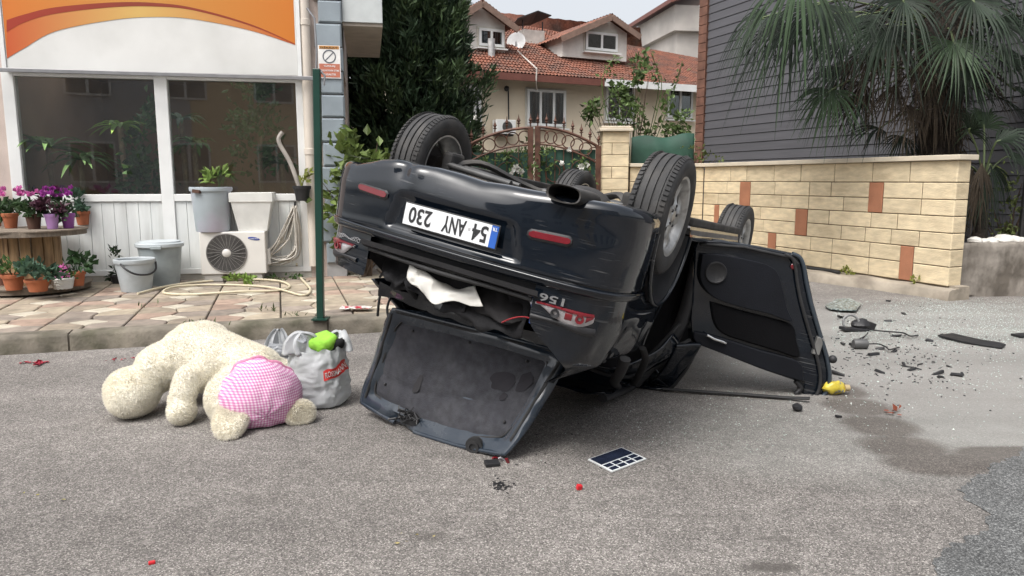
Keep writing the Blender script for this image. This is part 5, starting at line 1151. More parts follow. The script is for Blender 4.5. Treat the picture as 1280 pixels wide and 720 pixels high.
# pink gingham hat
def gingham():
    m, nt, b = nodes_of('gingham'); N = nt.nodes.new; L = nt.links.new; tc = N('ShaderNodeTexCoord'); uv = N('ShaderNodeUVMap'); 
    sx = N('ShaderNodeSeparateXYZ'); L(uv.outputs[0], sx.inputs[0]); acc = []
    for k in (0, 1):
        a = N('ShaderNodeMath'); a.operation = 'FRACT'; L(sx.outputs[k], a.inputs[0]); c = N('ShaderNodeMath'); c.operation = 'GREATER_THAN'; c.inputs[1].default_value = .5; L(a.outputs[0], c.inputs[0]); acc.append(c.outputs[0])
    s_ = N('ShaderNodeMath'); s_.operation = 'ADD'; L(acc[0], s_.inputs[0]); L(acc[1], s_.inputs[1])
    rp = N('ShaderNodeValToRGB'); rp.color_ramp.interpolation = 'CONSTANT'; e = rp.color_ramp.elements; e[0].color = (.80, .67, .75, 1); e[1].position = .4; e[1].color = (.66, .33, .52, 1); e.new(.9).color = (.54, .17, .37, 1)
    d = N('ShaderNodeMath'); d.operation = 'DIVIDE'; d.inputs[1].default_value = 2; L(s_.outputs[0], d.inputs[0]); L(d.outputs[0], rp.inputs[0]); L(rp.outputs[0], b.inputs['Base Color']); b.inputs['Roughness'].default_value = .85; return m
hc = q_(326, 498, 4.18); nu, nv = 56, 30; rows = []
hax = (Vector((.42, -.80, -.28))).normalized(); hs_ = hax.cross(Vector((0, 0, 1))).normalized(); hu = hs_.cross(hax)
for i in range(nv + 1):
    t = i / nv * 1.95; r = []
    for k in range(nu):
        q = 2 * PI * k / nu; f_ = 1 + .045 * nz((math.cos(q) * 2, math.sin(q) * 2, t * 2), 1.4, 3) + .03 * abs(nz((math.cos(q) * 3, math.sin(q) * 3, t * 4), 1.5, 7)) * sstep(0, .6, t) + .014 * nz((math.cos(q) * 8, math.sin(q) * 8, t * 6), 1.5, 5) + .13 * sstep(.9, 1.7, t) * math.exp(-((q - 1.35) / .42) ** 2) + .06 * sstep(.9, 1.7, t) * math.exp(-((q - .3) / .4) ** 2) + .03 * sstep(1.5, 1.95, t) * math.sin(q * 13)
        p = hc + hax * .185 * math.cos(t) * f_ + (hs_ * math.cos(q) * .232 + hu * math.sin(q) * .218) * math.sin(t) * f_; p.z = max(p.z, .012); r.append(p)
    rows.append(r)
hat = part('hat', MB().grid(rows, closed=True), gingham(), bear, smooth=180, world=True, solid=.006)
uvl = hat.data.uv_layers.new(name='UVMap')
for poly in hat.data.polygons:
    for li in poly.loop_indices:
        w = Vector(hat.matrix_basis @ hat.data.vertices[hat.data.loops[li].vertex_index].co) + BB - hc; uvl.data[li].uv = (w.dot(hs_) * 62 + w.dot(hax) * 22, w.dot(hu) * 62 - w.dot(hax) * 22)
pts = [rows[nv][k] + (rows[nv][k] - hc).normalized() * .006 for k in range(nu)]; part('hem', MB().tube(pts + [pts[0]], .011, 8, cap=False), mat('hem_pink', (.62, .25, .38), .85, var=.25, vs=30), hat, smooth=180, world=True)
# ================================================================== shopping bags
def bagmat(name, col):
    m = mat(name, col, .35, var=.08, vs=5, bump=.5, bs=22, bdist=.01); nt = m.node_tree; b = nt.nodes['Principled BSDF']; t = nt.nodes.new('ShaderNodeBsdfTranslucent'); t.inputs[0].default_value = (*col, 1)
    mx = nt.nodes.new('ShaderNodeMixShader'); mx.inputs[0].default_value = .35; nt.links.new(b.outputs[0], mx.inputs[1]); nt.links.new(t.outputs[0], mx.inputs[2]); nt.links.new(mx.outputs[0], nt.nodes['Material Output'].inputs[0]); return m
m_bag = bagmat('bag_white', (.60, .62, .64)); m_bagg = bagmat('bag_grey', (.44, .46, .49))
def bag_surface(c, w, d, h, seed, n=64, m=34, slump=.0, tilt=0):
    R = []
    for i in range(m + 1):
        t = i / m; r = []
        for k in range(n):
            q = 2 * PI * k / n; cx, cy = math.cos(q), math.sin(q); e = .72
            x_ = w / 2 * abs(cx) ** e * (1 if cx > 0 else -1); y_ = d / 2 * abs(cy) ** e * (1 if cy > 0 else -1)
            prof = interp(t, [0, .04, .15, .4, .7, .9, 1], [.80, .93, 1.0, 1.04, 1.0, .93, .90])
            p = Vector((x_ * prof, y_ * prof, h * t))
            cr = .018 * nz((cx * 2, cy * 2, t * 3), 1.6, seed) + .011 * abs(nz((cx * 4, cy * 4, t * 6), 1.7, seed + 1)) * 2 + .006 * nz((cx * 9, cy * 9, t * 12), 1.5, seed + 2)
            o = Vector((cx, cy, 0)); p += o * cr
            p.z += (.035 * nz((cx, cy, 4), 1.8, seed)) * t - slump * t * t * max(0, cx); p.x += tilt * t; p.z = max(p.z, .006); r.append(Vector(c) + p)
        R.append(r)
    return R
bc = G(393, 512); bc.y += .14
bag = thing('shopping_bag', 'full white plastic shopping bag with red label beside the plush bear', 'bag', loc=(bc.x, bc.y, 0), rotz=-.25)
R = bag_surface((0, 0, 0), .35, .30, .37, 4, tilt=-.01)
part('sack', MB().grid(R, closed=True).add(R[0], [tuple(range(64))]), m_bag, bag, smooth=70)
def handle(pts, w0, seed):
    P_ = crom(pts, 22); rows_ = []
    for k, p in enumerate(P_):
        t = k / 21; wd = w0 * (1 - .62 * math.sin(PI * t)); s_ = Vector((1, .15, 0)).normalized(); rows_.append([p + s_ * wd * a_ + Vector((0, .012 * math.sin(a_ * 5 + seed) + .01 * nz((t * 5, a_, seed), 1), .006 * math.cos(a_ * 6))) for a_ in (-1, -.6, -.2, .2, .6, 1)])
    return MB().grid(rows_)
part('handle', handle([(-.10, -.15, .34), (-.105, -.14, .42), (-.07, -.10, .475), (-.01, -.07, .46), (.0, -.06, .40), (.01, -.08, .33)], .07, 1), m_bag, bag, smooth=60, solid=.0015)
part('handle', handle([(.02, .12, .34), (.06, .13, .43), (.11, .10, .455), (.15, .06, .42), (.16, .03, .34)], .06, 2), m_bag, bag, smooth=60, solid=.0015)
def wrap(x0_, x1_, z0_, z1_, off, nseg=14):   # a strip following the sack's front
    out = []
    for a_ in range(nseg + 1):
        xx = lerp(x0_, x1_, a_ / nseg); col = []
        for b_ in range(5):
            zz = lerp(z0_, z1_, b_ / 4) + .35 * (xx - x0_) * .55; i = min(34, max(0, int(round(zz / .37 * 34))))
            cand = [p for p in R[i] if p.y < 0]; p = min(cand, key=lambda p: abs(p.x - xx)); col.append(Vector((xx, p.y - off, zz)))
        out.append(col)
    return out
mb = MB(); band = []
for a_ in range(21):
    q = lerp(-1.02, .1, a_ / 20); col = []
    for b_ in range(4):
        t = lerp(.50, .665, b_ / 3) + .11 * a_ / 20; i = int(t * 34); ft = t * 34 - i; k = (q / (2 * PI) * 64) % 64; k0 = int(k); p = (R[i][k0].lerp(R[i][(k0 + 1) % 64], k - k0)).lerp(R[i + 1][k0].lerp(R[i + 1][(k0 + 1) % 64], k - k0), ft); o = Vector((math.cos(q), math.sin(q), 0)); col.append(p + o * .007)
    band.append(col)
part('label_band', MB().grid(band), mat('label_red', (.52, .035, .03), .4), bag, smooth=180)
t_ = fit_text(text_mb('ROSSMANN', bold=.02, ext=.0003), 18.0, 1.7); V2 = []
for x_, y_, z_ in t_.v:
    a_ = min(max(x_ + 10, 0), 19.99); b_ = min(max(y_ + 1.5, 0), 2.99); i, j = int(a_), int(b_); fa, fb = a_ - i, b_ - j
    p = (band[i][j].lerp(band[i + 1][j], fa)).lerp(band[i][j + 1].lerp(band[i + 1][j + 1], fa), fb); o = Vector((p.x, p.y, 0)).normalized(); V2.append(tuple(p + o * .003))
t_.v = V2; part('lettering', t_, m_white, bag)
gcl = MB().ball((.04, -.01, .40), (.10, .085, .062), 24); gcl.v = [tuple(Vector(p) + Vector((1, .5, 1)).normalized() * .03 * nz(p, 16, 2)) for p in gcl.v]
o = single('green_cloth', gcl, mat('lime_cloth', (.28, .62, .06), .9, var=.25, vs=14, bump=.5, bs=40), 'bright lime green cloth stuffed in the top of the white bag', 'cloth', smooth=180); o.matrix_basis = bag.matrix_basis.copy()
dk = MB().ball((.115, .02, .385), (.05, .06, .05), 14); dk.v = [tuple(Vector(p) * (1 + .1 * nz(p, 20, 4))) for p in dk.v]
o = single('dark_pouch', dk, m_trim, 'black pouch tucked behind the lime cloth in the bag', 'pouch', smooth=180); o.matrix_basis = bag.matrix_basis.copy()
bc2 = G(352, 470); bc2.y += .16
bag2 = thing('shopping_bag', 'smaller grey plastic bag tied up behind the plush bear', 'bag', loc=(bc2.x, bc2.y, 0), rotz=.2)
R = bag_surface((0, 0, 0), .30, .22, .22, 11); part('sack', MB().grid(R, closed=True).add(R[0], [tuple(range(64))]).add(R[34], [tuple(range(64))]), m_bagg, bag2, smooth=70)
part('handle', handle([(-.11, -.06, .18), (-.09, -.05, .27), (-.055, -.04, .325), (-.03, -.04, .30), (-.01, -.06, .24), (.02, -.07, .19)], .06, 4), m_bag, bag2, smooth=60, solid=.0015)
part('handle', handle([(.04, .04, .2), (.06, .05, .25), (.10, .05, .27), (.14, .04, .2)], .045, 5), m_bag, bag2, smooth=60, solid=.0015)
# ================================================================== pots and plants in front of the shop
m_soil = mat('potting_soil', (.03, .022, .015), .95, bump=.5, bs=60)
POTM = {'terracotta': mat('terracotta', (.36, .115, .05), .8, var=.15, vs=14, obj=.12), 'purple': mat('pot_purple', (.24, .06, .26), .5, var=.08), 'lilac': mat('pot_lilac', (.40, .22, .46), .5, var=.08), 'black': mat('pot_black', (.02, .02, .022), .5), 'white': mat('pot_white', (.66, .66, .63), .5, var=.1), 'brown': mat('pot_brown', (.13, .05, .03), .7, var=.15), 'dark': mat('pot_dark', (.09, .045, .03), .8, var=.2)}
LEAF = {'cyc': leafmat('leaf_cyclamen', (.045, .085, .035)), 'dark': leafmat('leaf_dark', (.035, .075, .028)), 'mid': leafmat('leaf_mid', (.07, .135, .04)), 'lime': leafmat('leaf_lime', (.20, .30, .07)), 'blue': leafmat('leaf_bluegreen', (.07, .13, .085)), 'yellow': leafmat('leaf_yellow', (.24, .27, .06)), 'deep': leafmat('leaf_deep', (.022, .045, .018)), 'pur': leafmat('leaf_purple', (.08, .03, .05))}
FLOW = {'pink': leafmat('petal_pink', (.62, .16, .42), .25), 'purple': leafmat('petal_purple', (.34, .05, .32), .25), 'pale': leafmat('petal_pale', (.72, .40, .52), .2)}
def pot(name, label, cat, base, r, h, pm, leaf_, spread, hgt, n, size, seed, flower=None, nf=0, group=None, square=False, extra=None, up=.4):
    rg_ = np.random.default_rng(seed); t = thing(name, label, cat, loc=base, rotz=seed * .7, group=group)
    if square:
        mb = MB(); P_ = lambda s_, z_: [(-s_, -s_, z_), (s_, -s_, z_), (s_, s_, z_), (-s_, s_, z_)]
        mb.grid([P_(r * .72, 0), P_(r * .95, h * .8), P_(r * 1.0, h * .8), P_(r, h), P_(r * .92, h), P_(r * .88, h * .85)], closed=True).add(P_(r * .72, 0), [(0, 1, 2, 3)]); part('pot', mb, pm, t, bevel=.005); part('soil', MB().add(P_(r * .9, h * .9), [(0, 1, 2, 3)]), m_soil, t)
    else:
        part('pot', MB().lathe([(0, 0), (r * .70, 0), (r * .92, h * .78), (r * 1.02, h * .78), (r * 1.05, h * .98), (r * .97, h), (r * .9, h * .85), (0, h * .85)], 24), pm, t, smooth=35)
        part('soil', MB().lathe([(0, h * .88), (r * .9, h * .86)], 16), m_soil, t)
    mb = MB(); bushy(mb, (0, 0, h + hgt * .38), (spread, spread, hgt * .55), n, size, rg_, up=up)
    for k in range(8): q = rg_.uniform(0, 2 * PI); mb.tube([(0, 0, h * .85), (spread * .4 * math.cos(q), spread * .4 * math.sin(q), h + hgt * .4)], .004, 4)
    part('foliage', mb, LEAF[leaf_], t, kind='stuff')
    if flower:
        mb = MB(); 
        for k in range(nf):
            q = rg_.uniform(0, 2 * PI); rr = spread * math.sqrt(rg_.uniform(0, 1)); c = Vector((rr * math.cos(q), rr * math.sin(q), h + hgt * rg_.uniform(.75, 1.15)))
            for j in range(6): d = Vector((rg_.normal() * .5, rg_.normal() * .5, 1)); np_leaves(mb, [c], [d], [size * .8], [size * .55], rg_)
        part('flowers', mb, FLOW[flower], t, kind='stuff')
    return t
# cable spool used as a flower stand
sc = G(46, 373, PZ); SPY = sc.y + .58; SPX = Q(44, 366, SPY).x
sp = thing('cable_spool', 'wooden cable spool used as a two tier flower stand', 'spool', loc=(SPX, SPY, PZ))
m_wood = mat('spool_wood', (.42, .27, .14), .8, var=.3, vs=4, bump=.4, bs=20, stretch=(6, 6, .8), obj=.15, col2=(.25, .15, .08), mixs=3); m_wgrey = mat('weathered_wood', (.19, .155, .12), .9, var=.35, vs=5, bump=.5, bs=25, stretch=(1, 8, 1), obj=.15)
zt_s = Q(50, 291, SPY - .58).z - PZ; RD = .59
for z_ in (.025, zt_s - .06):
    fl = part('flange', MB().lathe([(0, z_), (RD - .02, z_), (RD - .02, z_ + .05), (0, z_ + .05)], 40), m_wgrey, sp, smooth=30)
    for k in range(9):                         # boards of the disc
        y0_, y1_ = -RD + k * 2 * RD / 9 + .004, -RD + (k + 1) * 2 * RD / 9 - .004; ym = max(abs(y0_), abs(y1_)); pts = []
        for yy in (y0_, y1_): pts.append((math.sqrt(max(RD ** 2 - yy ** 2, .001)), yy))
        part('flange_board', MB().slab([(-pts[0][0], y0_, z_ + .051), (pts[0][0], y0_, z_ + .051), (pts[1][0], y1_, z_ + .051), (-pts[1][0], y1_, z_ + .051)], (0, 0, .014)), m_wgrey, fl)
for k in range(16):
    q = 2 * PI * k / 16; part('stave', MB().box((.285 * math.cos(q), .285 * math.sin(q), zt_s / 2), (.025, .104, zt_s - .14), rotm(0, 0, q)), m_wood, sp, bevel=.004)
part('brace', MB().span(-.42, -.36, -.2, -.14, .07, zt_s - .06), m_wgrey, sp)
zt_p = PZ + zt_s + .008; zb_p = PZ + .09
def spot(px, py, z_): return G(px, py, z_)
ii = 0
GT = 'cyclamens on top of the spool'
for px, py, pm, lf, fl_, lab in ((14, 285, 'terracotta', 'cyc', 'pink', 'cyclamen with pale pink flowers in terracotta pot at the spool edge'), (43, 286, 'dark', 'cyc', 'pink', 'dark leaved cyclamen in a brown clay pot on the spool'), (66, 286, 'lilac', 'pur', 'purple', 'purple flowered plant in a lilac plastic pot on the spool'), (86, 285, 'purple', 'cyc', 'purple', 'cyclamen in a deep purple plastic pot on the spool'), (104, 281, 'terracotta', 'blue', None, 'leafy plant without flowers in terracotta pot on the spool'), (-6, 283, 'terracotta', 'cyc', 'pale', 'cyclamen with white pink flowers at the far spool edge'), (30, 279, 'terracotta', 'cyc', 'pink', 'pink cyclamen standing in the second row on the spool'), (75, 279, 'brown', 'dark', 'purple', 'purple cyclamen in the second row on the spool')):
    ii += 1; b_ = spot(px, py, zt_p); pot('potted_cyclamen', lab, 'potted plant', b_, .085 if pm not in ('lilac', 'purple') else .075, .17, POTM[pm], lf, .15, .24, 150, .075, 20 + ii, fl_, 8 if fl_ else 0, GT)
for px, py, pm, lf, r, h_, sp_, hg, n, sz, lab, fl_ in ((18, 362, 'terracotta', 'mid', .11, .17, .16, .2, 130, .06, 'small leaved green plant in terracotta pot on the lower tier', None), (48, 364, 'terracotta', 'blue', .12, .13, .19, .2, 130, .10, 'broad leaved grey green plant in low terracotta pot', None), (97, 357, 'terracotta', 'dark', .09, .16, .14, .28, 130, .09, 'upright dark leafy plant in terracotta pot on the lower tier', None), (8, 356, 'brown', 'dark', .10, .15, .13, .2, 90, .07, 'plant in brown pot tucked behind the terracotta pots', None)):
    ii += 1; pot('potted_plant', lab, 'potted plant', spot(px, py, zb_p), r, h_, POTM[pm], lf, sp_, hg, n, sz, 40 + ii, fl_, 8 if fl_ else 0, 'pots on the lower spool tier')
# woven white basket
b_ = spot(79, 361, zb_p); bk = thing('flower_basket', 'small white woven basket with pink flowers on the lower tier', 'basket', loc=b_); mb = MB()
for k in range(7): mb.tube([((.085 + .004 * k) * math.cos(q * PI / 14), (.085 + .004 * k) * math.sin(q * PI / 14), .012 + .017 * k + .004 * math.sin(q * 3.5)) for q in range(29)], .010, 6, cap=False)
part('weave', mb, POTM['white'], bk, smooth=60); part('soil', MB().lathe([(0, .09), (.095, .09)], 14), m_soil, bk)
mb = MB(); rg = np.random.default_rng(9); bushy(mb, (0, 0, .15), (.12, .12, .08), 90, .05, rg); part('foliage', mb, LEAF['mid'], bk, kind='stuff'); mb = MB(); bushy(mb, (0, 0, .17), (.11, .11, .07), 50, .04, rg); part('flowers', mb, FLOW['pink'], bk, kind='stuff')
# tall plant behind
pot('potted_plant', 'tall bushy evergreen pot plant between spool and white panel', 'potted plant', G(88, 345, PZ), .10, .2, POTM['terracotta'], 'deep', .15, .5, 170, .08, 71)
# cactus
b_ = G(122, 349, PZ); ct = thing('cactus_pot', 'single columnar cactus in a brown clay pot', 'potted plant', loc=b_); part('pot', MB().lathe([(0, 0), (.085, 0), (.115, .15), (.125, .15), (.125, .19), (.11, .19), (.10, .16), (0, .16)], 22), POTM['brown'], ct, smooth=35)
Rr = [[((lerp(.05, .05, t) * (1 if t < .85 else math.sqrt(max(0, 1 - ((t - .85) / .15) ** 2))) + .004) * (1 + .16 * math.cos(9 * 2 * PI * k / 54)) * math.cos(2 * PI * k / 54), (.05 * (1 if t < .85 else math.sqrt(max(0, 1 - ((t - .85) / .15) ** 2))) + .004) * (1 + .16 * math.cos(9 * 2 * PI * k / 54)) * math.sin(2 * PI * k / 54), .15 + .34 * t) for k in range(54)] for t in [j / 14 for j in range(15)]]
part('stem', MB().grid(Rr, closed=True), mat('cactus_green', (.07, .10, .045), .7, var=.25, vs=20), ct, smooth=50)
pot('potted_plant', 'thin leggy plant in a small white pot by the bins', 'potted plant', G(137, 350, PZ), .075, .16, POTM['white'], 'deep', .11, .42, 70, .07, 73)
pot('potted_plant', 'dark trailing plant standing between cactus and grey bin', 'potted plant', G(147, 354, PZ), .08, .10, POTM['black'], 'deep', .10, .32, 110, .06, 74)
pot('potted_plant', 'small dark fern in a black pot beside the outdoor unit', 'potted plant', G(239, 341, PZ), .085, .17, POTM['black'], 'deep', .11, .17, 130, .09, 75)
# buckets and bins
m_gb = mat('bucket_grey', (.46, .50, .52), .5, var=.10, vs=4, col2=(.36, .39, .40), mixs=3); m_bin = mat('bin_grey', (.33, .37, .38), .5, var=.12, vs=4, col2=(.25, .28, .285), mixs=3)
b_ = G(171, 363, PZ); sc_ = b_.y / FOC * .98
bu = thing('bucket', 'light grey plastic bucket with a black carrying handle', 'bucket', loc=b_); part('shell', MB().lathe([(0, .004), (.155, .004), (.16, .0), (.205, .32), (.215, .32), (.22, .335), (.22, .365), (.21, .37), (.20, .36), (.155, .02), (0, .02)], 36), m_gb, bu, smooth=35)
part('contents', MB().lathe([(0, .325), (.198, .325)], 24), mat('dark_water', (.06, .06, .055), .2), bu); part('handle', MB().tube(crom([(-.05, -.215, .33), (.03, -.25, .27), (.12, -.22, .215), (.20, -.10, .20), (.225, .02, .24), (.215, .05, .33)], 20), .011, 8), POTM['black'], bu, smooth=60)
b_ = G(197, 357, PZ); b_.y += .12
tb_ = thing('lidded_bin', 'grey plastic bin with a pale lid behind the bucket', 'bin', loc=b_, rotz=S.a); part('shell', MB().lathe([(0, 0), (.20, 0), (.245, .46), (.255, .46), (.255, .48)], 40), m_bin, tb_, smooth=35); part('lid', MB().lathe([(.262, .46), (.275, .47), (.275, .505), (.262, .512), (.24, .512), (.235, .53), (0, .535)], 40), m_gb, tb_, smooth=35); part('lug', MB().box((.03, -.28, .47), (.12, .03, .04)), m_bin, tb_, bevel=.006)
# ---- outdoor air conditioning unit
AC = Plane(G(291, 352, PZ), 11)
AP = lambda px, py: AC.pix(px, py, -.02)
ax0, ax1 = AP(249.5, 317)[0], AP(332, 317)[0]; az0, az1 = AP(290, 343)[1], AP(290, 290)[1]
ac = thing('outdoor_unit', 'white air conditioner outdoor unit with round fan on the pavement', 'air conditioner', M=AC.M())
m_acw = mat('ac_white', (.68, .66, .62), .5, var=.06, vs=3)
part('casing', MB().span(ax0, ax1, 0, .28, az0, az1), m_acw, ac, bevel=.012)
fcx, fcz = AP(283, 316.5); fr_ = AP(308, 317)[0] - fcx; RX = Matrix.Translation((fcx, -.004, fcz)) @ Matrix.Rotation(PI / 2, 4, 'X')
part('fan_recess', MB().lathe([(0, 0), (fr_, 0)], 36, RX), mat('fan_dark', (.028, .026, .025), .7), ac)
gr = part('fan_grille', MB().lathe([(fr_ * .97, .004), (fr_ * 1.0, .012), (fr_ * 1.03, .004)], 40, RX), mat('grille_grey', (.20, .19, .18), .5), ac, smooth=60)
mb = MB()
for k in range(12): mb.lathe([(fr_ * (.26 + .06 * k), .008), (fr_ * (.268 + .06 * k), .011), (fr_ * (.276 + .06 * k), .008)], 40, RX)
part('grille_rings', mb, MATS['grille_grey'], gr); mb = MB()
for k in range(24): q = 2 * PI * k / 24; mb.tube([RX @ Vector((fr_ * .2 * math.cos(q), fr_ * .2 * math.sin(q), .010)), RX @ Vector((fr_ * math.cos(q + .25), fr_ * math.sin(q + .25), .010))], .0028, 4)
part('grille_spokes', mb, MATS['grille_grey'], gr); part('fan_hub', MB().lathe([(0, .016), (fr_ * .2, .014), (fr_ * .23, .006)], 24, RX), mat('hub_white', (.62, .60, .57), .5), gr, smooth=50)
lx, lz = AP(317, 298.5); lo_ = MB().ball((0, 0, 0), (.072, .002, .02), 24); lo_.xf(Matrix.Translation((lx, -.002, lz)) @ Matrix.Rotation(.16, 4, 'Y')); lg = part('emblem', lo_, mat('emblem_blue', (.02, .05, .28), .4), ac, smooth=60)
t = fit_text(text_mb('SAMSUNG', bold=.01, ext=.0004), .105, .014); t.xf(Matrix.Translation((lx, -.0052, lz)) @ Matrix.Rotation(.0, 4, 'Y') @ XZ); part('lettering', t, m_white, lg)
part('side_valve', MB().span(ax1, ax1 + .04, .1, .22, az0 + .1, az0 + .3), m_acw, ac, bevel=.006)
for px in (266, 316): xx = AP(px, 345)[0]; o = single('support_block', MB().span(xx - .11, xx + .11, .02, .26, PZ + .0, az0 - .002), mat('block_concrete', (.42, .40, .37), .9, var=.2), 'concrete block under the %s end of the outdoor unit' % ('fan' if px < 290 else 'pipe'), 'block', 'blocks under the outdoor unit', bevel=.01); o.matrix_basis = AC.M()
# grey bin and square planter on top of the unit
tx, tz = AP(263, 288); tp = thing('planter_bin', 'tall blue grey tub with a weak plant standing on the outdoor unit', 'tub', M=AC.M() @ Matrix.Translation((tx, .15, az1 + .001)))
hh = AP(263, 234)[1] - az1; part('tub', MB().lathe([(0, 0), (.195, 0), (.20, .01), (.235, hh - .05), (.25, hh - .05), (.255, hh - .02), (.25, hh), (.235, hh), (.225, hh - .04), (0, hh - .06)], 36), mat('tub_blue', (.38, .43, .46), .5, var=.1, vs=3, col2=(.42, .40, .47), mixs=2), tp, smooth=35)
part('chip', MB().box((-.12, -.215, hh - .05), (.10, .05, .04), rotm(0, .1, -.5)), POTM['dark'], tp); mb = MB(); rg = np.random.default_rng(31); bushy(mb, (.04, 0, hh + .08), (.13, .1, .1), 26, .12, rg, up=.5); part('foliage', mb, LEAF['lime'], tp, kind='stuff')
tx = AP(315, 288)[0]; w_ = (AP(341, 250)[0] - AP(286, 250)[0]) / 2; hh2 = AP(315, 241)[1] - az1
sq = thing('square_planter', 'white tapered square planter standing on the outdoor unit', 'planter', M=AC.M() @ Matrix.Translation((tx, .16, az1 + .001)))
P_ = lambda s_, z_: [(-s_, -s_ * .62, z_), (s_, -s_ * .62, z_), (s_, s_ * .62, z_), (-s_, s_ * .62, z_)]
part('shell', MB().grid([P_(w_ * .66, 0), P_(w_ * .93, hh2 * .76), P_(w_, hh2 * .76), P_(w_, hh2), P_(w_ * .92, hh2), P_(w_ * .88, hh2 * .8)], closed=True).add(P_(w_ * .66, 0), [(0, 1, 2, 3)]).add(P_(w_ * .88, hh2 * .8), [(0, 1, 2, 3)]), POTM['white'], sq, bevel=.008)
# hose hank hanging on the panel, and the hose on the ground
hk = S.pix(369, 257, -.06); hh_ = thing('hose_hank', 'hank of grey white hose hanging from a hook on the panel', 'hose', M=S.M()); m_hose = mat('hose_white', (.50, .47, .42), .5, var=.15, vs=8)
part('hook', MB().tube(crom([(hk[0], .0, hk[1] + .04), (hk[0], -.07, hk[1] + .04), (hk[0], -.1, hk[1] + .0), (hk[0], -.1, hk[1] + .05)], 10), .012, 6), m_blk, hh_); rg = np.random.default_rng(4)
lowp = S.pix(338, 322, -.1)
for k in range(11):
    a = Vector((hk[0] + rg.normal() * .01, -.06 - .006 * k, hk[1])); m1 = Vector((lerp(hk[0], lowp[0], .45) + rg.normal() * .06, -.08 - .01 * k, lerp(hk[1], lowp[1], .55 + .2 * rg.random()))); e = Vector((lowp[0] - .06 * rg.random(), -.08 - .01 * k, lowp[1] - .08 * rg.random() + .14 * rg.random())); b2 = Vector((hk[0] - .03 + rg.normal() * .02, -.06 - .01 * k, lerp(hk[1], lowp[1], .8 + .2 * rg.random())))
    part('loop', MB().tube(crom([a, m1, e, (e + b2) / 2 + Vector((.0, 0, -.08)), b2, lerp(b2, a, .5) + Vector((.05 * rg.random(), 0, 0)), a], 30), .010, 6), m_hose, hh_, smooth=60)
gh_ = MB(); hp = [(172, 367), (210, 359), (255, 352), (300, 349), (345, 352), (362, 357), (350, 363), (300, 366), (240, 368), (205, 366), (218, 360), (262, 356), (310, 357), (345, 362), (378, 369), (388, 362), (378, 351), (372, 341)]
single('garden_hose', MB().tube(crom([G(p[0], p[1], PZ + .014) + Vector((0, 0, .014 * (k % 3 == 1))) for k, p in enumerate(hp)] + [S.w(S.pix(371, 330, -.05)[0], -.06, S.pix(371, 330, -.05)[1])], 160), .0135, 8), mat('hose_cream', (.56, .50, .36), .5, var=.1, vs=6), 'cream garden hose snaking loosely over the pavement', 'hose', smooth=60)
mb = MB(); rg = np.random.default_rng(44); c = G(296, 355, PZ); bushy(mb, (c.x, c.y, PZ + .05), (.17, .07, .06), 46, .085, rg); tag(part('lettuce_weed', mb, LEAF['lime']), 'yellow green leafy weed sprouting beside the hose', 'weed')
mb = MB(); c = G(348, 349, PZ); bushy(mb, (c.x, c.y, PZ + .03), (.30, .08, .05), 70, .05, rg); tag(part('ground_weeds', mb, LEAF['mid']), 'low weeds along the foot of the white panel', 'weed')
# hanging pot by the downpipe and white window box on a stand
hp_ = S.pix(378, 245, -.18); hpot = pot('hanging_pot', 'black pot with a thin yellowish plant hung by the downpipe', 'potted plant', S.w(hp_[0], -.2, hp_[1] - .06), .11, .19, POTM['black'], 'yellow', .1, .32, 36, .07, 81, up=1.0); part('bracket', MB().tube([(0, .0, .16), (.0, .2, .16)], .008, 6), m_blk, hpot)
st_ = S.pix(353, 165, -.12); st2 = S.pix(378, 245, -.12)
single('leaning_pipe', MB().tube(crom([S.w(st_[0], -.1, st_[1]), S.w(st_[0] - .05, -.11, st_[1] - .12), S.w(lerp(st_[0], st2[0], .5) - .02, -.12, lerp(st_[1], st2[1], .5)), S.w(st2[0], -.14, st2[1])], 16), .028, 10), mat('pipe_greyish', (.33, .30, .27), .5, var=.2), 'bent grey pipe leaning across the right hand window', 'pipe', smooth=60)
PL = Plane(G(412, 338, PZ), 11); a, b2 = PL.pix(384, 278), PL.pix(450, 308); wb = thing('planter_box', 'long white plastic planter box on a stand behind the car', 'planter', M=PL.M())
part('trough', MB().grid([[(a[0] + .03, 0.0, b2[1]), (b2[0] - .03, 0, b2[1]), (b2[0] - .03, .25, b2[1]), (a[0] + .03, .25, b2[1])], [(a[0] + .015, -.02, a[1] - .05), (b2[0] - .015, -.02, a[1] - .05), (b2[0] - .015, .27, a[1] - .05), (a[0] + .015, .27, a[1] - .05)], [(a[0], -.04, a[1] - .05), (b2[0], -.04, a[1] - .05), (b2[0], .29, a[1] - .05), (a[0], .29, a[1] - .05)], [(a[0], -.04, a[1]), (b2[0], -.04, a[1]), (b2[0], .29, a[1]), (a[0], .29, a[1])], [(a[0] + .04, 0, a[1] - .02), (b2[0] - .04, 0, a[1] - .02), (b2[0] - .04, .25, a[1] - .02), (a[0] + .04, .25, a[1] - .02)]], closed=True), POTM['white'], wb, bevel=.006)
part('base', MB().span(a[0] + .04, b2[0] - .04, .01, .24, b2[1] - .002, b2[1]), POTM['white'], wb); part('soil', MB().span(a[0] + .04, b2[0] - .04, .0, .25, a[1] - .03, a[1] - .02), m_soil, wb)
for xx in (a[0] + .1, b2[0] - .12): part('stand_leg', MB().span(xx, xx + .05, .05, .1, PZ, b2[1]), m_white, wb)
mb = MB(); rg = np.random.default_rng(61); bushy(mb, ((a[0] + b2[0]) / 2, .12, a[1] + .22), (.38, .16, .26), 130, .13, rg, up=.5); part('foliage', mb, LEAF['lime'], wb, kind='stuff')
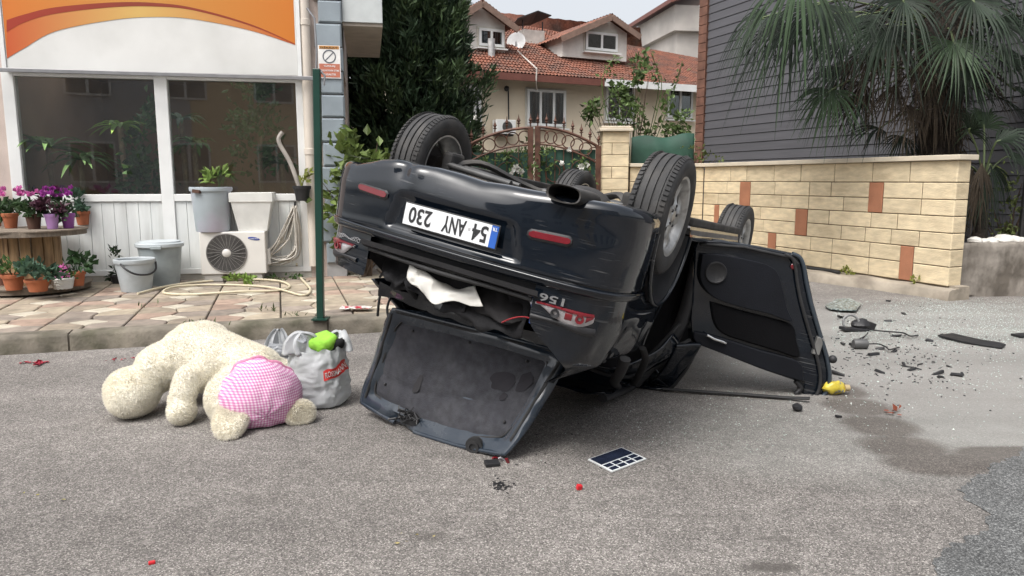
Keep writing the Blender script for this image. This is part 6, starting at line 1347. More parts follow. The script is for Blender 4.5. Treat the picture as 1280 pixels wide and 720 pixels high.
# ================================================================== cypress tree
def tree_thing(name, label, base): return thing(name, label, 'tree', loc=base)
cy = Q(512, 160, 15.5); cyb = (cy.x, 15.5, 0)
t = tree_thing('cypress_tree', 'tall dense dark green cypress behind the car', cyb)
part('trunk', MB().tube([(0, 0, 0), (.03, 0, 1.5), (0, .05, 4), (.05, 0, 6.8)], [.20, .17, .12, .03], 10), mat('bark', (.09, .06, .04), .9, var=.3, bump=.5, bs=20), t, smooth=60)
rg = np.random.default_rng(12); mbs = [MB(), MB()]; limbs = MB()
def prof_r(z): return interp(z, [.7, 1.4, 2.6, 3.5, 4.3, 5.2, 6.2, 7.4], [.85, 1.2, 1.32, 1.28, 1.05, .72, .42, .04])
for k in range(760):
    z = .7 + 6.3 * rg.random() ** 1.15; q = rg.uniform(0, 2 * PI); r0 = prof_r(z) * (1 + .16 * nz((math.cos(q) * 2, math.sin(q) * 2, z), 1.1, 3)); f_ = rg.uniform(.35, 1.0)
    c = Vector((r0 * f_ * math.cos(q), r0 * f_ * math.sin(q), z)); ax = Vector((math.cos(q) * .55, math.sin(q) * .55, 1.0)).normalized(); L_ = rg.uniform(.45, .85)
    if k % 6 == 0: limbs.tube([(0, 0, z - .6), tuple(c)], [.025, .01], 5)
    n = 115; tt = rg.random(n) ** .8; sp_ = (1 - tt * .8)[:, None] * .15; P_ = np.array(c) + np.outer(tt * L_, np.array(ax)) + rg.normal(size=(n, 3)) * sp_
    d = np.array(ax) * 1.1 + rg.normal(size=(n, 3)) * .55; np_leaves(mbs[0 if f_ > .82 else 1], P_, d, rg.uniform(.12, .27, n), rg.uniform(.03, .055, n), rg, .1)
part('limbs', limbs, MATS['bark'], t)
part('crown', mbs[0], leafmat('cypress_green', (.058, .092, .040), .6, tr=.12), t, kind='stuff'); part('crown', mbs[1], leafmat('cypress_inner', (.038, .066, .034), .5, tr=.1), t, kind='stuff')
# ================================================================== shrubs behind the car
def shrub(name, label, base, blobs, leafm, n, size, seed, stems=6, up=.3):
    t = thing(name, label, 'shrub', loc=base); rg_ = np.random.default_rng(seed); mb = MB(); st_ = MB()
    for (c, r) in blobs:
        bushy(mb, c, r, n, size, rg_, up=up)
        for k in range(stems): e = Vector(c) + Vector(rg_.normal(size=3) * np.array(r) * .5); st_.tube(crom([(rg_.normal() * .05, rg_.normal() * .05, 0), (e.x * .4, e.y * .4, e.z * .6), e], 6), [.012, .011, .01, .008, .006, .004], 5)
    part('stems', st_, MATS['bark'], t); part('foliage', mb, leafm, t, kind='stuff'); return t
b_ = Q(455, 240, 9.7); shrub('leafy_shrub', 'yellow green broad leaved shrub between quoins and car', (b_.x, 9.7, .1), [((.0, 0, 1.5), (.42, .4, .55)), ((.32, .3, 1.25), (.45, .4, .5)), ((-.1, -.1, .8), (.4, .35, .6))], leafmat('shrub_yellow', (.13, .18, .05), .5), 240, .17, 5, up=-.2)
b_ = Q(470, 240, 12.5); shrub('leafy_shrub', 'green shrub growing in shade behind the yellow one', (b_.x, 12.5, 0), [((.1, 0, 1.4), (.7, .5, .7)), ((.9, .2, 1.2), (.6, .5, .6))], LEAF['mid'], 260, .14, 6)
# rose bush over the gate and wall
b_ = Q(790, 240, 15.2); rb_ = shrub('rose_bush', 'loose climbing rose bush behind the gate pillar', (b_.x, 15.2, 0), [((.0, 0, 2.75), (.55, .5, .6)), ((-.5, 0, 3.15), (.35, .35, .35)), ((.6, .1, 2.55), (.5, .4, .42)), ((1.15, 0, 2.45), (.35, .4, .3)), ((-.85, 0, 2.9), (.25, .3, .3)), ((.1, 0, 3.55), (.2, .3, .45))], leafmat('rose_leaf', (.095, .145, .045), .5), 150, .12, 8, stems=5)
mb = MB(); rg = np.random.default_rng(15)
for k in range(9):
    c = Vector((rg.uniform(-1.1, 1.3), 0, rg.uniform(2.2, 3.6))); e = c + Vector((rg.normal() * .3, 0, rg.uniform(.3, .8))); mb.tube(crom([(c.x * .3, 0, 1.6), c, e], 8), .008, 4); n = 26; P_ = np.array([lerp(c, e, q) for q in rg.random(n)]) + rg.normal(size=(n, 3)) * .05; np_leaves(mb, P_, rg.normal(size=(n, 3)), rg.uniform(.07, .13, n), rg.uniform(.04, .07, n), rg)
part('long_shoots', mb, MATS['rose_leaf'], rb_, kind='stuff')
# garden behind the gate with white roses
b_ = Q(650, 240, 14.4); gr_ = shrub('rose_bush', 'low white flowering rose bush seen through the gate', (b_.x, 14.4, 0), [((-.6, 0, 1.35), (.6, .4, .55)), ((.5, 0, 1.45), (.55, .4, .6)), ((1.2, 0, 1.25), (.5, .4, .5)), ((.1, .2, 2.0), (.35, .3, .45))], MATS['rose_leaf'], 130, .10, 17)
b2_ = GP.w(0, -.16)
for k, (px, py, s_) in enumerate(((645, 211, .10), (651, 214, .08), (727, 209, .09), (733, 206, .07), (702, 204, .06), (712, 187, .06), (640, 216, .05), (595, 147, .06), (655, 135, .0))):
    if not s_: continue
    c = Q(px, py, GP.o.y - .1); mb = MB(); rg_ = np.random.default_rng(k)
    for j in range(16): np_leaves(mb, [c], [rg_.normal(size=3)], [s_], [s_ * .9], rg_)
    single('white_rose', mb, mat('rose_white', (.74, .74, .70), .8), 'white rose bloom poking through the bars of the iron gate', 'flower', 'white roses at the gate')
mb = MB(); rg = np.random.default_rng(18)
for px, py in ((610, 215), (630, 205), (655, 212), (690, 205), (710, 215), (735, 222), (600, 225), (720, 195), (690, 190), (640, 190)):
    c = Q(px, py, GP.o.y - .12); bushy(mb, tuple(c), (.22, .08, .22), 34, .08, rg)
tag(part('gate_creeper', mb, MATS['rose_leaf']), 'leafy rose creeper wound through the iron gate', 'creeper')
# ================================================================== windmill palm behind the wall
PY_ = 10.0
pb_ = Q(1163, 240, PY_); palm = tree_thing('fan_palm', 'shaggy trunked fan palm rising behind the brick wall', (pb_.x, PY_, 0))
RG = np.random.default_rng(21)
m_frond = [leafmat('palm_green', (.032, .056, .026), .45, .6, .2), leafmat('palm_dark', (.013, .024, .013), .55, .65, .15), leafmat('palm_dead', (.048, .036, .024), .4, .8, .1)]
tr = []; 
for i in range(50):
    z = i / 49 * 4.6; rr = (.24 + .05 * sstep(2.6, 3.3, z)) * (1 - .25 * sstep(3.6, 4.6, z)); tr.append([(rr * (1 + .16 * nz((math.cos(2 * PI * k / 36) * 3, math.sin(2 * PI * k / 36) * 3, z * 3), 1.5, 2)) * math.cos(2 * PI * k / 36) + .06 * math.sin(z), rr * (1 + .16 * nz((math.cos(2 * PI * k / 36) * 3, math.sin(2 * PI * k / 36) * 3, z * 3), 1.5, 2)) * math.sin(2 * PI * k / 36), z) for k in range(36)])
trunk = part('trunk', MB().grid(tr, closed=True), mat('palm_fibre', (.026, .019, .015), .95, var=.4, vs=9, bump=.8, bs=30, bdist=.03), palm, smooth=60)
mb = MB()
for k in range(2600):
    q = RG.uniform(0, 2 * PI); z = RG.uniform(.8, 4.4); r = .26 + .03 * RG.normal(); p = Vector((r * math.cos(q) + .06 * math.sin(z), r * math.sin(q), z)); d = Vector((math.cos(q) * .35 + RG.normal() * .25, math.sin(q) * .35 + RG.normal() * .25, -.8 + RG.normal() * .5)); np_leaves(mb, [p], [d], [RG.uniform(.1, .3)], [RG.uniform(.008, .02)], RG)
part('fibre', mb, MATS['palm_dead'], trunk, kind='stuff')
def frond(par, base, hub, axis, nrm, R_, m_, spread=1.9, nb=34, droop=.5, seed=0, dead=False):
    droop *= 1.15
    rg_ = np.random.default_rng(seed); base, hub = Vector(base), Vector(hub); ax = Vector(axis).normalized(); n = Vector(nrm); n = (n - ax * n.dot(ax)).normalized(); sd_ = ax.cross(n); mb = MB()
    for k in range(nb):
        ph = lerp(-spread, spread, (k + .5) / nb); ph += rg_.normal() * .02; L_ = R_ * (1 - .22 * (abs(ph) / spread) ** 2) * rg_.uniform(.78, 1.06); d = ax * math.cos(ph) + sd_ * math.sin(ph); e = n.cross(d).normalized(); wv = 2 * spread / nb * .53; V = []; ts = (0, .2, .42, .6, .78, .92, 1)
        dr = droop * rg_.uniform(.7, 1.3); bend = rg_.normal() * .05
        for t_ in ts:
            w = L_ * (wv * min(t_, .46) * (1 if t_ < .5 else max(0, (1 - t_) / .54)) + .0015)
            p = hub + d * L_ * t_ + n * L_ * (.10 * math.sin(t_ * 2.2)) + e * bend * t_ * t_ * L_ + Vector((0, 0, -1)) * dr * L_ * max(0, t_ - .35) ** 1.8 * 1.6
            fold = n * w * .55; V += [p - e * w - fold * 0, p + fold, p + e * w - fold * 0]
        F = []
        for i in range(len(ts) - 1): F += [(i * 3, i * 3 + 1, i * 3 + 4, i * 3 + 3), (i * 3 + 1, i * 3 + 2, i * 3 + 5, i * 3 + 4)]
        mb.add(V, F)
    o = part('frond', mb, m_, par)
    mid = (base + hub) / 2 + Vector((0, 0, .12 * (hub - base).length)); part('petiole', MB().tube(crom([base, mid, hub, hub + ax * .06], 10), .012, 6), m_frond[2] if dead else mat('petiole_green', (.09, .12, .05), .6), o, smooth=60)
    return o
def fpix(px, py, dy, ax, nrm, R_, mi, **k):
    hub = Q(px, py, PY_ + dy) - Vector((pb_.x, PY_, 0)); b0 = Vector((hub.x * .12, hub.y * .12, min(4.5, max(1.2, hub.z + .0 + (.25 if hub.z < 3.2 else -.1))))); frond(palm, b0, hub, ax, nrm, R_, m_frond[mi], **k)
sd0 = 100
FR = [  # px, py, depth offset, axis, normal, radius, material
 (1192, 52, -.75, (.05, -.5, -.75), (0, -.85, .5), .80, 0, dict(spread=1.75, droop=.35, nb=38)),
 (1040, 112, -.35, (-.25, -.35, -.9), (-.2, -.8, .55), .66, 0, dict(spread=1.5, droop=.6)),
 (1025, 5, -.5, (-.45, -.3, -.75), (-.4, -.7, .5), 1.0, 1, dict(spread=1.45, droop=.8, nb=40)),
 (990, 30, -.2, (-.55, -.2, -.6), (-.5, -.5, .6), .95, 1, dict(spread=1.4, droop=.9)),
 (1000, -25, -.7, (-.3, -.4, -.8), (-.4, -.8, .4), 1.0, 0, dict(spread=1.3, droop=.9)),
 (1245, 25, -.5, (.45, -.35, -.6), (.3, -.8, .5), .95, 1, dict(spread=1.7, droop=.5, nb=40)),
 (1275, -20, -.3, (.5, -.2, -.6), (.3, -.7, .6), .95, 1, dict(spread=1.5, droop=.7)),
 (1150, -25, .5, (-.1, .4, .6), (0, -.8, .5), .85, 1, dict()), (1215, -40, .3, (.4, .3, .6), (.2, -.7, .6), .85, 0, dict()), (1090, -40, .2, (-.5, .2, .6), (-.2, -.6, .7), .9, 1, dict(droop=.7)),
 (1070, 75, .3, (-.7, .1, -.6), (-.3, -.4, .8), .70, 2, dict(spread=.9, nb=24, droop=.6, dead=True)), (1095, 60, -.3, (-.6, -.2, -.75), (-.3, -.7, .5), .75, 2, dict(spread=.8, nb=24, droop=.6, dead=True)), (1080, 100, .0, (-.5, -.2, -.8), (-.4, -.6, .6), .7, 2, dict(spread=.8, nb=24, dead=True)), (1120, 105, -.3, (-.3, -.2, -.9), (-.2, -.8, .5), .65, 2, dict(spread=.7, nb=22, dead=True)), (1060, 55, .1, (-.8, 0, -.35), (-.2, -.3, .9), .7, 1, dict(spread=1.0, nb=26, droop=.7)),
 (1210, 95, .1, (.75, -.1, -.5), (.2, -.5, .8), .75, 2, dict(spread=.8, nb=24, droop=.4, dead=True)), (1232, 118, .0, (.85, -.1, -.45), (.2, -.3, .9), .70, 1, dict(spread=.7, nb=26, droop=.35)), (1185, 120, -.35, (.3, -.2, -.9), (.2, -.8, .5), .6, 2, dict(spread=.7, nb=20, dead=True)),
 (1100, 160, .15, (-.8, -.2, -.3), (-.1, -.4, .9), .55, 1, dict(spread=1.2, nb=26, droop=.5)), (1128, 170, .1, (-.3, -.4, -.6), (0, -.8, .5), .5, 1, dict(spread=1.2, nb=24)),
 (1140, 45, .6, (-.2, .8, -.3), (0, .3, .9), .8, 1, dict()), (1190, 30, .7, (.3, .8, -.2), (0, .3, .9), .8, 1, dict()), (1120, 20, .6, (-.6, .6, -.1), (0, .3, .9), .9, 1, dict())]
FR += [(1075, 20, -.2, (-.6, -.2, -.5), (-.3, -.6, .7), .9, 1, dict(droop=.8, nb=40)), (1110, 35, -.5, (-.35, -.4, -.75), (-.2, -.8, .5), .8, 1, dict(droop=.7)), (1130, 0, -.7, (-.1, -.5, -.7), (0, -.9, .4), .8, 1, dict(droop=.6, spread=1.5)), (1215, 0, -.6, (.2, -.5, -.7), (.1, -.9, .4), .85, 1, dict(droop=.6)), (1150, 80, -.4, (-.1, -.3, -.9), (0, -.9, .3), .6, 2, dict(spread=.9, nb=26, dead=True)), (1165, 110, -.38, (.05, -.2, -.95), (0, -.9, .3), .6, 2, dict(spread=.8, nb=26, dead=True)), (1138, 130, -.36, (-.2, -.2, -.9), (0, -.9, .3), .55, 2, dict(spread=.8, nb=24, dead=True)), (1250, 70, -.1, (.7, -.2, -.5), (.2, -.6, .7), .8, 1, dict(droop=.6)), (1200, 85, -.3, (.3, -.3, -.8), (.1, -.8, .5), .7, 1, dict(droop=.5)), (1085, 120, .1, (-.7, -.1, -.6), (-.2, -.5, .8), .65, 1, dict(droop=.7, spread=1.1)), (1055, 85, .2, (-.7, 0, -.5), (-.2, -.4, .8), .75, 1, dict(droop=.8, spread=1.2)), (960, 20, .1, (-.6, 0, -.6), (-.5, -.4, .6), .75, 1, dict(droop=.9)), (1125, 60, .2, (-.5, .1, -.7), (-.2, -.5, .7), .8, 2, dict(spread=.9, nb=30, dead=True)), (1265, 110, .2, (.7, 0, -.5), (.2, -.5, .8), .7, 1, dict(droop=.6, spread=1.0))]
for k, (px, py, dy, ax, nr, R_, mi, kw) in enumerate(FR): fpix(px, py, dy, ax, nr, R_, mi, seed=sd0 + k, **kw)
# dry flower stalks in the crown
mb = MB()
for k in range(16):
    q = RG.uniform(PI * .75, PI * 1.9); a = Vector((.15 * math.cos(q), .15 * math.sin(q), 3.25 + RG.uniform(0, .5))); e = a + Vector((math.cos(q) * RG.uniform(.6, 1.3), math.sin(q) * RG.uniform(.5, 1.0), RG.uniform(-.25, .35))); mb.tube(crom([a, (a + e) / 2 + Vector((0, 0, .15)), e], 8), .009, 5)
part('old_stalks', mb, MATS['palm_dead'], palm)
mb = MB()
for c in ((-.55, -.35, 2.75), (-.75, -.2, 3.1), (-.4, -.4, 3.2), (-.9, -.1, 2.6), (-.35, -.35, 2.35), (.5, -.3, 2.6)):
    n = 130; P_ = np.array(c) + RG.normal(size=(n, 3)) * [.2, .15, .16]; np_leaves(mb, P_, RG.normal(size=(n, 3)) + [0, 0, -.6], RG.uniform(.08, .25, n), RG.uniform(.008, .02, n), RG)
part('seed_clusters', mb, mat('seed_dark', (.03, .022, .018), .9, isl=.4), palm, kind='stuff')
# young palm beyond the wall end
p2 = Q(1228, 240, 9.3); palm2 = tree_thing('fan_palm', 'young low fan palm with drooping old leaves at the wall end', (p2.x, 9.3, 0)); part('trunk', MB().tube([(.02 * math.sin(k), 0, .1 * k) for k in range(14)], [.10 + .018 * (k % 2) - .003 * k for k in range(14)], 14), MATS['palm_fibre'], palm2, smooth=60)
for k, (px, py, dy, ax, nr, R_, mi, kw) in enumerate(((1212, 165, -.2, (-.3, -.5, .5), (0, -.6, .7), .55, 1, dict(spread=1.5)), (1245, 178, -.2, (.5, -.3, .2), (.1, -.5, .8), .62, 1, dict(spread=1.4, droop=.7)), (1205, 205, -.1, (-.25, .1, -.9), (-.1, -.8, .5), .7, 1, dict(spread=.5, nb=22)), (1216, 212, .0, (.0, .1, -1), (0, -.8, .4), .6, 2, dict(spread=.45, nb=20, dead=True)), (1238, 205, .0, (.4, .1, -.8), (.1, -.8, .5), .6, 1, dict(spread=.7, nb=24)), (1258, 196, 0, (.8, 0, -.4), (.1, -.5, .8), .7, 1, dict(spread=1.0)), (1230, 160, .2, (0, .4, .8), (0, -.8, .4), .5, 0, dict()), (1222, 228, -.12, (-.1, .05, -1), (-.1, -.9, .3), .55, 2, dict(spread=.5, nb=18, dead=True)), (1232, 222, -.12, (.1, .05, -1), (.1, -.9, .3), .55, 1, dict(spread=.5, nb=18, dead=True)), (1227, 205, -.14, (0, .05, -1), (0, -.9, .3), .5, 2, dict(spread=.6, nb=20, dead=True)))):
    hub = Q(px, py, 9.3 + dy) - Vector((p2.x, 9.3, 0)); frond(palm2, (0, 0, 1.4), hub, ax, nr, R_, m_frond[mi], seed=300 + k, **kw)
b_ = Q(1262, 260, 9.5); shrub('leafy_shrub', 'mixed yellow and green shrub growing behind the old concrete wall', (b_.x, 9.5, .2), [((-.1, 0, .75), (.3, .2, .25)), ((.25, .1, .95), (.35, .2, .5)), ((.1, 0, .5), (.4, .2, .25))], leafmat('shrub_mixed', (.12, .15, .05), .6), 150, .075, 41)
b_ = Q(870, 200, 13.7); shrub('leafy_shrub', 'thin pale shoots above the green screen by the grey house', (b_.x, 13.7, 1.0), [((.0, 0, .95), (.45, .2, .10)), ((.25, 0, .8), (.3, .2, .1))], leafmat('shrub_mixed', (.12, .15, .05)), 34, .09, 43, stems=3)
# ================================================================== plants inside the shop
def indoor(px, py, Yoff, label, builder, seed):
    x_, _z = S.pix(px, py, Yoff); t = thing('indoor_plant', label, 'potted plant', loc=S.w(x_, Yoff, z0 + .1), group='plants behind the shop glass'); part('pot', MB().lathe([(0, 0), (.16, 0), (.22, .38), (.24, .38), (.24, .42), (.21, .42), (0, .38)], 22), POTM['black'], t, smooth=35); builder(t, S.pix(px, py, Yoff)[1] - z0 - .1, np.random.default_rng(seed)); return t
def strap(rg_, mb, c, n, L_, w, up=.6):
    for k in range(n):
        q = rg_.uniform(0, 2 * PI); d = Vector((math.cos(q), math.sin(q), up * rg_.uniform(.2, 1.6))).normalized(); pts = []; s_ = Vector((-math.sin(q), math.cos(q), 0)); l = L_ * rg_.uniform(.7, 1.1)
        R_ = []
        for i in range(7):
            t_ = i / 6; p = c + d * l * t_ + Vector((0, 0, -.55 * l * t_ ** 2.2)); ww = w * math.sin(PI * min(1, .12 + t_ * .88)) ** .7 * (1 if i < 6 else .1); R_.append([p - s_ * ww, p + Vector((0, 0, -.3 * ww)), p + s_ * ww])
        mb.grid(R_)
def dracaena(ts=1, lm='leaf_mid', nl=26, L_=.55, w=.03):
    def f_(t, h_, rg_):
        mb = MB(); c = Vector((0, 0, h_)); strap(rg_, mb, c, nl, L_, w); part('foliage', mb, MATS[lm], t); part('stem', MB().tube([(0, 0, .3), (.02, 0, h_ * .6), (0, 0, h_)], .035, 8), mat('cane', (.34, .26, .17), .8, var=.2, vs=20), t, smooth=60)
    return f_
def ficus(t, h_, rg_):
    mb = MB(); bushy(mb, (0, 0, h_), (.42, .42, .55), 420, .11, rg_); bushy(mb, (0, 0, h_ + .5), (.3, .3, .35), 160, .11, rg_); part('foliage', mb, MATS['leaf_in_dark'], t, kind='stuff'); part('stem', MB().tube([(0, 0, .3), (.03, 0, h_)], .03, 8), MATS['cane'], t, smooth=60)
m_lit = leafmat('leaf_bright', (.34, .52, .13), .3); m_in1 = leafmat('leaf_in_mid', (.18, .30, .11), .4); m_in2 = leafmat('leaf_in_dark', (.11, .19, .08), .4)  # indoor leaf greens raised to offset the weak light in the room
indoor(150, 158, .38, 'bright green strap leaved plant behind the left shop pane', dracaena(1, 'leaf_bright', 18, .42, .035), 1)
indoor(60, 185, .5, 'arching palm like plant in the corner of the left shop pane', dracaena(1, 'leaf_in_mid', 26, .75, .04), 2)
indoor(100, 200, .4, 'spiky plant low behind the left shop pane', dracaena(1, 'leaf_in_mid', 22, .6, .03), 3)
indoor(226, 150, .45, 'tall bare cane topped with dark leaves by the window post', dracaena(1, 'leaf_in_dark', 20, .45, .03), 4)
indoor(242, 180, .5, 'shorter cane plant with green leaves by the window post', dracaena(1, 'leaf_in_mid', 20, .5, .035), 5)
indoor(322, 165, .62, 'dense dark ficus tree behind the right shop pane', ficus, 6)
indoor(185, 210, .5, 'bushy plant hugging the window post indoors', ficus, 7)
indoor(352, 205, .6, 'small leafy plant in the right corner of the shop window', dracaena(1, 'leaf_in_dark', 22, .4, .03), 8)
indoor(280, 222, .45, 'low plant between the canes and the ficus', dracaena(1, 'leaf_in_mid', 20, .4, .03), 9)
# ================================================================== wreckage on the road
rg = np.random.default_rng(77)
m_glassbit = mat('glass_crumb', (.40, .48, .44), .15, var=.2, isl=.35, coat=.2)
mb = MB()
def crumb(c, s_):
    q = rg.uniform(0, 2 * PI); P_ = [Vector((c.x + s_ * math.cos(q + 2.1 * k) * rg.uniform(.6, 1.1), c.y + s_ * math.sin(q + 2.1 * k) * rg.uniform(.6, 1.1), .001 + s_ * .25 * rg.random())) for k in range(3)]; top = sum(P_, Vector()) / 3 + Vector((0, 0, s_ * rg.uniform(.4, .8))); mb.add(P_ + [top], [(0, 1, 3), (1, 2, 3), (2, 0, 3)])
for k in range(8000):
    u = rg.random()
    if u < .55: px, py = rg.uniform(1040, 1290), rg.normal(412, 14)
    elif u < .8: px, py = rg.normal(1180, 60), rg.normal(384, 7)
    else: px, py = rg.uniform(880, 1280), rg.normal(455, 35)
    if py < 372: py = 372 + rg.random() * 10
    crumb(G(px, py), rg.uniform(.003, .0075))
for k in range(500): crumb(G(rg.normal(850, 130), rg.normal(530, 22)), rg.uniform(.002, .006))
tag(part('glass_crumbs', mb, m_glassbit), 'scattered greenish crumbs of broken window glass on the road', 'broken glass', kind='stuff')
mb = MB()
def chip(c, s_):
    mb.box((c.x, c.y, s_ * .25), (s_ * rg.uniform(.6, 2.2), s_ * rg.uniform(.4, 1), s_ * .45), rotm(rg.normal() * .3, rg.normal() * .3, rg.uniform(0, 6)))
for k in range(480): chip(G(rg.normal(1110, 70), max(376, rg.normal(440, 28))), rg.uniform(.004, .014))
for k in range(60): chip(G(rg.normal(690, 45), rg.normal(545, 30)), rg.uniform(.003, .009))
for k in range(90): chip(G(626 + rg.normal() * 6, 607 + rg.normal() * 4), rg.uniform(.004, .010))
for k in range(120): chip(G(rg.uniform(100, 1200), rg.uniform(440, 700)), rg.uniform(.002, .005))
tag(part('debris_grit', mb, m_plas), 'dark grit and tiny plastic splinters strewn over the road', 'debris', kind='stuff')
def shard(name, pix, h_, m_, label, cat, group=None, seed=0, bend=.0):
    P_ = [G(*p) for p in pix]; c = sum(P_, Vector()) / len(P_); n = len(P_); mbb = MB(); V = [p + Vector((0, 0, .004 + bend * (p - c).length + .004 * math.sin(k * 2 + seed))) for k, p in enumerate(P_)]
    mbb.slab([v + Vector((0, 0, h_)) for v in reversed(V)], (0, 0, -h_)); return single(name, mbb, m_, label, cat, group, bevel=.003)
# broken side window sheet
shard('glass_sheet', [(1031, 385), (1045, 378), (1062, 377), (1076, 383), (1070, 392), (1050, 391), (1036, 389)], .012, mat('cracked_glass', (.10, .13, .13), .2, var=.5, vs=40, bump=.8, bs=60, col2=(.4, .45, .44), mixs=30), 'crazed dark sheet of laminated window glass near the wall', 'broken glass', bend=.06)
# headlamp / mirror pod with wires
def wire(pix, r, label, z=.02, m_=m_plas): return single('wire', MB().tube(crom([G(p[0], p[1], z * (1 if 0 < k < len(pix) - 1 else .5)) for k, p in enumerate(pix)], 26), r, 6), m_, label, 'wire', smooth=60)
c = G(1063, 413); mp = thing('mirror_pod', 'smashed black mirror housing with a round open ring on the road', 'car part', loc=c)
part('ring', MB().tube([(.075 * math.cos(q * PI / 12), .02 * math.sin(q * PI / 12), .075 + .07 * math.sin(q * PI / 12)) for q in range(25)], .012, 8, cap=False), mat('ring_grey', (.2, .2, .2), .4), mp, smooth=60)
hb = MB().ball((.10, .02, .05), (.09, .07, .05), 12); hb.v = [tuple(Vector(p) * (1 + .25 * nz(p, 14, 3))) for p in hb.v]; part('housing', hb, m_plas, mp, smooth=30); part('base_piece', MB().box((.02, -.03, .018), (.26, .10, .03), rotm(0, .1, .2)), m_plas, mp, bevel=.006); part('mount', MB().box((.20, .04, .04), (.10, .06, .07), rotm(.2, .3, .4)), m_plas, mp, bevel=.008)
c = G(1075, 436); mo = thing('small_motor', 'small grey motor with torn leads lying on the road', 'car part', loc=c); part('body', MB().lathe([(0, -.06), (.035, -.06), (.042, -.05), (.042, .05), (.03, .06), (0, .06)], 16, Matrix.Translation((0, 0, .042)) @ Matrix.Rotation(PI / 2, 4, 'Y')), mat('motor_grey', (.10, .10, .10), .5, .3), mo, smooth=40); part('bracket', MB().box((-.02, .05, .02), (.08, .06, .02), rotm(.2, .1, .3)), m_plas, mo)
wire([(1085, 412), (1105, 414), (1128, 416), (1138, 420), (1147, 419)], .007, 'thick black cable trailing from the smashed mirror housing', .03); wire([(1083, 430), (1098, 430), (1108, 434), (1112, 437), (1124, 434)], .006, 'thin black lead curling from the small grey motor', .03); wire([(1070, 425), (1080, 421), (1085, 416), (1078, 424)], .005, 'short looped black lead beside the motor', .05)
shard('trim_strip', [(1172, 422), (1190, 420), (1222, 426), (1250, 431), (1257, 434), (1252, 437), (1225, 433), (1200, 429)], .016, m_plas, 'long black plastic trim strip on the pale road', 'car part', bend=.02); shard('trim_strip', [(1263, 420), (1300, 418), (1320, 420), (1318, 424), (1275, 423)], .02, m_plas, 'black trim strip end past the long strip', 'car part')
frs = [(1052, 398, .07), (1110, 402, .05), (1120, 421, .045), (1162, 427, .05), (1047, 424, .03), (1053, 431, .055), (1092, 444, .06), (1100, 437, .05), (1140, 463, .045), (1150, 456, .03), (1172, 468, .05), (1130, 456, .04), (1195, 470, .05), (1175, 472, .035), (1100, 466, .05), (1047, 469, .06), (1203, 468, .03), (1186, 459, .03), (1118, 440, .04), (1110, 377, .05), (1130, 393, .04)]
for k, (px, py, s_) in enumerate(frs):
    c = G(px, py); bm_ = MB().box((0, 0, s_ * .18), (s_ * rg.uniform(1, 2), s_ * rg.uniform(.4, .7), s_ * .35), rotm(rg.normal() * .2, rg.normal() * .2, rg.uniform(0, 6))); bm_.v = [tuple(Vector(p) + Vector((nz(p, 40, k), nz(p, 40, k + 3), 0)) * s_ * .3) for p in bm_.v]
    o = single('plastic_fragment', bm_, m_plas, 'small black plastic fragment lying among the crumbs of glass', 'car part', 'black fragments on the pale road', bevel=.003); o.matrix_basis = Matrix.Translation(c)
wire([(1126, 457), (1140, 459), (1152, 462)], .005, 'short stiff black rod amid the scattered fragments', .01)
b_ = MB().ball((0, 0, .025), (.035, .028, .025), 10); b_.v = [tuple(Vector(p) * (1 + .3 * nz(p, 30, 2))) for p in b_.v]; o = single('round_stopper', b_, m_plas, 'small round black cap on the road before the open door', 'car part', smooth=40); o.matrix_basis = Matrix.Translation(G(997, 514))
o = single('black_clip', MB().box((0, 0, .008), (.04, .02, .014), rotm(0, .2, .3)), m_plas, 'tiny black clip on the road near the round cap', 'car part', bevel=.003); o.matrix_basis = Matrix.Translation(G(1048, 522))
# crumpled yellow packet at the door corner
c = G(1041, 493, 0); yp = MB().ball((0, 0, .045), (.075, .045, .045), 18); yp.v = [tuple(Vector(p) + Vector((.02 * nz(p, 22, 5), .02 * nz(p, 26, 6), .018 * nz(p, 24, 7)))) for p in yp.v]; yt = thing('yellow_packet', 'crumpled yellow packet lying by the corner of the open door', 'packet', loc=c); part('wrapper', yp, mat('packet_yellow', (.62, .50, .06), .35, var=.2, vs=16, col2=(.10, .14, .30), mixs=14, mixlo=.56, mixhi=.6), yt, smooth=40); part('cap', MB().lathe([(0, 0), (.022, 0), (.022, .03), (0, .03)], 14, Matrix.Translation((.075, 0, .045)) @ Matrix.Rotation(PI / 2, 4, 'Y')), mat('cap_tan', (.42, .33, .18), .5), yt, smooth=40)
# flat dark card with white-ruled cells
P4 = [G(735, 576), G(777, 561), G(808, 575), G(765, 591.5)]
def bil(u, v, z_): p = P4[0].lerp(P4[1], u).lerp(P4[3].lerp(P4[2], u), v); return Vector((p.x, p.y, z_))
cd = thing('ruled_card', 'thin dark card with white grid lines lying flat on the road', 'card', loc=(0, 0, 0))
part('sheet', MB().slab([bil(0, 0, .009), bil(0, 1, .009), bil(1, 1, .009), bil(1, 0, .009)], (0, 0, -.006)), mat('card_white', (.66, .68, .68), .4), cd)
m_cell = mat('card_navy', (.018, .024, .045), .25, var=.4, vs=30)
def cell(u0, u1, v0, v1): part('cell', MB().slab([bil(u0, v0, .0115), bil(u0, v1, .0115), bil(u1, v1, .0115), bil(u1, v0, .0115)], (0, 0, -.002)), m_cell, cd)
cell(.035, .965, .04, .52)
for k in range(4):
    cell(.04 + .238 * k, .04 + .238 * k + .19, .58, .75); cell(.04 + .238 * k, .04 + .238 * k + .19, .80, .955)
o = single('red_lens_piece', MB().box((0, 0, .012), (.025, .02, .024), rotm(.2, .2, .4)), mat('bright_red', (.55, .02, .03), .3), 'small bright red lens fragment on the road near the card', 'car part', bevel=.003); o.matrix_basis = Matrix.Translation(G(724, 612))
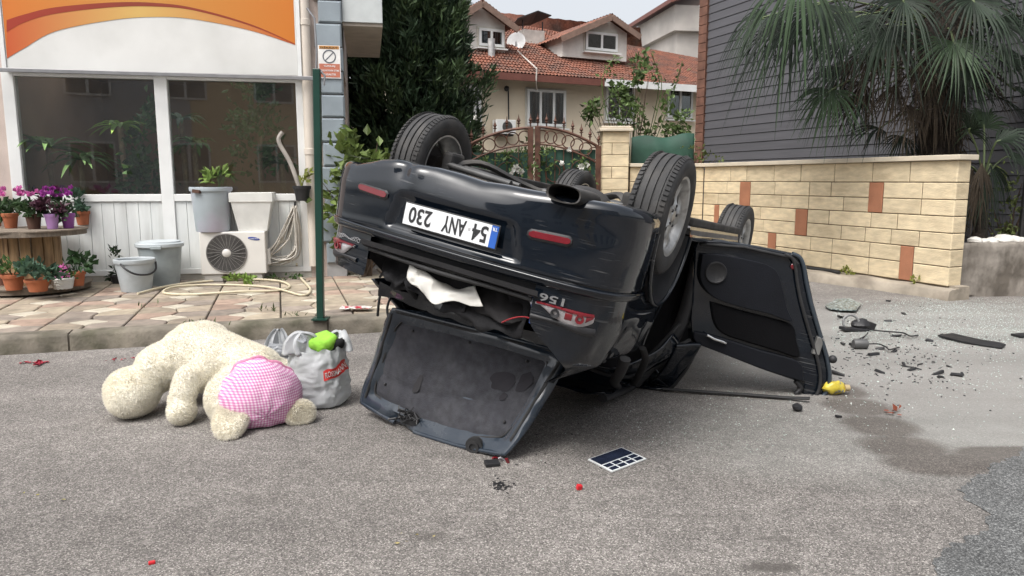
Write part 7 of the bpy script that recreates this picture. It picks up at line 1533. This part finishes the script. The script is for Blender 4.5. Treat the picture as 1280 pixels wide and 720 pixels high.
o = single('red_lens_piece', MB().box((0, 0, .006), (.024, .014, .012), rotm(0, 0, .4)), mat('bright_red', (.55, .02, .03)), 'tiny dark red chip on bare road before the bear', 'car part', bevel=.003); o.matrix_basis = Matrix.Translation(G(190, 705))
def petals(c, n, m_, label, s_):
    mbb = MB(); r = np.random.default_rng(n); P_ = np.array(c) + r.normal(size=(n, 3)) * [.05, .03, .0]; d = r.normal(size=(n, 3)) * [1, 1, .25]; np_leaves(mbb, P_, d, r.uniform(.5, 1, n) * s_, r.uniform(.4, .7, n) * s_, r); mbb.v = [(p[0], p[1], max(p[2], c[2] + .002)) for p in mbb.v]; return single('fallen_petals', mbb, m_, label, 'petals')
m_pet = mat('petal_red', (.26, .012, .03), .7, var=.3)
petals(G(43, 454, .006), 16, m_pet, 'scattered dark red petals on the road below the kerb', .08); petals(G(152, 449, .006), 8, m_pet, 'few dark red petals lying beside the plush bear', .05)
petals(G(1117, 514, .014), 10, mat('leaf_rust', (.20, .05, .025), .7), 'rust coloured leaf scraps on the damp streak', .06); petals(G(742, 487, .006), 5, mat('leaf_olive', (.28, .25, .05), .7), 'yellowish leaf bits under the wreck', .05); petals(G(60, 616, .006), 3, mat('leaf_olive', (.28, .25, .05)), 'faint yellow leaf scrap on bare asphalt', .03); petals(G(515, 673, .006), 5, mat('leaf_tan', (.36, .30, .12), .8), 'tan leaf crumbs on bare asphalt', .03)
# red and white cloth on the pavement
rows = []; a = G(425, 388, PZ + .01); 
for i in range(15): rows.append([a + Vector((.30 * i / 14, -.05 + .16 * j / 8, .02 + .03 * abs(nz((i * .3, j * .3, 2), 1.2)))) for j in range(9)])
single('crumpled_cloth', MB().grid(rows), mat('cloth_redwhite', (.62, .60, .57), .8, var=.1, col2=(.42, .02, .04), mixs=5, mixlo=.5, mixhi=.54), 'crumpled red and white cloth lying at the pavement edge', 'cloth', smooth=60)
single('black_hose', MB().tube(crom([W.w(W.pix(1000, 345)[0], -.12, .16), W.w(W.pix(1020, 346)[0], -.15, .15), W.w(W.pix(1040, 350)[0], -.12, .15), W.w(W.pix(1060, 352)[0], -.16, .15)], 20), .022, 8), m_rub, 'black rubber hose lying along the foot of the brick wall', 'hose', smooth=60)
mb = MB(); rgw = np.random.default_rng(5)
for px in (1058, 1066, 1150): c = W.w(W.pix(px, 345)[0], -.03, .13); bushy(mb, tuple(c + Vector((0, 0, .05))), (.07, .05, .08), 26, .06, rgw)
tag(part('wall_weeds', mb, LEAF['yellow']), 'dry yellowish weeds at the foot of the brick wall', 'weeds', kind='stuff')
